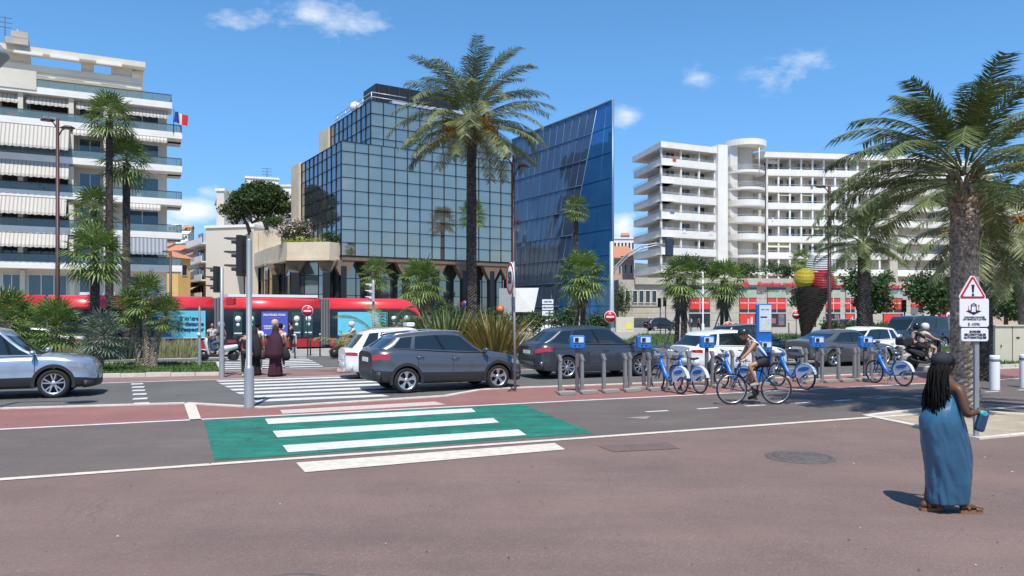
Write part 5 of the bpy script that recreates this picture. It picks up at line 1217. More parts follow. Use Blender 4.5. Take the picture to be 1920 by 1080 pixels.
LF = [('low dark fan palm at the left edge behind the silver blue car', at(14, 31), 2.0, .2, 1.45, 34, 91, None, (0, 0)),
      ('low fan palm above the bonnet of the silver blue car', at(98, 29.5), 1.75, .17, 1.25, 36, 92, None, (.1, 0)),
      ('squat blue green fan palm on the end of the lawn by the silver blue car', G(184, 700), 1.45, .16, .95, 36, 93, M_fanb, (.2, 0)),
      ('leaning fan palm, left stem of the clump of three on the lawn', G(262, 691), 2.35, .13, .9, 30, 94, None, (-.45, .1)),
      ('tallest fan palm, middle stem of the clump of three on the lawn', G(276, 692), 2.9, .15, .95, 32, 95, None, (-.1, .1)),
      ('leaning fan palm, right stem of the clump of three on the lawn', G(286, 693), 2.15, .15, .85, 28, 96, None, (.5, 0)),
      ('dark low fan palm behind the left end of the lawn', at(48, 33), 1.7, .16, 1.1, 28, 97, None, (0, 0))]
for lb, lc, h, r0, cr, nl, sd_, mt_, ln in LF: fan_palm(lb, lc, h, r0, cr, nl, sd_, mt_, 0, ln, group='low fan palms on the median', tr=M_trunk, r1=r0, droop=.35)
# ---- broadleaf trees and shrubs
def leafy(T, name, lobes, n, size, m, seed, flat=1.0, shell=.55):
    rnd = random.Random(seed); b = MB(); tot_ = sum(r[0] * r[1] * r[2] for _, r in lobes)
    for c, r in lobes:
        k = int(n * (r[0] * r[1] * r[2]) / tot_); c = Vector(c)
        for i in range(k):
            v = Vector((rnd.gauss(0, 1), rnd.gauss(0, 1), rnd.gauss(0, 1))).normalized(); q = rnd.uniform(shell, 1.04) * (1 + .22 * noise.noise(v * 2.3 + c)); p = c + Vector((v.x * r[0] * q, v.y * r[1] * q, v.z * r[2] * q))
            if noise.noise(p * (1.1 / max(.4, min(r)))) < -.28: continue
            a = Vector((rnd.gauss(0, 1), rnd.gauss(0, 1), rnd.gauss(0, .7))).normalized(); e = a.cross(Vector((rnd.gauss(0, 1), rnd.gauss(0, 1), rnd.gauss(0, 1)))).normalized(); s = size * rnd.uniform(.6, 1.3)
            b.add([p - a * s * .5, p + e * s * .3, p + a * s * .5, p - e * s * .3], [(0, 1, 2, 3)], 0, False, rnd.uniform(.001, 1))
    return b.build(name, m, T)
M_leafd = mat('dark_leaf', (.022, .058, .014), .55, tint=(.08, .14, .035), trans=.25)
M_leafm = mat('mid_leaf', (.035, .075, .02), .55, tint=(.10, .15, .045), trans=.25)
M_pine = mat('pine_needles', (.022, .052, .012), .7, tint=(.085, .135, .030), trans=.15)
M_olean = mat('oleander_leaf', (.05, .09, .03), .6, tint=(.12, .16, .07), trans=.2)
def tree(label, loc, zc, rad, seed, m, n=5200, size=.28, tr=.16, name='broadleaf_tree', group='round trees along the far pavement', sparse=False):
    T = thing(name, label, 'tree', loc, 0, group); rnd = random.Random(seed); b = MB(); b.tube([(0, 0, 0), (.05, 0, zc * .45), (0, .05, zc * .85)], [tr * 1.3, tr, tr * .6], 9)
    lobes = []
    for i in range(7):
        a = i * 2.4; rr = rad * rnd.uniform(.3, .55); c = (math.cos(a) * rad * .5, math.sin(a) * rad * .5, zc + rad * rnd.uniform(-.55, .6)); lobes.append((c, (rr * 1.15, rr * 1.15, rr))); b.tube([(0, 0, zc * .55), (c[0] * .5, c[1] * .5, zc * .55 + (c[2] - zc * .55) * .6), c], [tr * .55, tr * .35, tr * .12], 5)
    lobes.append(((0, 0, zc), (rad * .7, rad * .7, rad * .75))); b.build('trunk', M_bark, T)
    leafy(T, 'crown', lobes, n, size, m, seed, shell=.35); return T
tree('dark green round tree directly behind the medium date palm trunk', at(1632, 62), 3.7, 2.15, 101, M_leafd)
tree('dark green round tree left of the big near palm trunk', at(1748, 62), 3.6, 2.5, 102, M_leafd, 6500)
tree('dark green round tree behind the cream cabinet at the right', at(1885, 60), 3.5, 2.4, 103, M_leafd, 6500)
tree('thin young street tree just left of the ice cream cone sculpture', at(1503, 60), 3.4, 1.15, 104, M_leafm, 1500, .2, .06)
# umbrella pine on the terrace
PT = at(487, 96.5); T = thing('umbrella_pine', 'broad dark umbrella pine on the terrace left of the mirror glass building', 'tree', (PT.x, PT.y, 12.3))
b = MB(); b.tube([(-1.2, 0, 0), (-1.6, 0, 1.3), (-2.6, .2, 2.8)], [.30, .22, .1], 7); b.tube([(1.0, 0, 0), (.8, 0, 1.6), (1.9, 0, 3.3)], [.32, .24, .1], 7); b.tube([(.9, 0, .7), (.1, .3, 2.4), (-.6, 0, 3.5)], [.2, .14, .07], 6)
for k in range(10): a = k * .63; b.tube([((-1 if k % 2 else .8), 0, 1.5), (math.cos(a) * 1.8, math.sin(a) * 1.6, 2.6), (math.cos(a) * 3.4, math.sin(a) * 3, 3.5)], [.11, .07, .03], 5)
b.build('trunk', M_bark, T); lob = [((0, 0, 4.6), (3.7, 2.8, 1.9)), ((-3.2, 0, 3.2), (2.1, 1.8, 1.3)), ((3.1, 0, 4.0), (2.1, 1.8, 1.4)), ((-1.6, -1.2, 4.4), (1.8, 1.5, 1.2)), ((1.6, -1.2, 5.2), (1.9, 1.5, 1.2)), ((0, .3, 6.1), (2.4, 2, .9)), ((-3.5, .2, 2.0), (.9, 1, .6)), ((3.6, .3, 2.9), (.9, 1, .7)), ((0, 1.5, 3.8), (2.8, 1.8, 1.3))]
leafy(T, 'crown', lob, 21000, .32, M_pine, 105, shell=.5)
def shrub(label, loc, r, seed, m, n=900, size=.2, name='shrub', flowers=None, cat='shrub', group=None, stem=True):
    T = thing(name, label, cat, loc, 0, group); rnd = random.Random(seed); lob = [((rnd.uniform(-.4, .4) * r[0], rnd.uniform(-.4, .4) * r[1], r[2] * rnd.uniform(.5, .95)), (r[0] * rnd.uniform(.4, .65), r[1] * rnd.uniform(.4, .65), r[2] * rnd.uniform(.35, .5))) for _ in range(6)]
    b = MB()
    for c, _ in lob: b.tube([(0, 0, 0), c], [.04, .015], 5)
    b.build('stem', M_bark, T); leafy(T, 'foliage', lob, n, size, m, seed, shell=.3)
    if flowers: leafy(T, 'flowers', [((c[0], c[1] - .1, c[2] + .15), (q[0] * 1.05, q[1] * 1.05, q[2] * 1.05)) for c, q in lob], n // 4, size * .8, flowers, seed + 1, shell=.9)
    return T
zp = 9.3
def on_z(px, Y, z): p = at(px, Y); return Vector((p.x, p.y, z))
shrub('pink flowering oleander on the terrace planter beside the mirror glass', on_z(552, 81.5, zp), (2.6, 1.4, 2.3), 111, M_olean, 3800, .22, 'oleander', mat('pink_flower', (.60, .30, .30), .6, tint=(.70, .50, .48)))
shrub('round dark shrub at the foot of the umbrella pine', on_z(520, 94, 12.4), (2.2, 1.2, 1.6), 112, M_leafm, 2200, .24)
shrub('bright yellow green ground shrub along the planter edge', on_z(575, 80.6, 9.45), (3.6, .8, .7), 113, mat('lime_leaf', (.16, .24, .03), .6, tint=(.30, .36, .06)), 1600, .22)
shrub('small dark shrub on the terrace at the corner of the mirror glass', on_z(618, 80.6, 9.4), (1.4, .7, 1.3), 114, M_leafd, 900, .2)
for px, w_, h_, sd_, lb in [(1300, 3.2, 3.2, 115, 'dense shrub on the podium roof, leftmost of four'), (1335, 3.0, 2.6, 116, 'dense shrub on the podium roof between the fan palm twins'), (1392, 4.0, 2.8, 117, 'dense shrub on the podium roof above the sign emblem'), (1462, 4.2, 2.6, 118, 'dense shrub on the podium roof above the end of the sign lettering')]:
    shrub(lb, on_z(px, 118, 7.1), (w_, 1.6, h_), sd_, M_leafd, 2000, .32, group='shrubs on the podium roof')
for px, Y, r, sd_, lb in [(1000, 70, (1.9, 1, 1.9), 119, 'loose green shrub left of the white direction signs'), (1122, 64, (1.8, 1, 1.7), 120, 'dark shrub right of the bushy fan palm at the blue tower'), (1062, 60, (2.0, 1, 2.4), 121, 'tall green shrub left of the bushy fan palm at the blue tower'), (1168, 108, (1.8, 1.2, 5.8), 122, 'hanging creeper shrub at the left end of the podium'), (850, 70, (3.0, 1, 2.6), 123, 'dark hedge shrub before the arches behind the phormium clumps'), (930, 72, (3, 1, 2.0), 124, 'low dark shrub before the pale concrete entrance wall'), (760, 60, (2.4, 1, 2.4), 125, 'dark shrub under the full fan palm behind the tram front')]:
    shrub(lb, at(px, Y), r, sd_, M_leafm if sd_ in (119, 121, 122) else M_leafd, 1800, .24)
for k, (px, Y) in enumerate([(1560, 74), (1655, 72), (1700, 70), (1792, 66), (1830, 64), (1600, 73)]):
    shrub('low hedge shrub behind the cars, %s' % ['below the cone sculpture', 'between the trunk and the traffic signals', 'below the white van', 'left of the big palm trunk', 'right of the big palm trunk', 'below the medium date palm'][k], at(px, Y), (1.9, .9, 1.2), 130 + k, M_leafm, 900, .2, group='low hedge shrubs')
# phormium clumps
M_phg = mat('phormium_green', (.05, .095, .025), .5, tint=(.20, .24, .07), trans=.15); M_pho = mat('phormium_orange', (.10, .11, .025), .5, tint=(.36, .24, .06), trans=.15)
def phorm(label, loc, h, n, sp, seed, m):
    T = thing('phormium', label, 'plant', loc, 0); rnd = random.Random(seed); b = MB()
    for i in range(n):
        a = rnd.uniform(0, 6.28); r0 = rnd.uniform(0, .55); base = Vector((math.cos(a) * r0 * 1.3, math.sin(a) * r0 * .7, 0)); out_ = abs(rnd.gauss(0, sp)) + r0 * .5; L_ = h * rnd.uniform(.6, 1.08); d = Vector((math.cos(a), math.sin(a), 0)); s = Vector((-math.sin(a), math.cos(a), 0)) if rnd.random() < .5 else Vector((1, 0, 0)); w_ = rnd.uniform(.022, .038); tn_ = rnd.random()
        pts = [base + d * out_ * L_ * (q ** 1.7) + Vector((0, 0, L_ * q * (1 - .18 * out_ * q))) for q in (0, .35, .7, 1)]
        vs = []
        for k, p in enumerate(pts): ww = w_ * (1, 1.1, .8, .05)[k]; vs += [p - s * ww, p + s * ww]
        b.add(vs, [(0, 1, 3, 2), (2, 3, 5, 4), (4, 5, 7, 6)], 0, False, max(.001, tn_ if m is M_phg or out_ > .25 else tn_ * .4))
    b.build('leaves', m, T); b = MB(); b.ell((0, 0, .05), (.6, .35, .2), 10, 6); b.build('crown_base', M_dead, T)
phorm('clump of long green phormium leaves behind the bonnet of the dark grey crossover, left one', at(838, 28.2), 2.35, 360, .33, 141, M_phg)
phorm('clump of green and orange phormium leaves by the speed limit sign', at(925, 28.0), 2.25, 420, .42, 142, M_pho)
# tall ornamental grass band
b = MB(); rnd = random.Random(9)
for i in range(9000):
    u = rnd.uniform(-17.5, -.4); n = rnd.uniform(38.3, 40.8); 
    if noise.noise(Vector((u * .9, n * .9, 3))) < -.25: continue
    p = UN(u, n); h = rnd.uniform(.5, .98); a = rnd.uniform(0, 6.28); o = Vector((math.cos(a), math.sin(a), 0)) * rnd.uniform(.05, .32); s = Vector((.011, 0, 0))
    b.add([p - s, p + s, p + o * .5 + Vector((0, 0, h * .75)) + s, p + o * .5 + Vector((0, 0, h * .75)) - s, p + o + Vector((0, 0, h))], [(0, 1, 2, 3), (3, 2, 4)], 0, False, max(.001, rnd.random()))
tag(b.build('ornamental_grass', mat('ornamental_grass_blade', (.12, .16, .05), .7, tint=(.38, .34, .20), trans=.2)), 'tall straw green ornamental grass bed in front of the tram', 'grass', kind='stuff')
# ================================================================ tram, poles, signs, cycle docks
M_tred = mat('tram_red', (.60, .022, .028), .3, c2=(.64, .035, .035), scale=.5, coat=.6)
M_tdark = mat('tram_dark', (.012, .020, .032), .08, spec=.8)
M_tskirt = mat('tram_skirt_red', (.34, .022, .022), .4)
M_bell = mat('bellows_grey', (.16, .165, .17), .7, stripe=(0, .16, (.05, .05, .055), .55))
M_cyan = mat('poster_cyan', (.10, .48, .62), .5, c2=(.16, .56, .68), scale=.8); M_purp = mat('poster_violet', (.07, .10, .42), .5); M_wht = mat('sign_white', (.74, .74, .74), .5)
M_navy = mat('ink_navy', (.01, .02, .10), .6); M_pole = mat('galvanised_pole', (.27, .28, .29), .45, .3, c2=(.34, .35, .36), scale=8, stretch=(1, 1, .2)); M_blk = mat('signal_black', (.012, .012, .013), .5)
M_brn = mat('brown_post', (.060, .026, .024), .5, .1); M_sgr = mat('sign_red_paint', (.52, .012, .02), .4); M_sgrey = mat('sign_back_grey', (.22, .23, .24), .5, .4)
P7 = at(490, 43.2); D7 = vpdir(3300); TR7 = thing('tram', 'long red and black articulated tram running behind the palms', 'tram', P7, math.atan2(D7.y, D7.x))
x7 = lambda px: loc_x(P7, D7, px)
pro = [(0, .62), (0, 2.34), (.03, 2.5), (.12, 2.78), (.3, 2.98), (.6, 3.06), (1.8, 3.06), (2.1, 2.98), (2.37, 2.5), (2.4, 2.34), (2.4, .62)]
sect = [(-90, 84), (90, 238), (264, 401), (419, 601), (619, 796)]
for k, (a, c) in enumerate(sect):
    x0, x1 = x7(a), x7(c); nose = 1.4 if k == 4 else 0
    b = MB(); rg = []
    for x in ([x0, x1] if not nose else [x0, x1 - 1.5, x1 - 1.1, x1 - .7, x1 - .35, x1 - .1, x1]):
        t = max(0, (x - (x1 - 1.5)) / 1.5) if nose else 0; rg.append([Vector((x, 1.2 + (y - 1.2) * (1 - .35 * t ** 2), .12 + (z - .62) * .3 if z < .7 else .62 + (z - .62) * (1 - .42 * t ** 2.6 if z > 2 else 1))) for y, z in [(0, .55), (0, 1.2), (0, 2.33), (.3, 2.6), (2.1, 2.6), (2.4, 2.33), (2.4, .55)]])
    b.loft(rg, smooth=False); sb = b.build('car_body', M_tdark, TR7)
    b = MB(); rg = []
    for x in ([x0, x1] if not nose else [x0, x1 - 1.6, x1 - 1.2, x1 - .9, x1 - .6, x1 - .35, x1 - .12, x1 + .02]):
        t = max(0, (x - (x1 - 1.6)) / 1.6) if nose else 0; rg.append([Vector((x, 1.2 + (y - 1.2) * (1.012 - .33 * t ** 2), 2.34 + (z - 2.34) * (1 - .35 * t ** 2) - .75 * t ** 3)) for y, z in pro[1:-1]])
    b.loft(rg); b.build('roof', M_tred, TR7)
    b = MB(); b.box(((x0 + x1) / 2 - nose * .2, 1.2, .37), (x1 - x0 - nose * .4, 2.43, .5)); b.build('skirt', M_tskirt, TR7)
    if k == 4: b = MB(); b.ext([(x1 - .55, -.02, .12), (x1 + .02, .5, .12), (x1 + .05, .5, .9), (x1 - .1, .35, 1.1), (x1 - .55, -.02, .7)], (0, 1.6, 0)); b.build('nose_bumper', M_tskirt, TR7); b = MB(); b.ell((x1 - .12, .3, .95), (.12, .16, .09)); b.build('headlight', M_lampw, TR7)
    if k < 4:
        b = MB(); x2 = x7(sect[k + 1][0]); b.box(((x1 + x2) / 2, 1.2, 1.6), (x2 - x1, 2.2, 2.75)); b.build('bellows', M_bell, TR7)
for px0, px1 in [(430, 600), (150, 225)]:
    b = MB(); b.box(((x7(px0) + x7(px1)) / 2, 1.2, 3.14), (x7(px1) - x7(px0), 1.5, .16)); b.build('roof_equipment', M_wht, TR7)
def panel(px0, px1, z0, z1, m, name, y=-.035):
    b = MB(); b.box(((x7(px0) + x7(px1)) / 2, y, (z0 + z1) / 2), (x7(px1) - x7(px0), .04, z1 - z0)); return b.build(name, m, TR7)
pa = panel(278, 385, .78, 2.26, M_cyan, 'poster'); panel(278, 385, .74, .80, M_wht, 'poster_edge')
text('2 mètres\nde distance\nà respecter', .30, M_navy, pa, face_M((x7(357), -.07, 1.52), (1, 0, 0)), bold=.012)
for xx, m in ((x7(291), M_navy), (x7(312), mat('coat_blue', (.05, .12, .35), .8))):
    b = MB(); b.ext([(xx - .3, -.06, .84), (xx + .3, -.06, .84), (xx + .24, -.06, 1.55), (xx - .24, -.06, 1.55)], (0, -.012, 0)); b.lathe([(0, 0), (.17, 0), (.17, .012), (0, .012)], 14, Matrix.Translation((xx, -.06, 1.75)) @ Matrix.Rotation(R(90), 4, 'X')); b.build('printed_figure', m, pa)
pb = panel(490, 539, .82, 2.22, M_purp, 'poster')
text('PROTÉGEZ-VOUS', .16, M_wht, pb, face_M((x7(514), -.07, 2.02), (1, 0, 0)), bold=.006); text('et protégez les autres', .09, mat('ink_pink', (.55, .22, .25), .6), pb, face_M((x7(514), -.07, 1.85), (1, 0, 0)))
text('PORTEZ UN MASQUE\nDANS LE TRAMWAY', .125, M_wht, pb, face_M((x7(514), -.07, 1.3), (1, 0, 0)), bold=.005)
b = MB(); b.lathe([(0, 0), (.20, 0), (.20, .01), (0, .01)], 16, Matrix.Translation((x7(515), -.055, 1.58)) @ Matrix.Rotation(R(90), 4, 'X')); b.build('printed_face', mat('print_peach', (.55, .38, .25), .7), pb)
panel(633, 726, .78, 2.2, M_cyan, 'poster')
for px in (446, 470, 556, 578, 738, 762):
    d_ = panel(px - 9, px + 8, .68, 2.2, mat('tram_door_glass', (.03, .07, .075), .08), 'door', -.02); o_ = px
    for z, r_ in ((1.80, .17), (1.46, .10)):
        b = MB(); b.lathe([(0, 0), (r_, 0), (r_, .012), (0, .012)], 18, Matrix.Translation((x7(px), -.045, z)) @ Matrix.Rotation(R(90), 4, 'X')); b.build('door_sticker', M_wht, d_)
    b = MB(); b.box((x7(px), -.05, .98), (.42, .01, .07)); b.build('door_notice', M_wht, d_)
for dy in (.5, 1.9, 4.2, 5.6):
    b = MB(); o = P7 + Vector((-D7.y, D7.x, 0)) * dy; n = Vector((-D7.y, D7.x, 0)) * .035; b.poly([o - D7 * 60 - n + Vector((0, 0, .012)), o + D7 * 90 - n + Vector((0, 0, .012)), o + D7 * 90 + n + Vector((0, 0, .012)), o - D7 * 60 + n + Vector((0, 0, .012))]); struct('tram_rail', b, M_sgrey)
# ---- poles
def disc(T, c, r, nrm, name, m, th=.012, n=28):
    q = Vector(nrm).normalized(); b = MB(); b.lathe([(0, 0), (r, 0), (r, th), (0, th)], n, Matrix.Translation(Vector(c)) @ q.to_track_quat('Z', 'Y').to_matrix().to_4x4()); return b.build(name, m, T)
def signal_head(T, c, rz, s=1.0, m=M_blk, lens=True):
    """three-lamp head whose lamps look along local +x"""
    M = Matrix.Translation(Vector(c)) @ Matrix.Rotation(rz, 4, 'Z') @ Matrix.Scale(s, 4); b = MB()
    def P(x, y, z): return M @ Vector((x, y, z))
    b.ext([P(-.06, -.16, -.45), P(.06, -.16, -.45), P(.06, -.16, .45), P(-.06, -.16, .45)], M.to_3x3() @ Vector((0, .32, 0)))
    h_ = b.build('signal_head', m, T)
    for z in (.30, 0, -.30):
        b = MB()
        b.loft([[P(.06, .11 * math.cos(R(a)), z + .11 * math.sin(R(a))) for a in range(-20, 201, 20)], [P(.06 + (.30 if 20 < a < 160 else .12), .125 * math.cos(R(a)), z + .115 * math.sin(R(a))) for a in range(-20, 201, 20)]], closed=False, cap=False)
        b.build('visor', m, h_)
        disc(h_, P(.062, 0, z), .095 * s, M.to_3x3() @ Vector((1, 0, 0)), 'lens', mat('lens_' + ('red' if z > .1 else 'amber' if z > -.1 else 'green'), {True: (.10, .008, .006)}.get(z > .1, (.10, .05, .005) if z > -.1 else (.004, .10, .06)), .2))
    return h_
tp = thing('traffic_light', 'nearest grey traffic light pole with a thick foot on the kerb by the zebra crossing', 'traffic light', G(467, 765.5))
b = MB(); b.lathe([(.115, 0), (.118, .02), (.108, .05), (.105, .86), (.085, .93), (.062, .95), (.060, 3.72), (.045, 3.76), (0, 3.76)], 18); b.build('pole', M_pole, tp)
signal_head(tp, (-.17, 0, 3.38), math.pi); 
for z in (3.05, 3.62): b = MB(); b.tube([(-.12, 0, z), (0, 0, z)], .02, 6); b.build('bracket', M_blk, tp)
tp2 = thing('traffic_light', 'thinner grey traffic light pole at the corner of the palm lawn', 'traffic light', G(416, 708))
b = MB(); b.lathe([(.10, 0), (.09, .05), (.085, .9), (.06, 1.0), (.055, 3.6), (0, 3.63)], 16); b.build('pole', M_pole, tp2)
signal_head(tp2, (-.17, 0, 3.22), math.pi, .95)
for z in (2.95, 3.45): b = MB(); b.tube([(-.12, 0, z), (0, 0, z)], .02, 6); b.build('bracket', M_blk, tp2)
b = MB(); b.rbox((.30, 0, 2.5), (.26, .2, .24), .04); b.tube([(.0, 0, 2.5), (.2, 0, 2.5)], .02, 6); b.build('red_lamp_box', mat('red_box', (.42, .012, .015), .4), tp2)
tp3 = thing('post', 'short slim grey post with a pointed cap on the palm lawn', 'post', G(374, 690)); b = MB(); b.lathe([(.07, 0), (.065, .9), (.05, .95), (.045, 2.3), (.0, 2.4)], 12); b.build('pole', M_pole, tp3); disc(tp3, (0, -.07, 1.3), .07, (0, -1, 0), 'push_button', M_wht)
tp4 = thing('traffic_light', 'grey three lamp traffic signal seen from behind before the mirror glass arches', 'traffic light', at(700, 36)); b = MB(); b.lathe([(.07, 0), (.06, 3.7), (0, 3.72)], 12); b.build('pole', M_pole, tp4)
hh = signal_head(tp4, (-.02, -.12, 3.12), R(205), 1.0, mat('signal_pale_grey', (.42, .43, .44), .5))
# speed limit sign
ss = thing('speed_limit_sign', 'round red rimmed 50 speed limit sign on a thin post by the grey crossover', 'road sign', G(966, 734))
b = MB(); b.tube([(0, 0, 0), (-.04, 0, 3.5)], .032, 8); b.build('post', M_pole, ss); b = MB(); b.tube([(-.2, 0, .0), (.04, 0, .12)], .02, 6); b.build('foot', M_brn, ss)
nr = Vector((-.972, -.235, 0)); cc = Vector((-.12, -.03, 3.05)); disc(ss, cc, .44, nr, 'sign_disc', M_wht, .02, 36)
b = MB(); b.lathe([(.345, 0), (.43, 0), (.43, .006), (.345, .006)], 36, Matrix.Translation(cc + nr * .022) @ nr.to_track_quat('Z', 'Y').to_matrix().to_4x4(), closed=True, smooth=False); b.build('red_rim', M_sgr, ss)
text('50', .44, M_blk, ss, face_M(cc + nr * .026, (.235, -.972, 0)), bold=.02, sx=.9)
b = MB(); b.box((-.05, -.02, 2.42), (.2, .03, .26), R(-67)); b.build('small_plate', M_sgrey, ss)
disc(ss, cc - nr * .003, .44, -nr, 'sign_back', M_sgrey, .003)
# warning sign by the palm
ws = thing('warning_sign', 'triangular exclamation warning sign over two white text plates on a grey post', 'road sign', G(1833, 822))
b = MB(); b.rbox((0, .04, 1.36), (.075, .06, 2.72), .012); b.build('post', M_pole, ws); Z8 = lambda y: H - (y - YH) * 12.56 / F; X8 = lambda px: (px - 1833) * 12.56 / F
def rtri(c, r, y, th, m, name, T, rr=.045):
    pts = []
    for k in range(3):
        a = R(90 + 120 * k); v = Vector((math.cos(a), math.sin(a))) * (r - rr * 2)
        for j in range(-3, 4): q = a + R(20 * j); pts.append((c[0] + v.x + rr * math.cos(q), y, c[1] + v.y + rr * math.sin(q)))
    b = MB(); b.ext(pts[::-1], (0, th, 0)); return b.build(name, m, T)
tc_ = (X8(1822), Z8(545)); rtri(tc_, .295, -.02, .02, M_wht, 'triangle_edge', ws); rtri(tc_, .262, -.026, .005, M_sgr, 'triangle_rim', ws, .03); rtri(tc_, .195, -.031, .005, M_wht, 'triangle_field', ws, .012)
b = MB(); b.ext([(tc_[0] - .026, -.036, tc_[1] + .10), (tc_[0] + .026, -.036, tc_[1] + .10), (tc_[0] + .012, -.036, tc_[1] - .035), (tc_[0] - .012, -.036, tc_[1] - .035)], (0, .004, 0)); b.build('exclamation_bar', M_blk, ws); disc(ws, (tc_[0], -.032, tc_[1] - .07), .021, (0, -1, 0), 'exclamation_dot', M_blk, .004, 14)
b = MB(); b.rbox(((X8(1798) + X8(1853)) / 2, -.01, (Z8(560) + Z8(613)) / 2), (X8(1853) - X8(1798), .025, Z8(560) - Z8(613)), .035); p1_ = b.build('text_plate', M_wht, ws)
cx, cz = X8(1824), Z8(577); b = MB(); b.tube([(cx - .042, -.028, cz - .055), (cx - .042, -.028, cz + .05), (cx, -.028, cz + .075), (cx + .042, -.028, cz + .05), (cx + .042, -.028, cz - .055)], .007, 4); b.ext([(cx - .04, -.026, cz + .025), (cx + .04, -.026, cz + .025), (cx + .04, -.026, cz + .037), (cx - .04, -.026, cz + .037)], (0, .003, 0)); b.build('bollard_symbol', M_blk, p1_)
b = MB(); b.ext([(cx - .13, -.027, cz - .055), (cx - .045, -.027, cz - .04), (cx - .045, -.027, cz - .07), (cx + .045, -.027, cz - .07), (cx + .045, -.027, cz - .04), (cx + .13, -.027, cz - .055), (cx, -.027, cz - .12)][::-1], (0, .004, 0)); b.build('ground_symbol', M_blk, p1_)
for s_ in (-1, 1): b = MB(); b.box((cx + s_ * .085, -.027, cz + .0), (.008, .004, .06)); b.ext([(cx + s_ * .085 - .015, -.028, cz + s_ * .03), (cx + s_ * .085 + .015, -.028, cz + s_ * .03), (cx + s_ * .085, -.028, cz + s_ * .055)], (0, .004, 0)); b.build('red_arrow', M_sgr, p1_)
text("CONTRÔLE D'ACCÈS\nUN VÉHICULE À LA FOIS", .036, M_blk, p1_, face_M(((X8(1798) + X8(1853)) / 2, -.026, Z8(597)), (1, 0, 0)), ext=.002, bold=.0012); text("ATTENDEZ\nVOTRE TOUR", .024, M_blk, p1_, face_M((X8(1828), -.026, Z8(608)), (1, 0, 0)), ext=.002)
b = MB(); b.box((X8(1815), -.026, Z8(608)), (.022, .004, .05)); b.build('small_symbol', M_blk, p1_)
b = MB(); b.rbox(((X8(1801) + X8(1852)) / 2, -.01, (Z8(615.5) + Z8(640)) / 2), (X8(1852) - X8(1801), .025, Z8(615.5) - Z8(640)), .035); p2_ = b.build('text_plate', M_wht, ws)
text('BORNES\nESCAMOTABLES\nAUTOMATIQUES', .050, M_blk, p2_, face_M(((X8(1801) + X8(1852)) / 2, -.026, Z8(627.5)), (1, 0, 0)), ext=.002, bold=.0022)
# other signs
def no_entry(label, px, Y, py, r, fromground=True, hpole=None, rzn=(0, -1, 0)):
    c = at(px, Y, py); T = thing('no_entry_sign', label, 'road sign', (c.x, c.y, 0), 0, 'no entry signs'); b = MB(); b.tube([(0, 0, 0), (0, 0, c.z + r)], .03, 8); b.build('post', M_railm, T)
    disc(T, (0, -.05, c.z), r, rzn, 'sign_disc', M_wht, .012); disc(T, (0, -.063, c.z), r * .92, rzn, 'red_field', M_sgr, .006); b = MB(); b.box((0, -.072, c.z), (r * 1.3, .01, r * .28)); b.build('white_bar', M_wht, T); return T
no_entry('no entry sign in front of the tram doors beyond the far zebra crossing', 577, 36.7, 583, .28)
no_entry('no entry sign on the curved arm pole before the blue glass tower', 1144, 49.7, 594, .40)
no_entry('low no entry sign left of the blue bike hire totem, below a fan palm', 1365, 47, 612.5, .33)
no_entry('no entry sign just right of the blue bike hire totem near the cone sculpture', 1493, 57, 590, .36)
def round_sign(label, px, Y, py, r, txt, inner=M_wht):
    c = at(px, Y, py); T = thing('round_sign', label, 'road sign', (c.x, c.y, 0)); b = MB(); b.tube([(0, 0, 0), (0, 0, c.z + r)], .03, 8); b.build('post', M_railm, T); disc(T, (0, -.05, c.z), r, (0, -1, 0), 'sign_disc', M_sgr, .012); disc(T, (0, -.063, c.z), r * .78, (0, -1, 0), 'field', inner, .006)
    if txt: text(txt, r * .95, M_blk if inner is M_wht else M_sgr, T, face_M((0, -.075, c.z), (1, 0, 0)), ext=.003, bold=.01)
round_sign('small round red rimmed 30 sign just left of the big palm trunk', 1779, 50, 592, .27, '30')
round_sign('round no stopping sign at the right edge over the cream cabinet', 1917, 42, 595, .27, 'X', mat('sign_blue', (.02, .05, .30), .4))
round_sign('small round red and blue no parking sign behind the phormium clumps', 872, 45, 570, .2, '', MATS['sign_blue'])
round_sign('small round orange rimmed sign above the orange phormium leaves', 938, 36, 580, .2, '', mat('sign_orange', (.5, .2, .05), .5))
ds = thing('direction_sign', 'stack of three white direction boards left of the bushy fan palm at the tower', 'road sign', at(1027, 60)); b = MB(); b.tube([(.3, 0, 0), (.3, 0, 3.6)], .05, 8); b.build('post', M_railm, ds)
for z, tx_ in ((3.05, 'CENTRE'), (2.58, 'AÉROPORT'), (2.12, 'NICE')): b = MB(); b.rbox((0, -.06, z), (.9, .04, .38), .04); o = b.build('board', M_wht, ds); text(tx_, .17, M_navy, o, face_M((0, -.09, z), (1, 0, 0)), bold=.006)
gs = thing('sign_panels', 'two grey sign backs on a dark pole above the navy people carrier', 'road sign', at(1713, 52)); b = MB(); b.tube([(0, 0, 0), (0, 0, 2.6)], .06, 8); b.build('post', M_railm, gs)
for z in (2.28, 1.78): b = MB(); b.rbox((0, -.08, z), (.48, .04, .44), .05); b.build('sign_back', M_sgrey, gs)
for lb, px, Y, zt in [('black traffic light left of the two grey sign backs', 1696, 54, 3.0), ('black traffic light before the beige podium windows, left of its twin', 1238, 72, 3.5), ('black traffic light before the beige podium windows, right of its twin', 1248, 74, 3.6)]:
    T = thing('traffic_light', lb, 'traffic light', at(px, Y), 0, 'far black traffic lights'); b = MB(); b.tube([(0, 0, 0), (0, 0, zt)], .05, 8); b.build('pole', M_railm, T); signal_head(T, (-.1, -.1, zt - .35), R(250), 1.0)
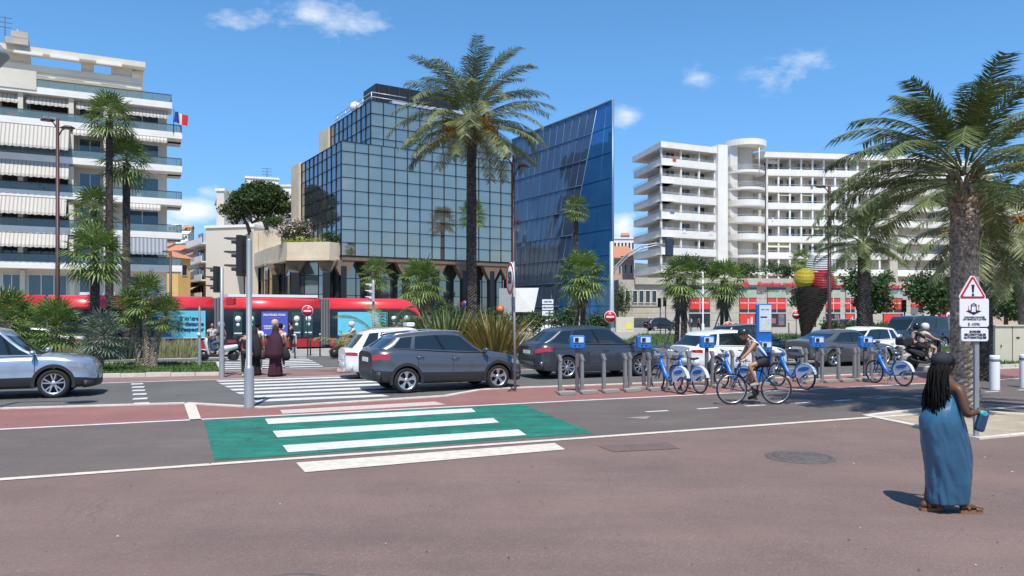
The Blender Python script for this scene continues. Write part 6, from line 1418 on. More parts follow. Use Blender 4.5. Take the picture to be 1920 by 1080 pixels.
# street lamps
def lamp(label, loc, h, hx=1.0, r=.075, m=M_brn, rz=0, two=True, big=.26):
    T = thing('street_lamp', label, 'street lamp', loc, rz); b = MB(); b.lathe([(r * 1.9, 0), (r * 1.8, .8), (r * 1.2, .9), (r, 1.0), (r * .7, h), (0, h)], 12); b.build('pole', m, T)
    for s in ((-1, 1) if two else (-1,)):
        b = MB(); b.tube([(0, 0, h - .5 - (.35 if s > 0 else 0)), (s * hx * .4, 0, h - .18 - (.35 if s > 0 else 0)), (s * hx * .75, 0, h - .08 - (.35 if s > 0 else 0))], .03, 6); b.build('arm', m, T)
        zc = h - .05 - (.35 if s > 0 else 0); b = MB(); b.lathe([(0, .10), (big * .5, .08), (big, 0), (big * .95, -.04), (0, -.05)], 16, Matrix.Translation((s * hx, 0, zc)) @ Matrix.Diagonal((1.25, .8, 1, 1))); hd = b.build('lamp_head', m, T)
        b = MB(); b.lathe([(0, -.09), (big * .6, -.06), (big * .7, -.045)], 14, Matrix.Translation((s * hx, 0, zc))); b.build('lens', M_sgrey, hd)
    return T
lamp('tall dark red street lamp before the cream apartment block', on_n(108, 39), 10.9, .45, .1)
lamp('tall brown street lamp with its lamp at the edge of the blue glass tower', at(963, 29.4), 8.3, .38, .075, big=.2)
lamp('tall brown street lamp with two arms by the ice cream cone sculpture', at(1555, 45), 9.8, .5, .12, big=.26)
lamp('dark street lamp in the gap right of the cream apartment block', at(320, 62), 7.3, .4, .12, m=M_railm, two=False)
lamp('slim white street lamp before the supermarket, between the twin fan palms', at(1318, 92), 7.2, 1.6, .09, m=M_wht, two=False, big=.3)
LTp = at(-10, 14.0); TL = thing('street_lamp', 'grey globe lamp head cut by the left edge of the picture', 'street lamp', (LTp.x - 1.6, LTp.y, 0)); b = MB(); b.tube([(0, 0, 0), (0, 0, 6.9), (.5, 0, 7.2), (1.46, 0, 7.25)], [.09, .06, .05, .04], 10); b.build('pole', M_pole, TL)
b = MB(); b.lathe([(0, .26), (.18, .22), (.30, .08), (.34, 0), (.30, -.06), (.2, -.2), (.0, -.26)], 20, Matrix.Translation((1.48, 0, 2.1 + 486 * 14 / F))); b.build('lamp_head', mat('lamp_globe', (.28, .28, .27), .3), TL)
# curved arm signal pole
cp = thing('signal_gantry', 'pale pole with a curved double arm holding a signal, before the blue glass tower', 'traffic light', at(1147, 50))
b = MB(); b.lathe([(.17, 0), (.165, 2.4), (.15, 2.45), (.14, 6.9), (0, 6.95)], 14); b.build('pole', mat('pale_pole', (.46, .50, .52), .4, .3), cp)
for off in (0, .22): b = MB(); b.tube([(-.35, 0, 4.2 + off * .4), (.2, 0, 5.0 + off), (1.0, 0, 5.85 + off), (2.0, 0, 6.42 + off), (2.9, 0, 6.66 + off * .6), (3.6, 0, 6.68 + off * .3)], .05, 8); b.build('arm', M_pole, cp)
for x, z in ((.25, 5.05), (1.1, 5.92), (2.1, 6.46), (3.0, 6.68)): b = MB(); b.tube([(x, 0, z), (x - .05, 0, z + .22)], .03, 5); b.build('arm_brace', M_pole, cp)
b = MB(); b.rbox((3.85, 0, 6.55), (.50, .3, 1.2), .1); b.build('signal_back', mat('signal_blue_black', (.02, .035, .06), .5), cp)
# ---- ice cream cone sculpture
Y9 = 57; c9 = at(1508, Y9); ic = thing('ice_cream_sculpture', 'giant slatted ice cream cone sculpture with white, yellow, red and green scoops', 'sculpture', c9); px9 = lambda px: (px - 1508) * Y9 / F; z9 = lambda y: H - (y - YH) * Y9 / F
M_slat = mat('cone_slat', (.026, .019, .017), .6, c2=(.075, .045, .038), scale=3)
b = MB(); tip = Vector((0, 0, .02)); topc_ = Vector((px9(1525), 0, z9(541))); n_ = 30
for k in range(n_):
    t0, t1 = k / n_, (k + .72) / n_; r0, r1 = .12 + 1.27 * t0, .12 + 1.27 * t1; p0, p1_ = tip.lerp(topc_, t0), tip.lerp(topc_, t1); rg = []
    for (p, r) in ((p0, r0), (p0, r0 + .045), (p1_, r1 + .045), (p1_, r1)): rg.append([p + Vector((r * math.cos(q * math.pi / 8 + k * .2), r * math.sin(q * math.pi / 8 + k * .2) , (.05 if q % 2 else -.02))) for q in range(16)])
    b.loft(rg + [rg[0]], cap=False, smooth=False)
b.tube([tip, topc_], [.08, 1.20], 16, cap=False); b.build('cone', M_slat, ic)
def scoop(px, py, r, m, dy=0.0):
    c = Vector((px9(px), dy, z9(py))); b = MB(); n_ = 15
    for k in range(n_):
        z0 = -1 + 2 * (k + .12) / n_; z1 = -1 + 2 * (k + .68) / n_; r0, r1 = math.sqrt(max(.01, 1 - z0 * z0)) * r, math.sqrt(max(.01, 1 - z1 * z1)) * r
        b.lathe([(0, z0 * r), (r0, z0 * r), (max(r0, r1) * 1.01, (z0 + z1) / 2 * r), (r1, z1 * r), (0, z1 * r)], 22, Matrix.Translation(c), smooth=False)
    b.ell(c, (r * .88, r * .88, r * .92), 14, 10, 0 if r < .97 else 1); b.build('scoop', [m, M_slat], ic)
scoop(1540, 503, 1.06, mat('scoop_white', (.66, .68, .70), .5), .2); scoop(1505, 523, .78, mat('scoop_yellow', (.68, .54, .05), .5), -.3); scoop(1537, 531, .95, mat('scoop_red', (.50, .04, .06), .5), -.5); scoop(1562, 528, .58, mat('scoop_green', (.12, .5, .10), .5), .6)
# ---- cycle hire docks and terminals
M_dock = mat('dock_grey', (.20, .20, .195), .6, .2, c2=(.26, .26, .25), scale=5); M_dock2 = mat('dock_concrete', (.27, .255, .23), .8); M_blue = mat('hire_blue', (.012, .12, .42), .35, c2=(.02, .15, .48), scale=2); M_bluew = mat('screen_white', (.55, .62, .68), .3)
def dock():
    T = thing('cycle_dock', 'slim grey docking post standing empty', 'docking post', (0, 0, 0), 0, 'empty docking posts'); b = MB(); b.ext([(-.05, -.04, 0), (.05, -.04, 0), (.035, -.04, .88), (-.03, -.04, .88)], (0, .08, 0)); b.box((.0, 0, .03), (.16, .13, .06)); b.build('post', M_dock, T)
    b = MB(); b.ext([(-.085, -.05, 1.03), (-.02, -.05, .86), (.06, -.05, .86), (.0, -.05, 1.03)], (0, .10, 0)); b.build('lock_head', mat('lock_metal', (.42, .42, .41), .35, .6), T)
    b = MB(); b.rbox((.05, -.30, .055), (.47, .16, .11), .04); b.build('base_block', M_dock2, T); return T
pd = dock(); first = True; ND = 17.55
empt = [1050, 1091, 1132, 1172, 1181, 1217, 1503, 1511, 1541, 1572, 1602, 1609, 1634, 1690]; used = [1253, 1291, 1336, 1373, 1413, 1449, 1660]
for k, px in enumerate(empt + used):
    p = on_n(px, ND + (.35 if px in (1181, 1609, 1511) else 0)); lb = None if px in empt else 'docking post with a blue hire bicycle locked to it'
    o = pd if first else copy_tree(pd); first = False; o.location = p; o.rotation_euler = (0, 0, AV)
    ORD = ['first', 'second', 'third', 'fourth', 'fifth', 'sixth', 'seventh', 'eighth', 'ninth', 'tenth', 'eleventh', 'twelfth', 'thirteenth', 'fourteenth']
    if lb: o['label'] = lb + ', %s such from the left' % ORD[used.index(px)]; o['group'] = 'occupied docking posts'
    else: o['label'] = 'slim grey docking post standing empty, %s empty one from the left' % ORD[empt.index(px)]
def terminal(px, label, py=641):
    p = on_n(px, ND + .28); T = thing('hire_terminal', label, 'hire terminal', p, 0, 'blue cycle hire terminals'); zc = H - (py - YH) * p.y / F; b = MB(); b.box((0, 0, (zc - .1) / 2), (.09, .09, zc - .1)); b.box((0, 0, .02), (.26, .2, .04)); b.build('post', mat('terminal_post', (.13, .10, .12), .6), T)
    b = MB(); b.rbox((0, -.02, zc), (.41, .20, .35), .05); hs = b.build('housing', M_blue, T); b = MB(); b.rbox((.03, -.125, zc + .06), (.27, .02, .15), .02); b.build('panel', M_bluew, hs); b = MB(); b.rbox((-.02, -.14, zc + .06), (.10, .02, .11), .012); b.build('screen', M_blk, hs)
    for x in (-.06, .05): disc(hs, (x, -.121, zc - .09), .022, (0, -1, 0), 'button', M_blk, .01, 10)
    return T
for px, lb in [(1082, 'blue cycle hire terminal before the graphite sport utility car door, leftmost of six'), (1207, 'blue cycle hire terminal before the graphite car bonnet'), (1325, 'blue cycle hire terminal before the rear of the rounded white hatchback'), (1531, 'blue cycle hire terminal between the cone sculpture foot and the grey coupe'), (1622, 'blue cycle hire terminal before the medium date palm trunk')]: terminal(px, lb)
T = terminal(1433, 'tall blue cycle hire totem with a white map board above its terminal', 650); zc = H - (615 - YH) * T.location.y / F
b = MB(); b.rbox((-.0, .06, zc / 2 + .35), (.46, .10, zc + .75), .04); fr_ = b.build('totem_frame', M_blue, T); zt = zc + .70
b = MB(); b.rbox((.03, 0, zt - .42), (.36, .03, .80), .02); bd = b.build('map_board', mat('board_white', (.60, .64, .70), .5), fr_); b = MB(); b.box((.03, -.02, zt - .60), (.32, .01, .36)); b.build('map', mat('map_print', (.62, .64, .56), .6, c2=(.42, .52, .55), scale=18), bd); b = MB(); b.box((-.02, -.02, zt - .37), (.2, .01, .035)); b.build('title_bar', M_navy, bd)
text('vélo bleu', .07, MATS['hire_blue'], bd, face_M((.02, -.02, zt - .14), (1, 0, 0)), ext=.002)
# ---- bicycles
M_spoke = mat('spoke', (.35, .35, .36), .3, .8)
def bwheel(T, c, r, tw=.022, spokes=18, fat=.0):
    b = MB(); b.lathe([(r + tw * math.cos(a), tw * math.sin(a)) for a in [2 * math.pi * k / 8 for k in range(8)]], 40, Matrix.Translation(Vector(c)) @ Matrix.Rotation(R(90), 4, 'X'), closed=True); w_ = b.build('wheel', M_tyre, T)
    b = MB(); b.lathe([(r - tw - .018, -.009), (r - tw, -.009), (r - tw, .009), (r - tw - .018, .009)], 36, Matrix.Translation(Vector(c)) @ Matrix.Rotation(R(90), 4, 'X'), closed=True); b.build('rim', M_alloy, w_)
    b = MB(); b.tube([Vector(c) + Vector((0, -.05, 0)), Vector(c) + Vector((0, .05, 0))], .02, 8)
    for k in range(spokes): a = 2 * math.pi * k / spokes; b.tube([Vector(c) + Vector((0, .025 * (-1) ** k, 0)), Vector(c) + Vector(((r - tw) * math.cos(a), 0, (r - tw) * math.sin(a)))], .0022, 3, cap=False)
    b.build('spokes', M_spoke, w_); return w_
def hire_bike(label, loc, rz):
    T = thing('hire_bicycle', label, 'bicycle', loc, rz, 'blue hire bicycles in the docks'); r = .325; F_, B_ = Vector((.54, 0, .35)), Vector((-.54, 0, .35)); hd = Vector((.36, 0, .88)); bb = Vector((-.06, 0, .33)); st = Vector((-.24, 0, .72))
    bwheel(T, F_, r); bwheel(T, B_, r)
    b = MB(); b.tube([hd, hd + Vector((-.03, 0, -.12)), (.16, 0, .50), (.04, 0, .37), bb, (-.16, 0, .36)], [.045, .055, .062, .062, .06, .05], 10); b.tube([bb, (-.17, 0, .54), st], [.05, .045, .035], 8); b.tube([hd, hd + Vector((-.05, 0, .14))], .035, 8); b.tube([bb, B_], .025, 6); b.tube([(-.2, 0, .62), B_], .022, 6)
    for s in (-1, 1): b.tube([hd + Vector((.01, 0, -.08)), hd + Vector((.03, s * .05, -.16)), F_ + Vector((0, s * .05, 0))], .02, 6)
    b.build('frame', M_blue, T)
    M_pan = mat('hire_panel_white', (.52, .58, .66), .35)
    for s in (-1, 1):                        # rear wheel skirt, white with a blue oval
        pts = [(B_.x + (r + .055) * math.cos(a), s * .045, B_.z + (r + .055) * math.sin(a)) for a in [R(28 + 120 * k / 16) for k in range(17)]]
        pts += [(-.74, s * .045, .46), (-.60, s * .045, .47), (-.48, s * .045, .40), (-.38, s * .045, .32), (-.24, s * .045, .31)]
        b = MB(); b.ext(pts if s < 0 else pts[::-1], (0, -s * .012, 0)); pn = b.build('wheel_cover', M_pan, T)
        b = MB(); b.ext([(-.50 + .20 * math.cos(a) - .05 * math.sin(a), s * .052, .575 + .062 * math.sin(a) - .02 * math.cos(a)) for a in [2 * math.pi * k / 14 for k in range(14)]][::(-s)], (0, -s * .004, 0)); b.build('blue_oval', M_blue, pn)
    b = MB(); b.lathe([(r + .04, -.035), (r + .055, 0), (r + .04, .035)], 16, Matrix.Translation(F_) @ Matrix.Rotation(R(90), 4, 'X'), a0=R(20), a1=R(150)); b.build('front_mudguard', M_pan, T)
    b = MB(); b.lathe([(r + .045, -.05), (r + .065, 0), (r + .045, .05)], 16, Matrix.Translation(B_) @ Matrix.Rotation(R(90), 4, 'X'), a0=R(5), a1=R(165)); b.build('rear_mudguard', M_pan, T)
    hb_ = hd + Vector((-.06, 0, .17)); b = MB(); b.tube([hb_ + Vector((-.16, -.29, .03)), hb_ + Vector((-.02, -.24, .06)), hb_, hb_ + Vector((-.02, .24, .06)), hb_ + Vector((-.16, .29, .03))], .013, 6); hbo = b.build('handlebar', M_chrome, T)
    for s in (-1, 1): b = MB(); b.tube([hb_ + Vector((-.16, s * .29, .03)), hb_ + Vector((-.26, s * .30, .02))], .018, 6); b.build('grip', M_blk, hbo)
    b = MB(); b.rbox((.46, 0, .93), (.22, .26, .10), .03); b.tube([(.38, 0, .84), (.52, 0, .90)], .02, 6); b.build('front_carrier', M_dock, T)
    b = MB(); b.tube([st, st + Vector((-.05, 0, .16))], .015, 6); sp = b.build('seat_post', M_chrome, T); b = MB(); b.loft([[Vector((x - .29, w_ * math.cos(a), .90 + hz + .03 * math.sin(a))) for a in [2 * math.pi * k / 10 for k in range(10)]] for x, w_, hz in ((-.13, .06, .02), (-.10, .10, .015), (-.02, .085, .0), (.06, .04, 0), (.14, .022, -.005))]); b.build('saddle', M_blk, sp)
    b = MB(); b.tube([bb + Vector((0, -.07, 0)), bb + Vector((.09, -.09, -.12))], .012, 5); b.tube([bb + Vector((0, .07, 0)), bb + Vector((-.09, .09, .12))], .012, 5); b.box(bb + Vector((.09, -.14, -.13)), (.09, .08, .02)); b.box(bb + Vector((-.09, .14, .13)), (.09, .08, .02)); b.tube([bb + Vector((0, -.08, 0)), bb + Vector((0, .08, 0))], .03, 8); b.build('pedal_crank', M_dock, T)
    b = MB(); b.tube([bb, (-.1, .16, .02)], .01, 5); b.build('kickstand', M_dock, T)
    return T
HZ = math.atan2(.93, -.38)
def at_rear(px, py, rz=HZ): return G(px, py) - Matrix.Rotation(rz, 3, 'Z') @ Vector((-.54, 0, 0))
h1 = hire_bike('blue and white hire bicycle, leftmost of those in the docks', at_rear(1276, 739.5), HZ)
for px, py, lb in [(1312, 738.5, 'blue and white hire bicycle, second from the left, overlapping the leftmost one'), (1399, 735, 'blue hire bicycle in the dock directly behind the helmeted cyclist'), (1511, 731, 'blue and white hire bicycle in the dock right behind the cyclist back'), (1694, 724.5, 'blue and white hire bicycle standing alone in the last dock on the right')]: copy_tree(h1, None, at_rear(px, py, HZ + R((px * 7) % 13 - 6)), HZ + R((px * 7) % 13 - 6), lb)
# ---- bollards, cabinets, posts
def bollard(label, loc, h=.95, r=.125, m=M_wht, grp='thick white bollards'):
    T = thing('bollard', label, 'bollard', loc, 0, grp); b = MB(); b.lathe([(r * 1.0, 0), (r, h - .05), (r * .94, h), (0, h)], 20); b.build('shaft', m, T); b = MB(); b.lathe([(r + .006, h - .16), (r + .008, h - .13), (r + .006, h - .10)], 20); b.build('band', M_sgrey, T); return T
bollard('thick white bollard between the sign post and the cream cabinet', G(1865, 731)); bollard('thick white bollard cut by the right edge of the picture', G(1921, 727))
eb = thing('electrical_cabinet', 'large cream electrical cabinet on the grass at the right edge', 'cabinet', on_n(1893, 20.9), R(4)); b = MB(); b.rbox((.25, .3, .82), (1.75, .6, 1.52), .02); b.box((.25, .3, .03), (1.7, .56, .10)); b.build('housing', mat('cabinet_cream', (.52, .48, .36), .6, c2=(.57, .53, .41), scale=1.5), eb)
b = MB(); b.box((.25, .29, 1.60), (1.82, .68, .05)); b.build('lid', MATS['cabinet_cream'], eb); b = MB(); b.box((.12, -.012, .85), (.014, .02, 1.4)); b.build('door_seam', M_railm, eb); b = MB(); b.box((.36, -.015, 1.1), (.14, .02, .06)); b.build('vent', M_railm, eb); b = MB(); b.box((-.38, -.02, .75), (.03, .03, .12)); b.build('handle', M_railm, eb)
ec = thing('utility_cabinet', 'cream and yellow utility cabinet behind the curved arm pole', 'cabinet', at(1172, 84), 0); b = MB(); b.rbox((0, .4, .85), (2.0, .8, 1.7), .04); b.build('housing', MATS['cabinet_cream'], ec); b = MB(); b.box((.45, -.01, .7), (.7, .03, .7)); b.build('yellow_notice', mat('notice_yellow', (.7, .6, .1), .6), ec)
for k, (px, py) in enumerate([(457, 676), (498, 672), (553, 672), (600, 668), (582, 667)]):
    T = thing('slim_post', 'slim black post with a white top before the tram, %s from the left' % {457: 'first', 498: 'second', 553: 'third', 582: 'fourth', 600: 'fifth'}[px], 'post', G(px, py), 0, 'slim black posts by the tram'); b = MB(); b.tube([(0, 0, 0), (0, 0, 1.05)], .035, 8); b.build('shaft', M_blk, T); b = MB(); b.tube([(0, 0, 1.05), (0, 0, 1.12)], .037, 8); b.build('cap', M_wht, T)
tb_ = thing('beacon_post', 'short white striped beacon post beside the tram, right of the veiled woman', 'post', G(552, 661)); b = MB(); b.lathe([(.12, 0), (.11, .9), (.05, 1.0), (0, 1.0)], 12); b.build('shaft', M_wht, tb_); b = MB(); b.lathe([(.125, .3), (.122, .5)], 12); b.build('red_band', M_sgr, tb_)
for k in range(10):
    T = thing('slim_post', 'slim black post before the supermarket, %s from the left' % ORD[k], 'post', at(1215 + k * 33, 74), 0, 'slim black posts before the supermarket'); b = MB(); b.tube([(0, 0, 0), (0, 0, 1.1)], .05, 6); b.build('shaft', M_blk, T); b = MB(); b.ell((0, 0, 1.12), (.07, .07, .07), 8, 6); b.build('knob', M_blk, T)
gr_ = thing('guard_rail', 'low dark wooden guard rail on the lawn behind the docks', 'fence', at(1482, 37.5)); b = MB(); L_ = 3.2; b.box((L_ / 2, 0, .42), (L_, .08, .16)); b.build('rail', mat('rail_wood', (.05, .045, .035), .8), gr_)
for k in range(3): b = MB(); b.box((.1 + k * (L_ - .2) / 2, .05, .22), (.1, .1, .44)); b.build('post', MATS['rail_wood'], gr_)
# ================================================================ people and scooters
def skin_dark(name, c): return mat(name, c, .5, c2=tuple(q * .8 for q in c), scale=6, spec=.4)
M_skd = skin_dark('dark_brown_skin', (.115, .052, .030)); M_skl = skin_dark('tanned_skin', (.42, .22, .14)); M_skp = skin_dark('pale_skin', (.55, .34, .25)); M_hairk = mat('black_hair', (.007, .006, .006), .75, spec=.15); M_hairb = mat('brown_hair', (.03, .018, .012), .6)
def skinned(J, E, root, subs=2):
    """one continuous limb surface grown round a skeleton J{name:(x,y,z,r)}, E edges; returned as an MB"""
    nm = list(J); me = bpy.data.meshes.new('skel'); me.from_pydata([J[k][:3] for k in nm], [(nm.index(a), nm.index(b_)) for a, b_ in E], [])
    o = bpy.data.objects.new('skel', me); COL.objects.link(o); m1 = o.modifiers.new('s', 'SKIN'); m1.use_smooth_shade = True; m2 = o.modifiers.new('u', 'SUBSURF'); m2.levels = subs; m2.render_levels = subs
    for i, k in enumerate(nm):
        r = J[k][3]; d = me.skin_vertices[0].data[i]; d.radius = (r, r) if not isinstance(r, tuple) else r; d.use_root = (k == root)
    bpy.context.view_layer.update(); ev = o.evaluated_get(bpy.context.evaluated_depsgraph_get()); mm = bpy.data.meshes.new_from_object(ev)
    b = MB(); b.add([v.co.copy() for v in mm.vertices], [tuple(p.vertices) for p in mm.polygons], 0, True); bpy.data.objects.remove(o); bpy.data.meshes.remove(mm); bpy.data.meshes.remove(me); return b
def head(b, c, fdir, s=1.0, tilt=0.0):
    """head with brow, nose, lips, chin and ears; c = centre, fdir = facing direction"""
    f = Vector(fdir).normalized(); l = Vector((0, 0, 1)).cross(f).normalized(); u = f.cross(l).normalized(); c = Vector(c); n, k = 28, 22; vs = []
    for i in range(k + 1):
        ph = math.pi * i / k
        for j in range(n):
            th = 2 * math.pi * j / n; x, y, z = math.sin(ph) * math.cos(th), math.sin(ph) * math.sin(th), math.cos(ph)
            rx, ry, rz_ = .098, .076, .118; px_, py_, pz_ = x * rx, y * ry, z * rz_
            if z < 0: py_ *= 1 - .30 * (-z) ** 1.2; px_ = px_ * (1 - .12 * -z) + .016 * (-z) * (1 if x > 0 else -.6)
            if x > 0:
                px_ += .026 * math.exp(-((py_ / .013) ** 2)) * math.exp(-(((pz_ + .022) / .022) ** 2)); px_ -= .010 * math.exp(-(((abs(py_) - .032) / .014) ** 2)) * math.exp(-(((pz_ - .004) / .012) ** 2))
                px_ += .010 * math.exp(-((py_ / .022) ** 2)) * math.exp(-(((pz_ + .062) / .010) ** 2)); px_ += .012 * math.exp(-((py_ / .024) ** 2)) * math.exp(-(((pz_ + .102) / .014) ** 2)); px_ += .005 * math.exp(-(((pz_ - .028) / .012) ** 2))
            vs.append(c + (f * px_ + l * py_ + u * pz_) * s)
    b.add(vs, [(i * n + j, (i + 1) * n + j, (i + 1) * n + (j + 1) % n, i * n + (j + 1) % n) for i in range(k) for j in range(n)], 0, True)
    for q in (-1, 1): b.ell(c + (l * q * .078 - f * .006 + u * -.012) * s, (.014 * s, .014 * s, .032 * s), 8, 6)
def eyes(T, c, fdir, s=1.0):
    f = Vector(fdir).normalized(); l = Vector((0, 0, 1)).cross(f).normalized(); u = f.cross(l)
    for q in (-1, 1): b = MB(); b.ell(Vector(c) + (f * .080 + l * q * .032 + u * .004) * s, (.011 * s, .011 * s, .008 * s), 8, 6); b.build('eye', mat('eye_white', (.5, .5, .48), .2), T)
def hand(b, wr, d, pn, s=1.0, curl=.5):
    """palm, four bent fingers of unequal length and a thumb leaving the side of the palm; d = direction, pn = palm normal"""
    d = Vector(d).normalized(); pn = (Vector(pn) - d * Vector(pn).dot(d)).normalized(); sd_ = d.cross(pn).normalized(); wr = Vector(wr)
    M = Matrix(((d.x, sd_.x, pn.x), (d.y, sd_.y, pn.y), (d.z, sd_.z, pn.z))); b.ell(wr + d * .048 * s, (.055 * s, .040 * s, .018 * s), 10, 8, M=M)
    for k, (o, L_, r) in enumerate([(-.030, .068, .0085), (-.010, .078, .009), (.010, .073, .0085), (.029, .058, .0075)]):
        p = wr + (d * .088 + sd_ * o) * s; pts = [p - d * .02 * s, p]; a = curl * .35
        for seg in (.42, .33, .25): v = d * math.cos(a) + pn * math.sin(a); p = p + v * L_ * seg * s; pts.append(p); a += curl * .75
        b.tube(pts, [r * s * 1.05, r * s * 1.1, r * s, r * s * .9, r * s * .65], 7)
    p = wr + (d * .030 - sd_ * .030) * s; pts = [p]; a = .9
    for seg in (.034, .028, .022): v = d * math.cos(a) - sd_ * math.sin(a) + pn * curl * .5; p = p + v.normalized() * seg * s; pts.append(p); a -= .35
    b.tube(pts, [.013 * s, .012 * s, .010 * s, .007 * s], 7)
def person(label, loc, rz, mb, m): o = mb.build('person', m); o.location = loc; o.rotation_euler = (0, 0, rz); return tag(o, label, 'person')
# ---- the woman in the long blue dress (local +x = her walking direction, to the right)
WY = 7.92; wl = at(1776, WY); S_ = WY / F; wx = lambda px: (px - 1776) * S_; wz = lambda py: H - (py - YH) * S_
J = {'pel': (.0, .0, .93, .13), 'bel': (-.01, 0, 1.06, .125), 'che': (-.005, 0, 1.22, (.125, .115)), 'uch': (-.005, 0, 1.315, (.10, .085)), 'nek': (-.005, .0, 1.395, .052), 'hd': (-.02, .0, 1.47, .05),
     'shr': (.015, -.165, 1.315, .060), 'elr': (.035, -.235, 1.055, .046), 'wrr': (.19, -.215, 1.09, .028), 'shl': (-.02, .165, 1.315, .060), 'ell': (.05, .23, 1.06, .045), 'wrl': (.20, .12, 1.08, .028),
     'hir': (.02, -.09, .86, .10), 'knr': (.08, -.09, .48, .07), 'anr': (.155, -.08, .10, .040), 'hil': (-.02, .09, .86, .10), 'knl': (-.06, .08, .48, .07), 'anl': (-.185, .07, .10, .040)}
E = [('pel', 'bel'), ('bel', 'che'), ('che', 'uch'), ('uch', 'nek'), ('nek', 'hd'), ('uch', 'shr'), ('shr', 'elr'), ('elr', 'wrr'), ('uch', 'shl'), ('shl', 'ell'), ('ell', 'wrl'), ('pel', 'hir'), ('hir', 'knr'), ('knr', 'anr'), ('pel', 'hil'), ('hil', 'knl'), ('knl', 'anl')]
wb = skinned(J, E, 'pel'); hc = Vector((-.02, .0, 1.555)); fd = Vector((.97, .12, -.14)); head(wb, hc, fd, 1.0)
hand(wb, (.185, -.215, 1.092), (.95, .25, .12), (0, .55, -.8), 1.0, .75); hand(wb, (.195, .12, 1.082), (.95, -.1, .1), (0, -.5, -.8), 1.0, .7)
for s, ax, ay in ((1, .155, -.08), (-1, -.185, .07)):   # feet
    wb.loft([[Vector((ax + x, ay + w_ * math.cos(a), .035 + h_ * (1 + math.sin(a)) / 1.0 * .5)) for a in [2 * math.pi * k / 12 for k in range(12)]] for x, w_, h_ in ((-.065, .015, .03), (-.055, .032, .06), (0, .036, .085), (.06, .042, .06), (.12, .048, .04), (.165, .042, .028), (.19, .02, .015))])
wo = person('woman in a long satin blue dress with long black braids walking right', wl, R(8), wb, M_skd); eyes(wo, hc, fd)
# dress
prof = [(.10, 1732, 1822, .17), (.12, 1731, 1823, .175), (.3, 1729, 1824, .19), (.45, 1727, 1825, .20), (.62, 1724, 1824, .215), (.78, 1722, 1818, .225), (.9, 1721, 1811, .23), (.99, 1723, 1806, .225), (1.07, 1730, 1803, .205), (1.14, 1740, 1801, .18), (1.22, 1750, 1800, .155), (1.28, 1757, 1798, .135), (1.315, 1762, 1796, .12)]
b = MB(); rings = []; NZ, NA = 96, 88
for i in range(NZ + 1):
    z = lerp(.10, 1.315, i / NZ); l_ = interp([(p[0], p[1]) for p in prof], z); r_ = interp([(p[0], p[2]) for p in prof], z); ry = interp([(p[0], p[3]) for p in prof], z) * .92; cx, rx = wx((l_ + r_) / 2), (r_ - l_) / 2 * S_ * (.86 - .05 * max(0, min(1, (z - .9) * 5))); ring = []
    for j in range(NA):
        a = 2 * math.pi * j / NA; low = max(0, 1 - z / 1.0)
        f1 = noise.noise(Vector((math.cos(a) * 1.6 + z * 1.5, math.sin(a) * 1.6, z * 1.6 - math.cos(a) * 1.0))) ; f2 = abs(noise.noise(Vector((math.cos(a) * 3.4 + z * 2.6, math.sin(a) * 3.4, z * 4.2 + math.cos(a) * 1.8 + 5))))
        f3 = abs(noise.noise(Vector((a * 1.1 + 7, z * 2.2 + a * .9, 1.0)))) ** .6; k = 1 + (.10 * f1 * (.4 + low) - .17 * f2 * (.35 + low) - .07 * f3) * min(1, (1.32 - z) * 4); cut = 1.0
        ex = rx * k * abs(math.cos(a)) ** .9 * (1 if math.cos(a) > 0 else -1); ey = ry * k * abs(math.sin(a)) ** .9 * (1 if math.sin(a) > 0 else -1)
        zz = z
        if z > 1.1: zz = z - (.10 * max(0, -math.cos(a + .5)) + .02) * (z - 1.1) / .215
        ring.append(Vector((cx + ex, ey - .0, zz)))
    rings.append(ring)
b.loft(rings, cap=False); dr = b.build('dress', mat('blue_satin', (.022, .088, .160), .29, c2=(.030, .115, .20), scale=3, spec=.7), wo)
md = dr.modifiers.new('t', 'SOLIDIFY'); md.thickness = .006; md.offset = 1
b = MB()
for s in (-1, 1): b.tube([(.055, s * .10, 1.25), (.045, s * .105, 1.33), (.0, s * .11, 1.372), (-.06, s * .10, 1.33), (-.105, s * .09, 1.22)], .010, 6)
for s in (-1, 1):
    b = MB(); b.tube([(.075, s * .10, 1.22), (.06, s * .105, 1.31), (.0, s * .11, 1.378), (-.075, s * .10, 1.32), (-.11, s * .08, 1.20)], .011, 6); b.build('dress_strap', MATS['blue_satin'], wo)
# hair: scalp volume, wrapped top and long braids down the back
b = MB(); f = fd.normalized()
b.ell(hc + Vector((-.018, -.005, .030)), (.108, .092, .108), 20, 14); rnd = random.Random(4)
for i in range(210):
    a = rnd.uniform(0, 6.28); ph = rnd.uniform(.1, 1.5); st = hc + Vector((-.03, -.0, .02)) + Vector((.100 * math.sin(ph) * math.cos(a), .088 * math.sin(ph) * math.sin(a), .105 * math.cos(ph)))
    if (st - hc).dot(f) > .03: continue
    e = Vector((rnd.uniform(-.235, -.03), rnd.uniform(-.13, .11), rnd.uniform(.92, 1.12))); mid = Vector((lerp(st.x, e.x, .45) - .045, lerp(st.y, e.y, .5) * 1.12 - .008, lerp(st.z, e.z, .45))); m2 = Vector((lerp(st.x, e.x, .8) - .015, e.y * 1.05, lerp(st.z, e.z, .78)))
    w1 = rnd.uniform(.006, .010); b.tube([st, st.lerp(mid, .5) + Vector((-.02, 0, .012)), mid, m2 + Vector((rnd.uniform(-.012, .012), rnd.uniform(-.012, .012), 0)), e], [w1, w1, w1, w1 * .9, w1 * .4], 5)
b.build('hair', M_hairk, wo)
b = MB()
b.ell(hc + Vector((-.040, -.002, .052)), (.118, .098, .088), 20, 12); b.build('head_wrap', mat('dark_wrap', (.012, .014, .02), .8), wo)
b = MB(); 
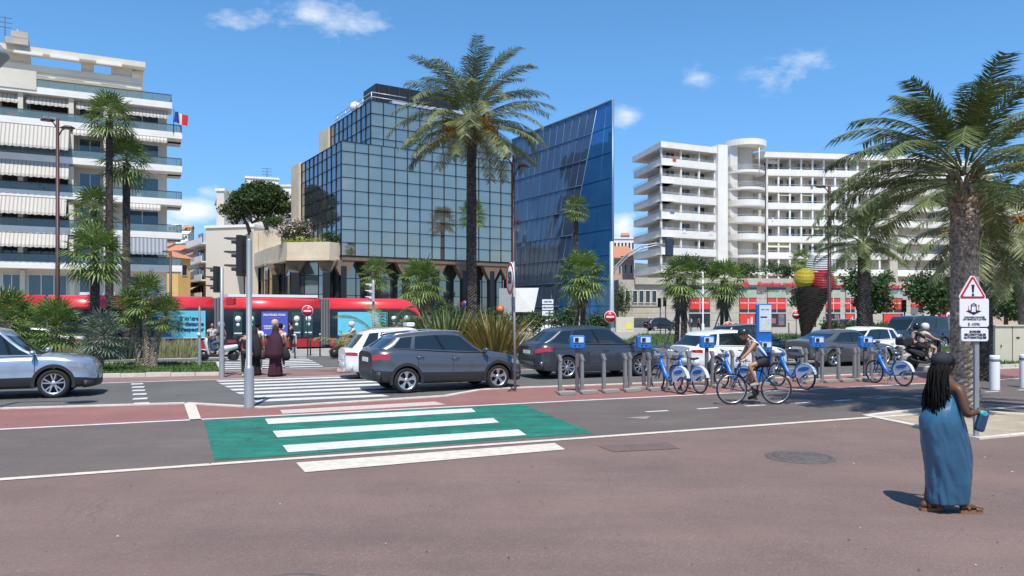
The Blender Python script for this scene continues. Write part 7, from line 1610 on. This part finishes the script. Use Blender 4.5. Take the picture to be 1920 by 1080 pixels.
for q in (-1, 1): b.tube([hc + f * .10 + Vector((-f.y, f.x, 0)) * q * .045 + Vector((0, 0, .006 + .02 * math.sin(w_))) + Vector((-f.y, f.x, 0)) * .022 * math.cos(w_) for w_ in [2 * math.pi * j / 12 for j in range(13)]], .003, 4)
b.tube([hc + f * .09 + Vector((f.y, -f.x, 0)) * .07, hc + Vector((f.y, -f.x, 0)) * .088 + Vector((0, 0, .01))], .003, 4); b.build('glasses', M_blk, wo)
for ax, ay in ((.155, -.08), (-.185, .07)):
    b = MB(); n_ = 14; pts = [(.195, 0), (.18, .03), (.12, .05), (.03, .042), (-.05, .036), (-.075, .02), (-.075, -.02), (-.05, -.036), (.03, -.042), (.12, -.05), (.18, -.03)]; b.prism([(ax + x, ay + y) for x, y in pts], .002, .034); sd2 = b.build('sandal', mat('sandal_brown', (.24, .11, .055), .6), wo)
    for x0, w_, h_ in ((.10, .054, .055), (.135, .050, .045), (.01, .042, .098)): b = MB(); b.loft([[Vector((ax + x0 + q, ay + w_ * math.cos(t), .03 + h_ * math.sin(t))) for t in [math.pi * j / 8 for j in range(9)]] for q in (-.016, .016)], closed=False, cap=False); s3 = b.build('strap', MATS['sandal_brown'], sd2); s3.modifiers.new('t', 'SOLIDIFY').thickness = .004
bg_ = thing('pouch', 'small turquoise and navy pouch held in the hand of the woman in blue', 'pouch', wl + Vector((.235, -.20, .95)), R(8)); b = MB(); b.rbox((0, 0, .03), (.10, .06, .20), .03, M=Matrix.Rotation(R(18), 3, 'Y')); b.build('bag_body', mat('pouch_navy', (.015, .05, .10), .5), bg_); b = MB(); b.rbox((.018, 0, .115), (.095, .064, .06), .03, M=Matrix.Rotation(R(18), 3, 'Y')); b.build('top_flap', mat('pouch_turquoise', (.02, .33, .42), .5), bg_)
# ---- cyclist on a city bicycle (local +x = riding direction)
def city_bike(label, loc, rz):
    T = thing('bicycle', label, 'bicycle', loc, rz); r = .345; Fw, Bw = Vector((.52, 0, .362)), Vector((-.52, 0, .362)); bwheel(T, Fw, r, .02, 22); bwheel(T, Bw, r, .02, 22)
    bb = Vector((-.06, 0, .29)); st = Vector((-.20, 0, .86)); h1_, h2_ = Vector((.33, 0, .86)), Vector((.37, 0, .70)); b = MB()
    b.tube([bb, st], .018, 8); b.tube([h1_, h2_], .022, 8); b.tube([h2_ + Vector((0, 0, .02)), bb], .021, 8); b.tube([h1_ + Vector((0, 0, -.03)), st + Vector((.02, 0, -.08))], .018, 8)
    for s in (-1, 1): b.tube([bb + Vector((0, s * .03, 0)), Bw + Vector((0, s * .055, 0))], .010, 6); b.tube([st + Vector((0, s * .015, -.1)), Bw + Vector((0, s * .055, 0))], .009, 6); b.tube([h2_, h2_ + Vector((.04, s * .05, -.10)), Fw + Vector((0, s * .055, 0))], .012, 6)
    b.build('frame', mat('bike_blue_grey', (.02, .05, .10), .35, .3), T)
    b = MB(); b.tube([h1_ + Vector((-.02, 0, .12)), h1_], .014, 6); b.tube([(.20, -.30, 1.02), (.30, -.2, 1.02), h1_ + Vector((-.01, 0, .14)), (.30, .2, 1.02), (.20, .30, 1.02)], .012, 6); b.build('handlebar', M_blk, T)
    b = MB(); b.tube([st, st + Vector((-.04, 0, .08))], .013, 6); b.loft([[Vector((x - .24, w_ * math.cos(a), .955 + .025 * math.sin(a))) for a in [2 * math.pi * k / 10 for k in range(10)]] for x, w_ in ((-.13, .05), (-.10, .075), (-.02, .06), (.06, .03), (.13, .018))]); b.build('saddle', M_blk, T)
    b = MB(); b.lathe([(0, -.008), (.085, -.006), (.09, 0), (.085, .006), (0, .008)], 24, Matrix.Translation(bb + Vector((0, -.06, 0))) @ Matrix.Rotation(R(90), 4, 'X')); b.tube([bb + Vector((0, -.07, 0)), bb + Vector((-.03, -.09, -.17))], .011, 5); b.tube([bb + Vector((0, .07, 0)), bb + Vector((.03, .09, .17))], .011, 5); b.tube([bb + Vector((.0, -.06, .09)), Bw + Vector((0, -.06, .03))], .005, 4); b.tube([bb + Vector((.0, -.06, -.09)), Bw + Vector((0, -.06, -.03))], .005, 4)
    b.box(bb + Vector((-.03, -.14, -.175)), (.09, .09, .02)); b.box(bb + Vector((.03, .14, .175)), (.09, .09, .02)); b.build('pedal_crank', M_railm, T); return T
cw = (G(1378, 760) + G(1449, 757.5)) / 2; RZC = math.pi + R(2); city_bike('dark city bicycle ridden leftwards by the cyclist in the white sleeveless top', cw, RZC)
J = {'pel': (-.24, 0, 1.03, .115), 'bel': (-.17, 0, 1.16, (.105, .10)), 'che': (-.03, 0, 1.33, (.125, .11)), 'uch': (.05, 0, 1.41, (.10, .08)), 'nek': (.12, 0, 1.48, .052), 'hd': (.17, 0, 1.54, .05),
     'shr': (.06, -.18, 1.40, .056), 'elr': (.16, -.26, 1.16, .042), 'wrr': (.25, -.27, 1.06, .028), 'shl': (.06, .18, 1.40, .056), 'ell': (.24, .25, 1.20, .042), 'wrl': (.40, .27, 1.06, .028),
     'hir': (-.21, -.09, 1.0, .09), 'knr': (.10, -.12, .72, .058), 'anr': (-.07, -.14, .22, .036), 'hil': (-.21, .09, 1.0, .09), 'knl': (.16, .12, .90, .058), 'anl': (-.02, .14, .52, .036),
     'tor': (.06, -.14, .135, .030), 'tol': (.11, .14, .46, .030)}
E2 = E + [('anr', 'tor'), ('anl', 'tol')]
cb = skinned(J, E2, 'pel'); ch = Vector((.235, 0, 1.615)); cf = Vector((.97, -.1, -.22)); head(cb, ch, cf, 1.0); hand(cb, (.24, -.27, 1.065), (.75, .3, -.35), (-.3, 0, -1), 1, 1.3); hand(cb, (.24, .27, 1.065), (.75, -.3, -.35), (-.3, 0, -1), 1, 1.3)
co_ = person('cyclist in a white and blue sleeveless top, black shorts and dark helmet riding left', cw, RZC, cb, M_skl); eyes(co_, ch, cf)
def sub(Jk, names, grow, lerps=()):
    J2 = {k: (*Jk[k][:3], (Jk[k][3] + grow) if not isinstance(Jk[k][3], tuple) else tuple(q + grow for q in Jk[k][3])) for k in names}
    for nm, a, c, t in lerps: J2[nm] = tuple(lerp(Jk[a][i], Jk[c][i], t) for i in range(3)) + (lerp(Jk[a][3] if not isinstance(Jk[a][3], tuple) else Jk[a][3][0], Jk[c][3] if not isinstance(Jk[c][3], tuple) else Jk[c][3][0], t) + grow,)
    return J2
J2 = sub(J, ['pel', 'bel', 'che', 'uch'], .012, [('a', 'uch', 'shr', .62), ('b', 'uch', 'shl', .62)]); skinned(J2, [('pel', 'bel'), ('bel', 'che'), ('che', 'uch'), ('uch', 'a'), ('uch', 'b')], 'pel').build('sleeveless_top', mat('top_white', (.60, .62, .64), .8), co_)
for s in (-1, 1): b = MB(); b.tube([(-.27, s * .13, 1.07), (-.17, s * .135, 1.18), (-.04, s * .145, 1.32)], [.022, .026, .022], 6); b.build('blue_side_stripe', mat('stripe_blue', (.03, .09, .35), .8), co_)
J2 = sub(J, ['pel', 'hir', 'hil'], .016, [('a', 'hir', 'knr', .62), ('b', 'hil', 'knl', .62)]); skinned(J2, [('pel', 'hir'), ('hir', 'a'), ('pel', 'hil'), ('hil', 'b')], 'pel').build('shorts', mat('shorts_black', (.02, .02, .024), .85), co_)
def shoe(T, an, to, m, r=.042):
    b = MB(); an, to = Vector(an), Vector(to); d = (to - an); d.z *= .6; b.tube([an - Vector((0, 0, .03)) - d * .25, an - Vector((0, 0, .035)), (an + to) / 2 - Vector((0, 0, .02)), to, to + d * .25], [r * .8, r * 1.05, r, r * .9, r * .5], 9); return b.build('shoe', m, T)
shoe(co_, J['anr'][:3], J['tor'][:3], mat('shoe_black', (.02, .02, .02), .7)); shoe(co_, J['anl'][:3], J['tol'][:3], mat('shoe_grey', (.3, .3, .3), .7))
def helmet(T, c, f, m, full=False, s=1.0):
    f = Vector(f).normalized(); l = Vector((0, 0, 1)).cross(f).normalized(); u = f.cross(l); M = Matrix(((f.x, l.x, u.x), (f.y, l.y, u.y), (f.z, l.z, u.z))).to_4x4(); b = MB()
    prof_ = [(0, .15), (.05, .147), (.09, .125), (.112, .085), (.12, .035), (.118, .015), (.10, .01)] if not full else [(0, .15), (.06, .145), (.11, .11), (.132, .05), (.135, -.01), (.125, -.07), (.10, -.10)]
    b.lathe([(r * s, z * s) for r, z in prof_], 22, Matrix.Translation(Vector(c)) @ M @ Matrix.Diagonal((1.16, 1, 1, 1))); return b.build('helmet', m, T)
h_ = helmet(co_, ch, cf, mat('helmet_dark', (.015, .022, .022), .3)); b = MB()
for k in (-2, -1, 0, 1, 2): b.tube([ch + Vector((.10 - .004 * k * k, k * .028, .085)), ch + Vector((0, k * .034, .152 - .006 * k * k)), ch + Vector((-.10, k * .028, .09))], .006, 4)
b.build('helmet_rib', MATS['helmet_dark'], h_)
b = MB(); b.box(ch + Vector((.088, -.0, .005)), (.02, .13, .032)); b.build('sunglasses', M_blk, co_)
b = MB(); b.lathe([(.034, -.015), (.034, .015)], 10, Matrix.Translation((.235, -.272, 1.075))); b.build('wrist_watch', M_blk, co_)
# ---- standing and walking figures further off
def walker(label, loc, rz, hgt, skin, top, bottom, long_sleeve=False, skirt=False, veil=None, hair=M_hairk, hairlen=0, stride=.14, shoes=None, extra=None):
    s = hgt / 1.72; J = {'pel': (0, 0, .92, .11), 'bel': (0, 0, 1.05, .105), 'che': (.0, 0, 1.24, (.125, .10)), 'uch': (0, 0, 1.36, (.10, .075)), 'nek': (.01, 0, 1.44, .05), 'hd': (.015, 0, 1.51, .05),
        'shr': (0, -.17, 1.36, .055), 'elr': (-.04, -.22, 1.09, .042), 'wrr': (.03, -.23, .86, .028), 'shl': (0, .17, 1.36, .055), 'ell': (-.03, .22, 1.09, .042), 'wrl': (.06, .23, .87, .028),
        'hir': (0, -.09, .87, .09), 'knr': (stride * .5, -.09, .48, .058), 'anr': (stride, -.09, .08, .038), 'hil': (0, .09, .87, .09), 'knl': (-stride * .1, .09, .48, .058), 'anl': (-stride * .8, .09, .09, .038), 'tor': (stride + .13, -.10, .03, .028), 'tol': (-stride * .8 + .13, .10, .03, .028)}
    J = {k: (v[0] * s, v[1] * s, v[2] * s, v[3] * s if not isinstance(v[3], tuple) else (v[3][0] * s, v[3][1] * s)) for k, v in J.items()}
    b = skinned(J, E2, 'pel', 1); hc_ = Vector((.025, 0, 1.595)) * s; head(b, hc_, (1, 0, -.05), s)
    hand(b, J['wrr'][:3], (.1, 0, -1), (0, 1, 0), s, .6); hand(b, J['wrl'][:3], (.1, 0, -1), (0, -1, 0), s, .6); o = person(label, loc, rz, b, skin); eyes(o, hc_, (1, 0, -.05), s)
    t_ = .45 if not long_sleeve else .97; names = ['bel', 'che', 'uch', 'shr', 'shl', 'pel'] + (['elr', 'ell'] if long_sleeve else []); lr = [('a', 'shr', 'elr', .55), ('b', 'shl', 'ell', .55)] if not long_sleeve else [('a', 'elr', 'wrr', .9), ('b', 'ell', 'wrl', .9)]
    J2 = sub(J, names, .014, lr); ed = [('pel', 'bel'), ('bel', 'che'), ('che', 'uch'), ('uch', 'shr'), ('uch', 'shl')] + ([('shr', 'a'), ('shl', 'b')] if not long_sleeve else [('shr', 'elr'), ('elr', 'a'), ('shl', 'ell'), ('ell', 'b')]); skinned(J2, ed, 'pel', 1).build('top', top, o)
    if skirt:
        b = MB(); rg = []
        for i in range(21):
            z = lerp(.04, 1.0, i / 20) * s; r1_ = lerp(.25, .155, (i / 20) ** .8) * s; rg.append([Vector((r1_ * math.cos(a) * (1.05 + .10 * math.sin(a * 7 + i * .12)), r1_ * math.sin(a) * (.9 + .10 * math.sin(a * 7 + i * .12)), z)) for a in [2 * math.pi * k / 40 for k in range(40)]])
        b.loft(rg); b.build('long_skirt', bottom, o)
    else:
        J2 = sub(J, ['pel', 'hir', 'knr', 'hil', 'knl'], .014, [('a', 'knr', 'anr', .88), ('b', 'knl', 'anl', .88)]); skinned(J2, [('pel', 'hir'), ('hir', 'knr'), ('knr', 'a'), ('pel', 'hil'), ('hil', 'knl'), ('knl', 'b')], 'pel', 1).build('trousers', bottom, o)
    for q in 'rl': shoe(o, J['an' + q][:3], J['to' + q][:3], shoes or mat('shoe_white', (.6, .6, .6), .6), .036 * s)
    if veil:
        b = MB(); rg = []
        for z, rx, ry, cx in ((.62, .27, .30, -.04), (.8, .27, .31, -.03), (1.0, .25, .29, -.02), (1.2, .22, .265, 0), (1.34, .19, .225, 0), (1.42, .15, .16, .0), (1.50, .115, .11, .01), (1.60, .125, .105, .015), (1.68, .105, .09, .01), (1.735, .05, .045, .0), (1.745, .01, .01, .0)):
            rg.append([Vector((cx + rx * math.cos(a) * (1 + .05 * math.sin(a * 6 + z * 5) * (z < 1.4)), ry * math.sin(a) * (1 + .05 * math.sin(a * 6 + z * 5) * (z < 1.4)), z)) * s for a in [2 * math.pi * k / 36 for k in range(36)]])
        b.loft(rg); b.build('veil', veil, o)
    else:
        b = MB(); b.ell(hc_ + Vector((-.02, 0, .028)) * s, (.105 * s, .088 * s, .105 * s), 16, 12)
        if hairlen: b.ell(hc_ + Vector((-.07, 0, -.08 - hairlen * .3)) * s, (.05 * s, .085 * s, (.1 + hairlen * .5) * s), 12, 10)
        b.build('hair', hair, o)
    return o
def bag(label, loc, sz, m, m2=None):
    T = thing('bag', label, 'bag', loc); b = MB(); b.loft([[Vector((sz[0] * k_ * math.cos(a), sz[1] * k_ * math.sin(a), z * sz[2])) for a in [2 * math.pi * q / 14 for q in range(14)]] for z, k_ in ((0, .6), (.08, .95), (.35, 1.05), (.7, .8), (.92, .45), (1.0, .25))]); b.build('bag_body', m, T)
    b = MB(); b.tube([(-sz[0] * .3, 0, sz[2] * .93), (-sz[0] * .15, 0, sz[2] * 1.25), (sz[0] * .15, 0, sz[2] * 1.25), (sz[0] * .3, 0, sz[2] * .93)], .008, 5); b.build('handles', m, T); return T
M_burg = mat('burgundy_cloth', (.040, .007, .016), .85); M_bl = mat('black_cloth', (.012, .012, .014), .85); M_wt = mat('white_cloth', (.62, .62, .61), .85)
walker('veiled woman in a long burgundy robe standing on the median by the zebra crossing', G(516, 706), R(70), 1.70, M_skl, M_burg, M_burg, True, True, M_burg, shoes=MATS['shoe_black'])
bag('white plastic carrier bag held beside the veiled woman in burgundy', G(527, 704) + Vector((-.05, 0, .45)), (.09, .09, .5), M_wt); bag('black carrier bag hanging right of the white carrier bag', G(537, 703) + Vector((-.05, 0, .5)), (.18, .14, .46), M_bl)
walker('person in a black jacket and trousers with white shoes, half behind the nearest pole', G(461, 706), R(100), 1.60, M_skl, M_bl, M_bl, True, False, None, shoes=None, stride=.1)
walker('person in a long black robe just right of the nearest pole', G(477, 704), R(75), 1.60, M_skl, M_bl, M_bl, True, True, M_bl, shoes=MATS['shoe_black'])
walker('young man in a white t shirt seen from behind, right of the nearest pole', G(483, 694), R(95), 1.76, M_skl, M_wt, mat('shorts_grey', (.12, .12, .13), .85), stride=.1)
walker('dark haired man in a white t shirt seen over the veiled woman shoulder', G(526, 690), R(85), 1.72, M_skl, M_wt, mat('jeans_dark', (.02, .03, .06), .85), stride=.1)
bag('brown handbag at the side of the person in the long black robe', G(492, 704) + Vector((.0, 0, .55)), (.14, .12, .34), mat('bag_brown', (.05, .02, .018), .6))
walker('passer by in dark clothes waiting beside the tram near the beacon post', G(546, 662), R(180), 1.68, M_skl, M_bl, M_bl, True, stride=.05)
walker('person in a dark top standing by the white pillar behind the cone sculpture', at(1545, 88), R(180), 1.7, M_skl, M_bl, M_bl, True, stride=.05)
walker('person in a white top outside the supermarket entrance', at(1296, 96), R(160), 1.7, M_skl, M_wt, M_bl, stride=.2)
walker('person in a red top outside the supermarket left window', at(1310, 97), R(20), 1.68, M_skl, mat('red_cloth', (.4, .03, .03), .85), M_bl, stride=.2)
# ---- scooters
def scooter(label, loc, rz, body, topcase=True, big=1.0):
    T = thing('scooter', label, 'scooter', loc, rz); T.scale = (big, big, big); r = .25
    for x in (.66, -.62):
        b = MB(); b.lathe([(r - .06 + .0, -.05), (r - .02, -.06), (r, -.03), (r, .03), (r - .02, .06), (r - .06, .05)], 26, Matrix.Translation((x, 0, r)) @ Matrix.Rotation(R(90), 4, 'X'), closed=True); w_ = b.build('wheel', M_tyre, T)
        b = MB(); b.lathe([(0, -.03), (r - .06, -.035), (r - .06, .035), (0, .03)], 20, Matrix.Translation((x, 0, r)) @ Matrix.Rotation(R(90), 4, 'X')); b.build('rim', M_darkalloy, w_)
    def L_(sect, nm, m):
        b = MB(); b.loft([[Vector((x, w_ * math.cos(a), zc + h_ * math.sin(a))) for a in [2 * math.pi * k / 14 for k in range(14)]] for x, w_, zc, h_ in sect]); return b.build(nm, m, T)
    L_([(-.95, .05, .72, .03), (-.85, .12, .68, .09), (-.6, .17, .62, .14), (-.3, .18, .56, .17), (-.08, .15, .48, .16), (.0, .10, .42, .10)], 'tail_body', body)
    b = MB(); rg = []
    for z, x, w_, d in ((.22, .34, .17, .03), (.35, .36, .19, .05), (.6, .42, .20, .06), (.85, .46, .18, .08), (.98, .44, .13, .07), (1.05, .42, .08, .04)): rg.append([Vector((x + d * math.cos(a) + (.10 * (1 - abs(math.sin(a)))), w_ * math.sin(a), z)) for a in [2 * math.pi * k / 14 for k in range(14)]])
    b.loft(rg); b.build('leg_shield', body, T)
    b = MB(); b.rbox((.14, 0, .26), (.62, .36, .12), .05); b.build('footboard', M_blackp, T)
    b = MB(); b.lathe([(.27, -.07), (.30, 0), (.27, .07)], 12, Matrix.Translation((.66, 0, .25)) @ Matrix.Rotation(R(90), 4, 'X'), a0=R(10), a1=R(150)); b.build('front_mudguard', body, T)
    L_([(-.85, .09, .80, .03), (-.6, .15, .82, .05), (-.3, .15, .80, .05), (-.05, .11, .76, .05), (.02, .05, .74, .03)], 'seat', M_blk)
    b = MB(); b.tube([(.66, 0, .25), (.52, 0, .55), (.42, 0, 1.0)], .03, 7); b.tube([(.36, -.32, 1.06), (.42, -.1, 1.02), (.42, .1, 1.02), (.36, .32, 1.06)], .016, 6); b.tube([(.36, -.24, 1.06), (.40, -.3, 1.25)], .007, 5); b.tube([(.36, .24, 1.06), (.40, .3, 1.25)], .007, 5); b.build('handlebar', M_blk, T)
    for s in (-1, 1): b = MB(); b.ell((.40, s * .31, 1.27), (.02, .06, .04), 10, 6); b.build('mirror', M_blk, T)
    b = MB(); b.ell((.60, 0, .88), (.06, .09, .06), 12, 8); b.build('headlight', M_lampw, T); b = MB(); b.box((-.95, 0, .70), (.03, .14, .05)); b.build('tail_light', M_lampr, T)
    b = MB(); b.tube([(-.1, -.14, .22), (-.5, -.17, .26), (-.85, -.18, .34)], [.04, .055, .05], 8); b.build('exhaust', M_railm, T)
    if topcase: b = MB(); b.rbox((-1.0, 0, 1.0), (.42, .42, .30), .08); b.build('top_case', mat('case_black', (.018, .018, .02), .35), T)
    return T
def rider(label, loc, rz, skin, top, legs, hel, fwd=0.0, arms=True, bare=False, full=True):
    f = fwd; J = {'pel': (-.25 + f, 0, .93, .115), 'bel': (-.26 + f, 0, 1.06, .11), 'che': (-.22 + f, 0, 1.24, (.13, .105)), 'uch': (-.18 + f, 0, 1.36, (.10, .08)), 'nek': (-.14 + f, 0, 1.44, .05), 'hd': (-.12 + f, 0, 1.50, .05),
        'shr': (-.18 + f, -.18, 1.35, .056), 'elr': (.06 + f, -.25, 1.16, .044), 'wrr': (.31 + f if arms else .1 + f, -.27 if arms else -.18, 1.10, .028), 'shl': (-.18 + f, .18, 1.35, .056), 'ell': (.06 + f, .25, 1.16, .044), 'wrl': (.31 + f if arms else .1 + f, .27 if arms else .18, 1.10, .028),
        'hir': (-.2 + f, -.11, .90, .095), 'knr': (.24 + f, -.17, .80, .065), 'anr': (.16 + f, -.15, .40, .042), 'hil': (-.2 + f, .11, .90, .095), 'knl': (.24 + f, .17, .80, .065), 'anl': (.16 + f, .15, .40, .042), 'tor': (.30 + f, -.15, .355, .032), 'tol': (.30 + f, .15, .355, .032)}
    b = skinned(J, E2, 'pel', 1); hc_ = Vector((-.10 + f, 0, 1.60)); head(b, hc_, (1, 0, -.08)); hand(b, J['wrr'][:3], (.8, .2, -.3), (-.3, 0, -1), 1, 1.2); hand(b, J['wrl'][:3], (.8, -.2, -.3), (-.3, 0, -1), 1, 1.2); o = person(label, loc, rz, b, skin); eyes(o, hc_, (1, 0, -.08))
    J2 = sub(J, ['pel', 'bel', 'che', 'uch', 'shr', 'shl'], .014, [('a', 'shr', 'elr', .5 if bare else .98), ('b', 'shl', 'ell', .5 if bare else .98)]); skinned(J2, [('pel', 'bel'), ('bel', 'che'), ('che', 'uch'), ('uch', 'shr'), ('uch', 'shl'), ('shr', 'a'), ('shl', 'b')], 'pel', 1).build('top', top, o)
    t_ = .55 if bare else .0
    if bare: J2 = sub(J, ['pel', 'hir', 'hil'], .016, [('a', 'hir', 'knr', .5), ('b', 'hil', 'knl', .5)]); ed = [('pel', 'hir'), ('hir', 'a'), ('pel', 'hil'), ('hil', 'b')]
    else: J2 = sub(J, ['pel', 'hir', 'knr', 'hil', 'knl'], .014, [('a', 'knr', 'anr', .9), ('b', 'knl', 'anl', .9)]); ed = [('pel', 'hir'), ('hir', 'knr'), ('knr', 'a'), ('pel', 'hil'), ('hil', 'knl'), ('knl', 'b')]
    skinned(J2, ed, 'pel', 1).build('trousers' if not bare else 'shorts', legs, o)
    for q in 'rl': shoe(o, J['an' + q][:3], J['to' + q][:3], MATS['shoe_black'])
    helmet(o, hc_, (1, 0, -.05), hel, full); return o
M_sw = mat('scooter_white', (.62, .62, .62), .3, coat=1)
s1 = G(410, 677.5); scooter('white scooter with a black top case waiting by the far zebra crossing', s1, math.pi + R(6), M_sw)
rider('rider in a dark jacket and blue jeans with a pale helmet on the white scooter', s1, math.pi + R(6), M_skl, mat('jacket_navy', (.02, .03, .06), .8), mat('jeans_blue', (.05, .10, .18), .85), mat('helmet_grey', (.32, .33, .34), .3))
p_ = G(378, 672); walker('person with long dark hair standing behind the short slim post', p_ + Vector((0, 1.2, 0)), R(-60), 1.66, M_skl, M_wt, mat('jeans_dark', (.02, .03, .06), .85), hairlen=.3, stride=.05)
s2 = G(1738, 691); scooter('black scooter with a bulky top case and two riders, left of the big palm trunk', s2, R(14), mat('scooter_black', (.015, .015, .017), .3, coat=1), True, 1.05)
rider('scooter rider in a pale pink top with a white helmet, hands on the handlebar', s2, R(14), M_skp, mat('top_pink', (.58, .45, .42), .8), mat('shorts_dark', (.03, .03, .035), .8), mat('helmet_white', (.6, .6, .6), .25), .02, True, True)
rider('passenger with a black helmet sitting behind the scooter rider in pink', s2, R(14), M_skp, M_bl, M_bl, mat('helmet_black', (.012, .012, .012), .2), -.36, False, False)
s3 = at(655, 35); scooter('dark scooter half hidden behind the arching young date palm', s3, R(200), mat('scooter_black', (0, 0, 0)), False)
rider('bare shouldered rider behind the arching young date palm fronds', s3, R(200), M_skp, mat('top_pink', (0, 0, 0)), MATS['shorts_dark'], MATS['helmet_white'], 0, True, True)
bpy.context.view_layer.update()
print('objects', len(bpy.data.objects), 'faces', sum(len(m.polygons) for m in bpy.data.meshes))
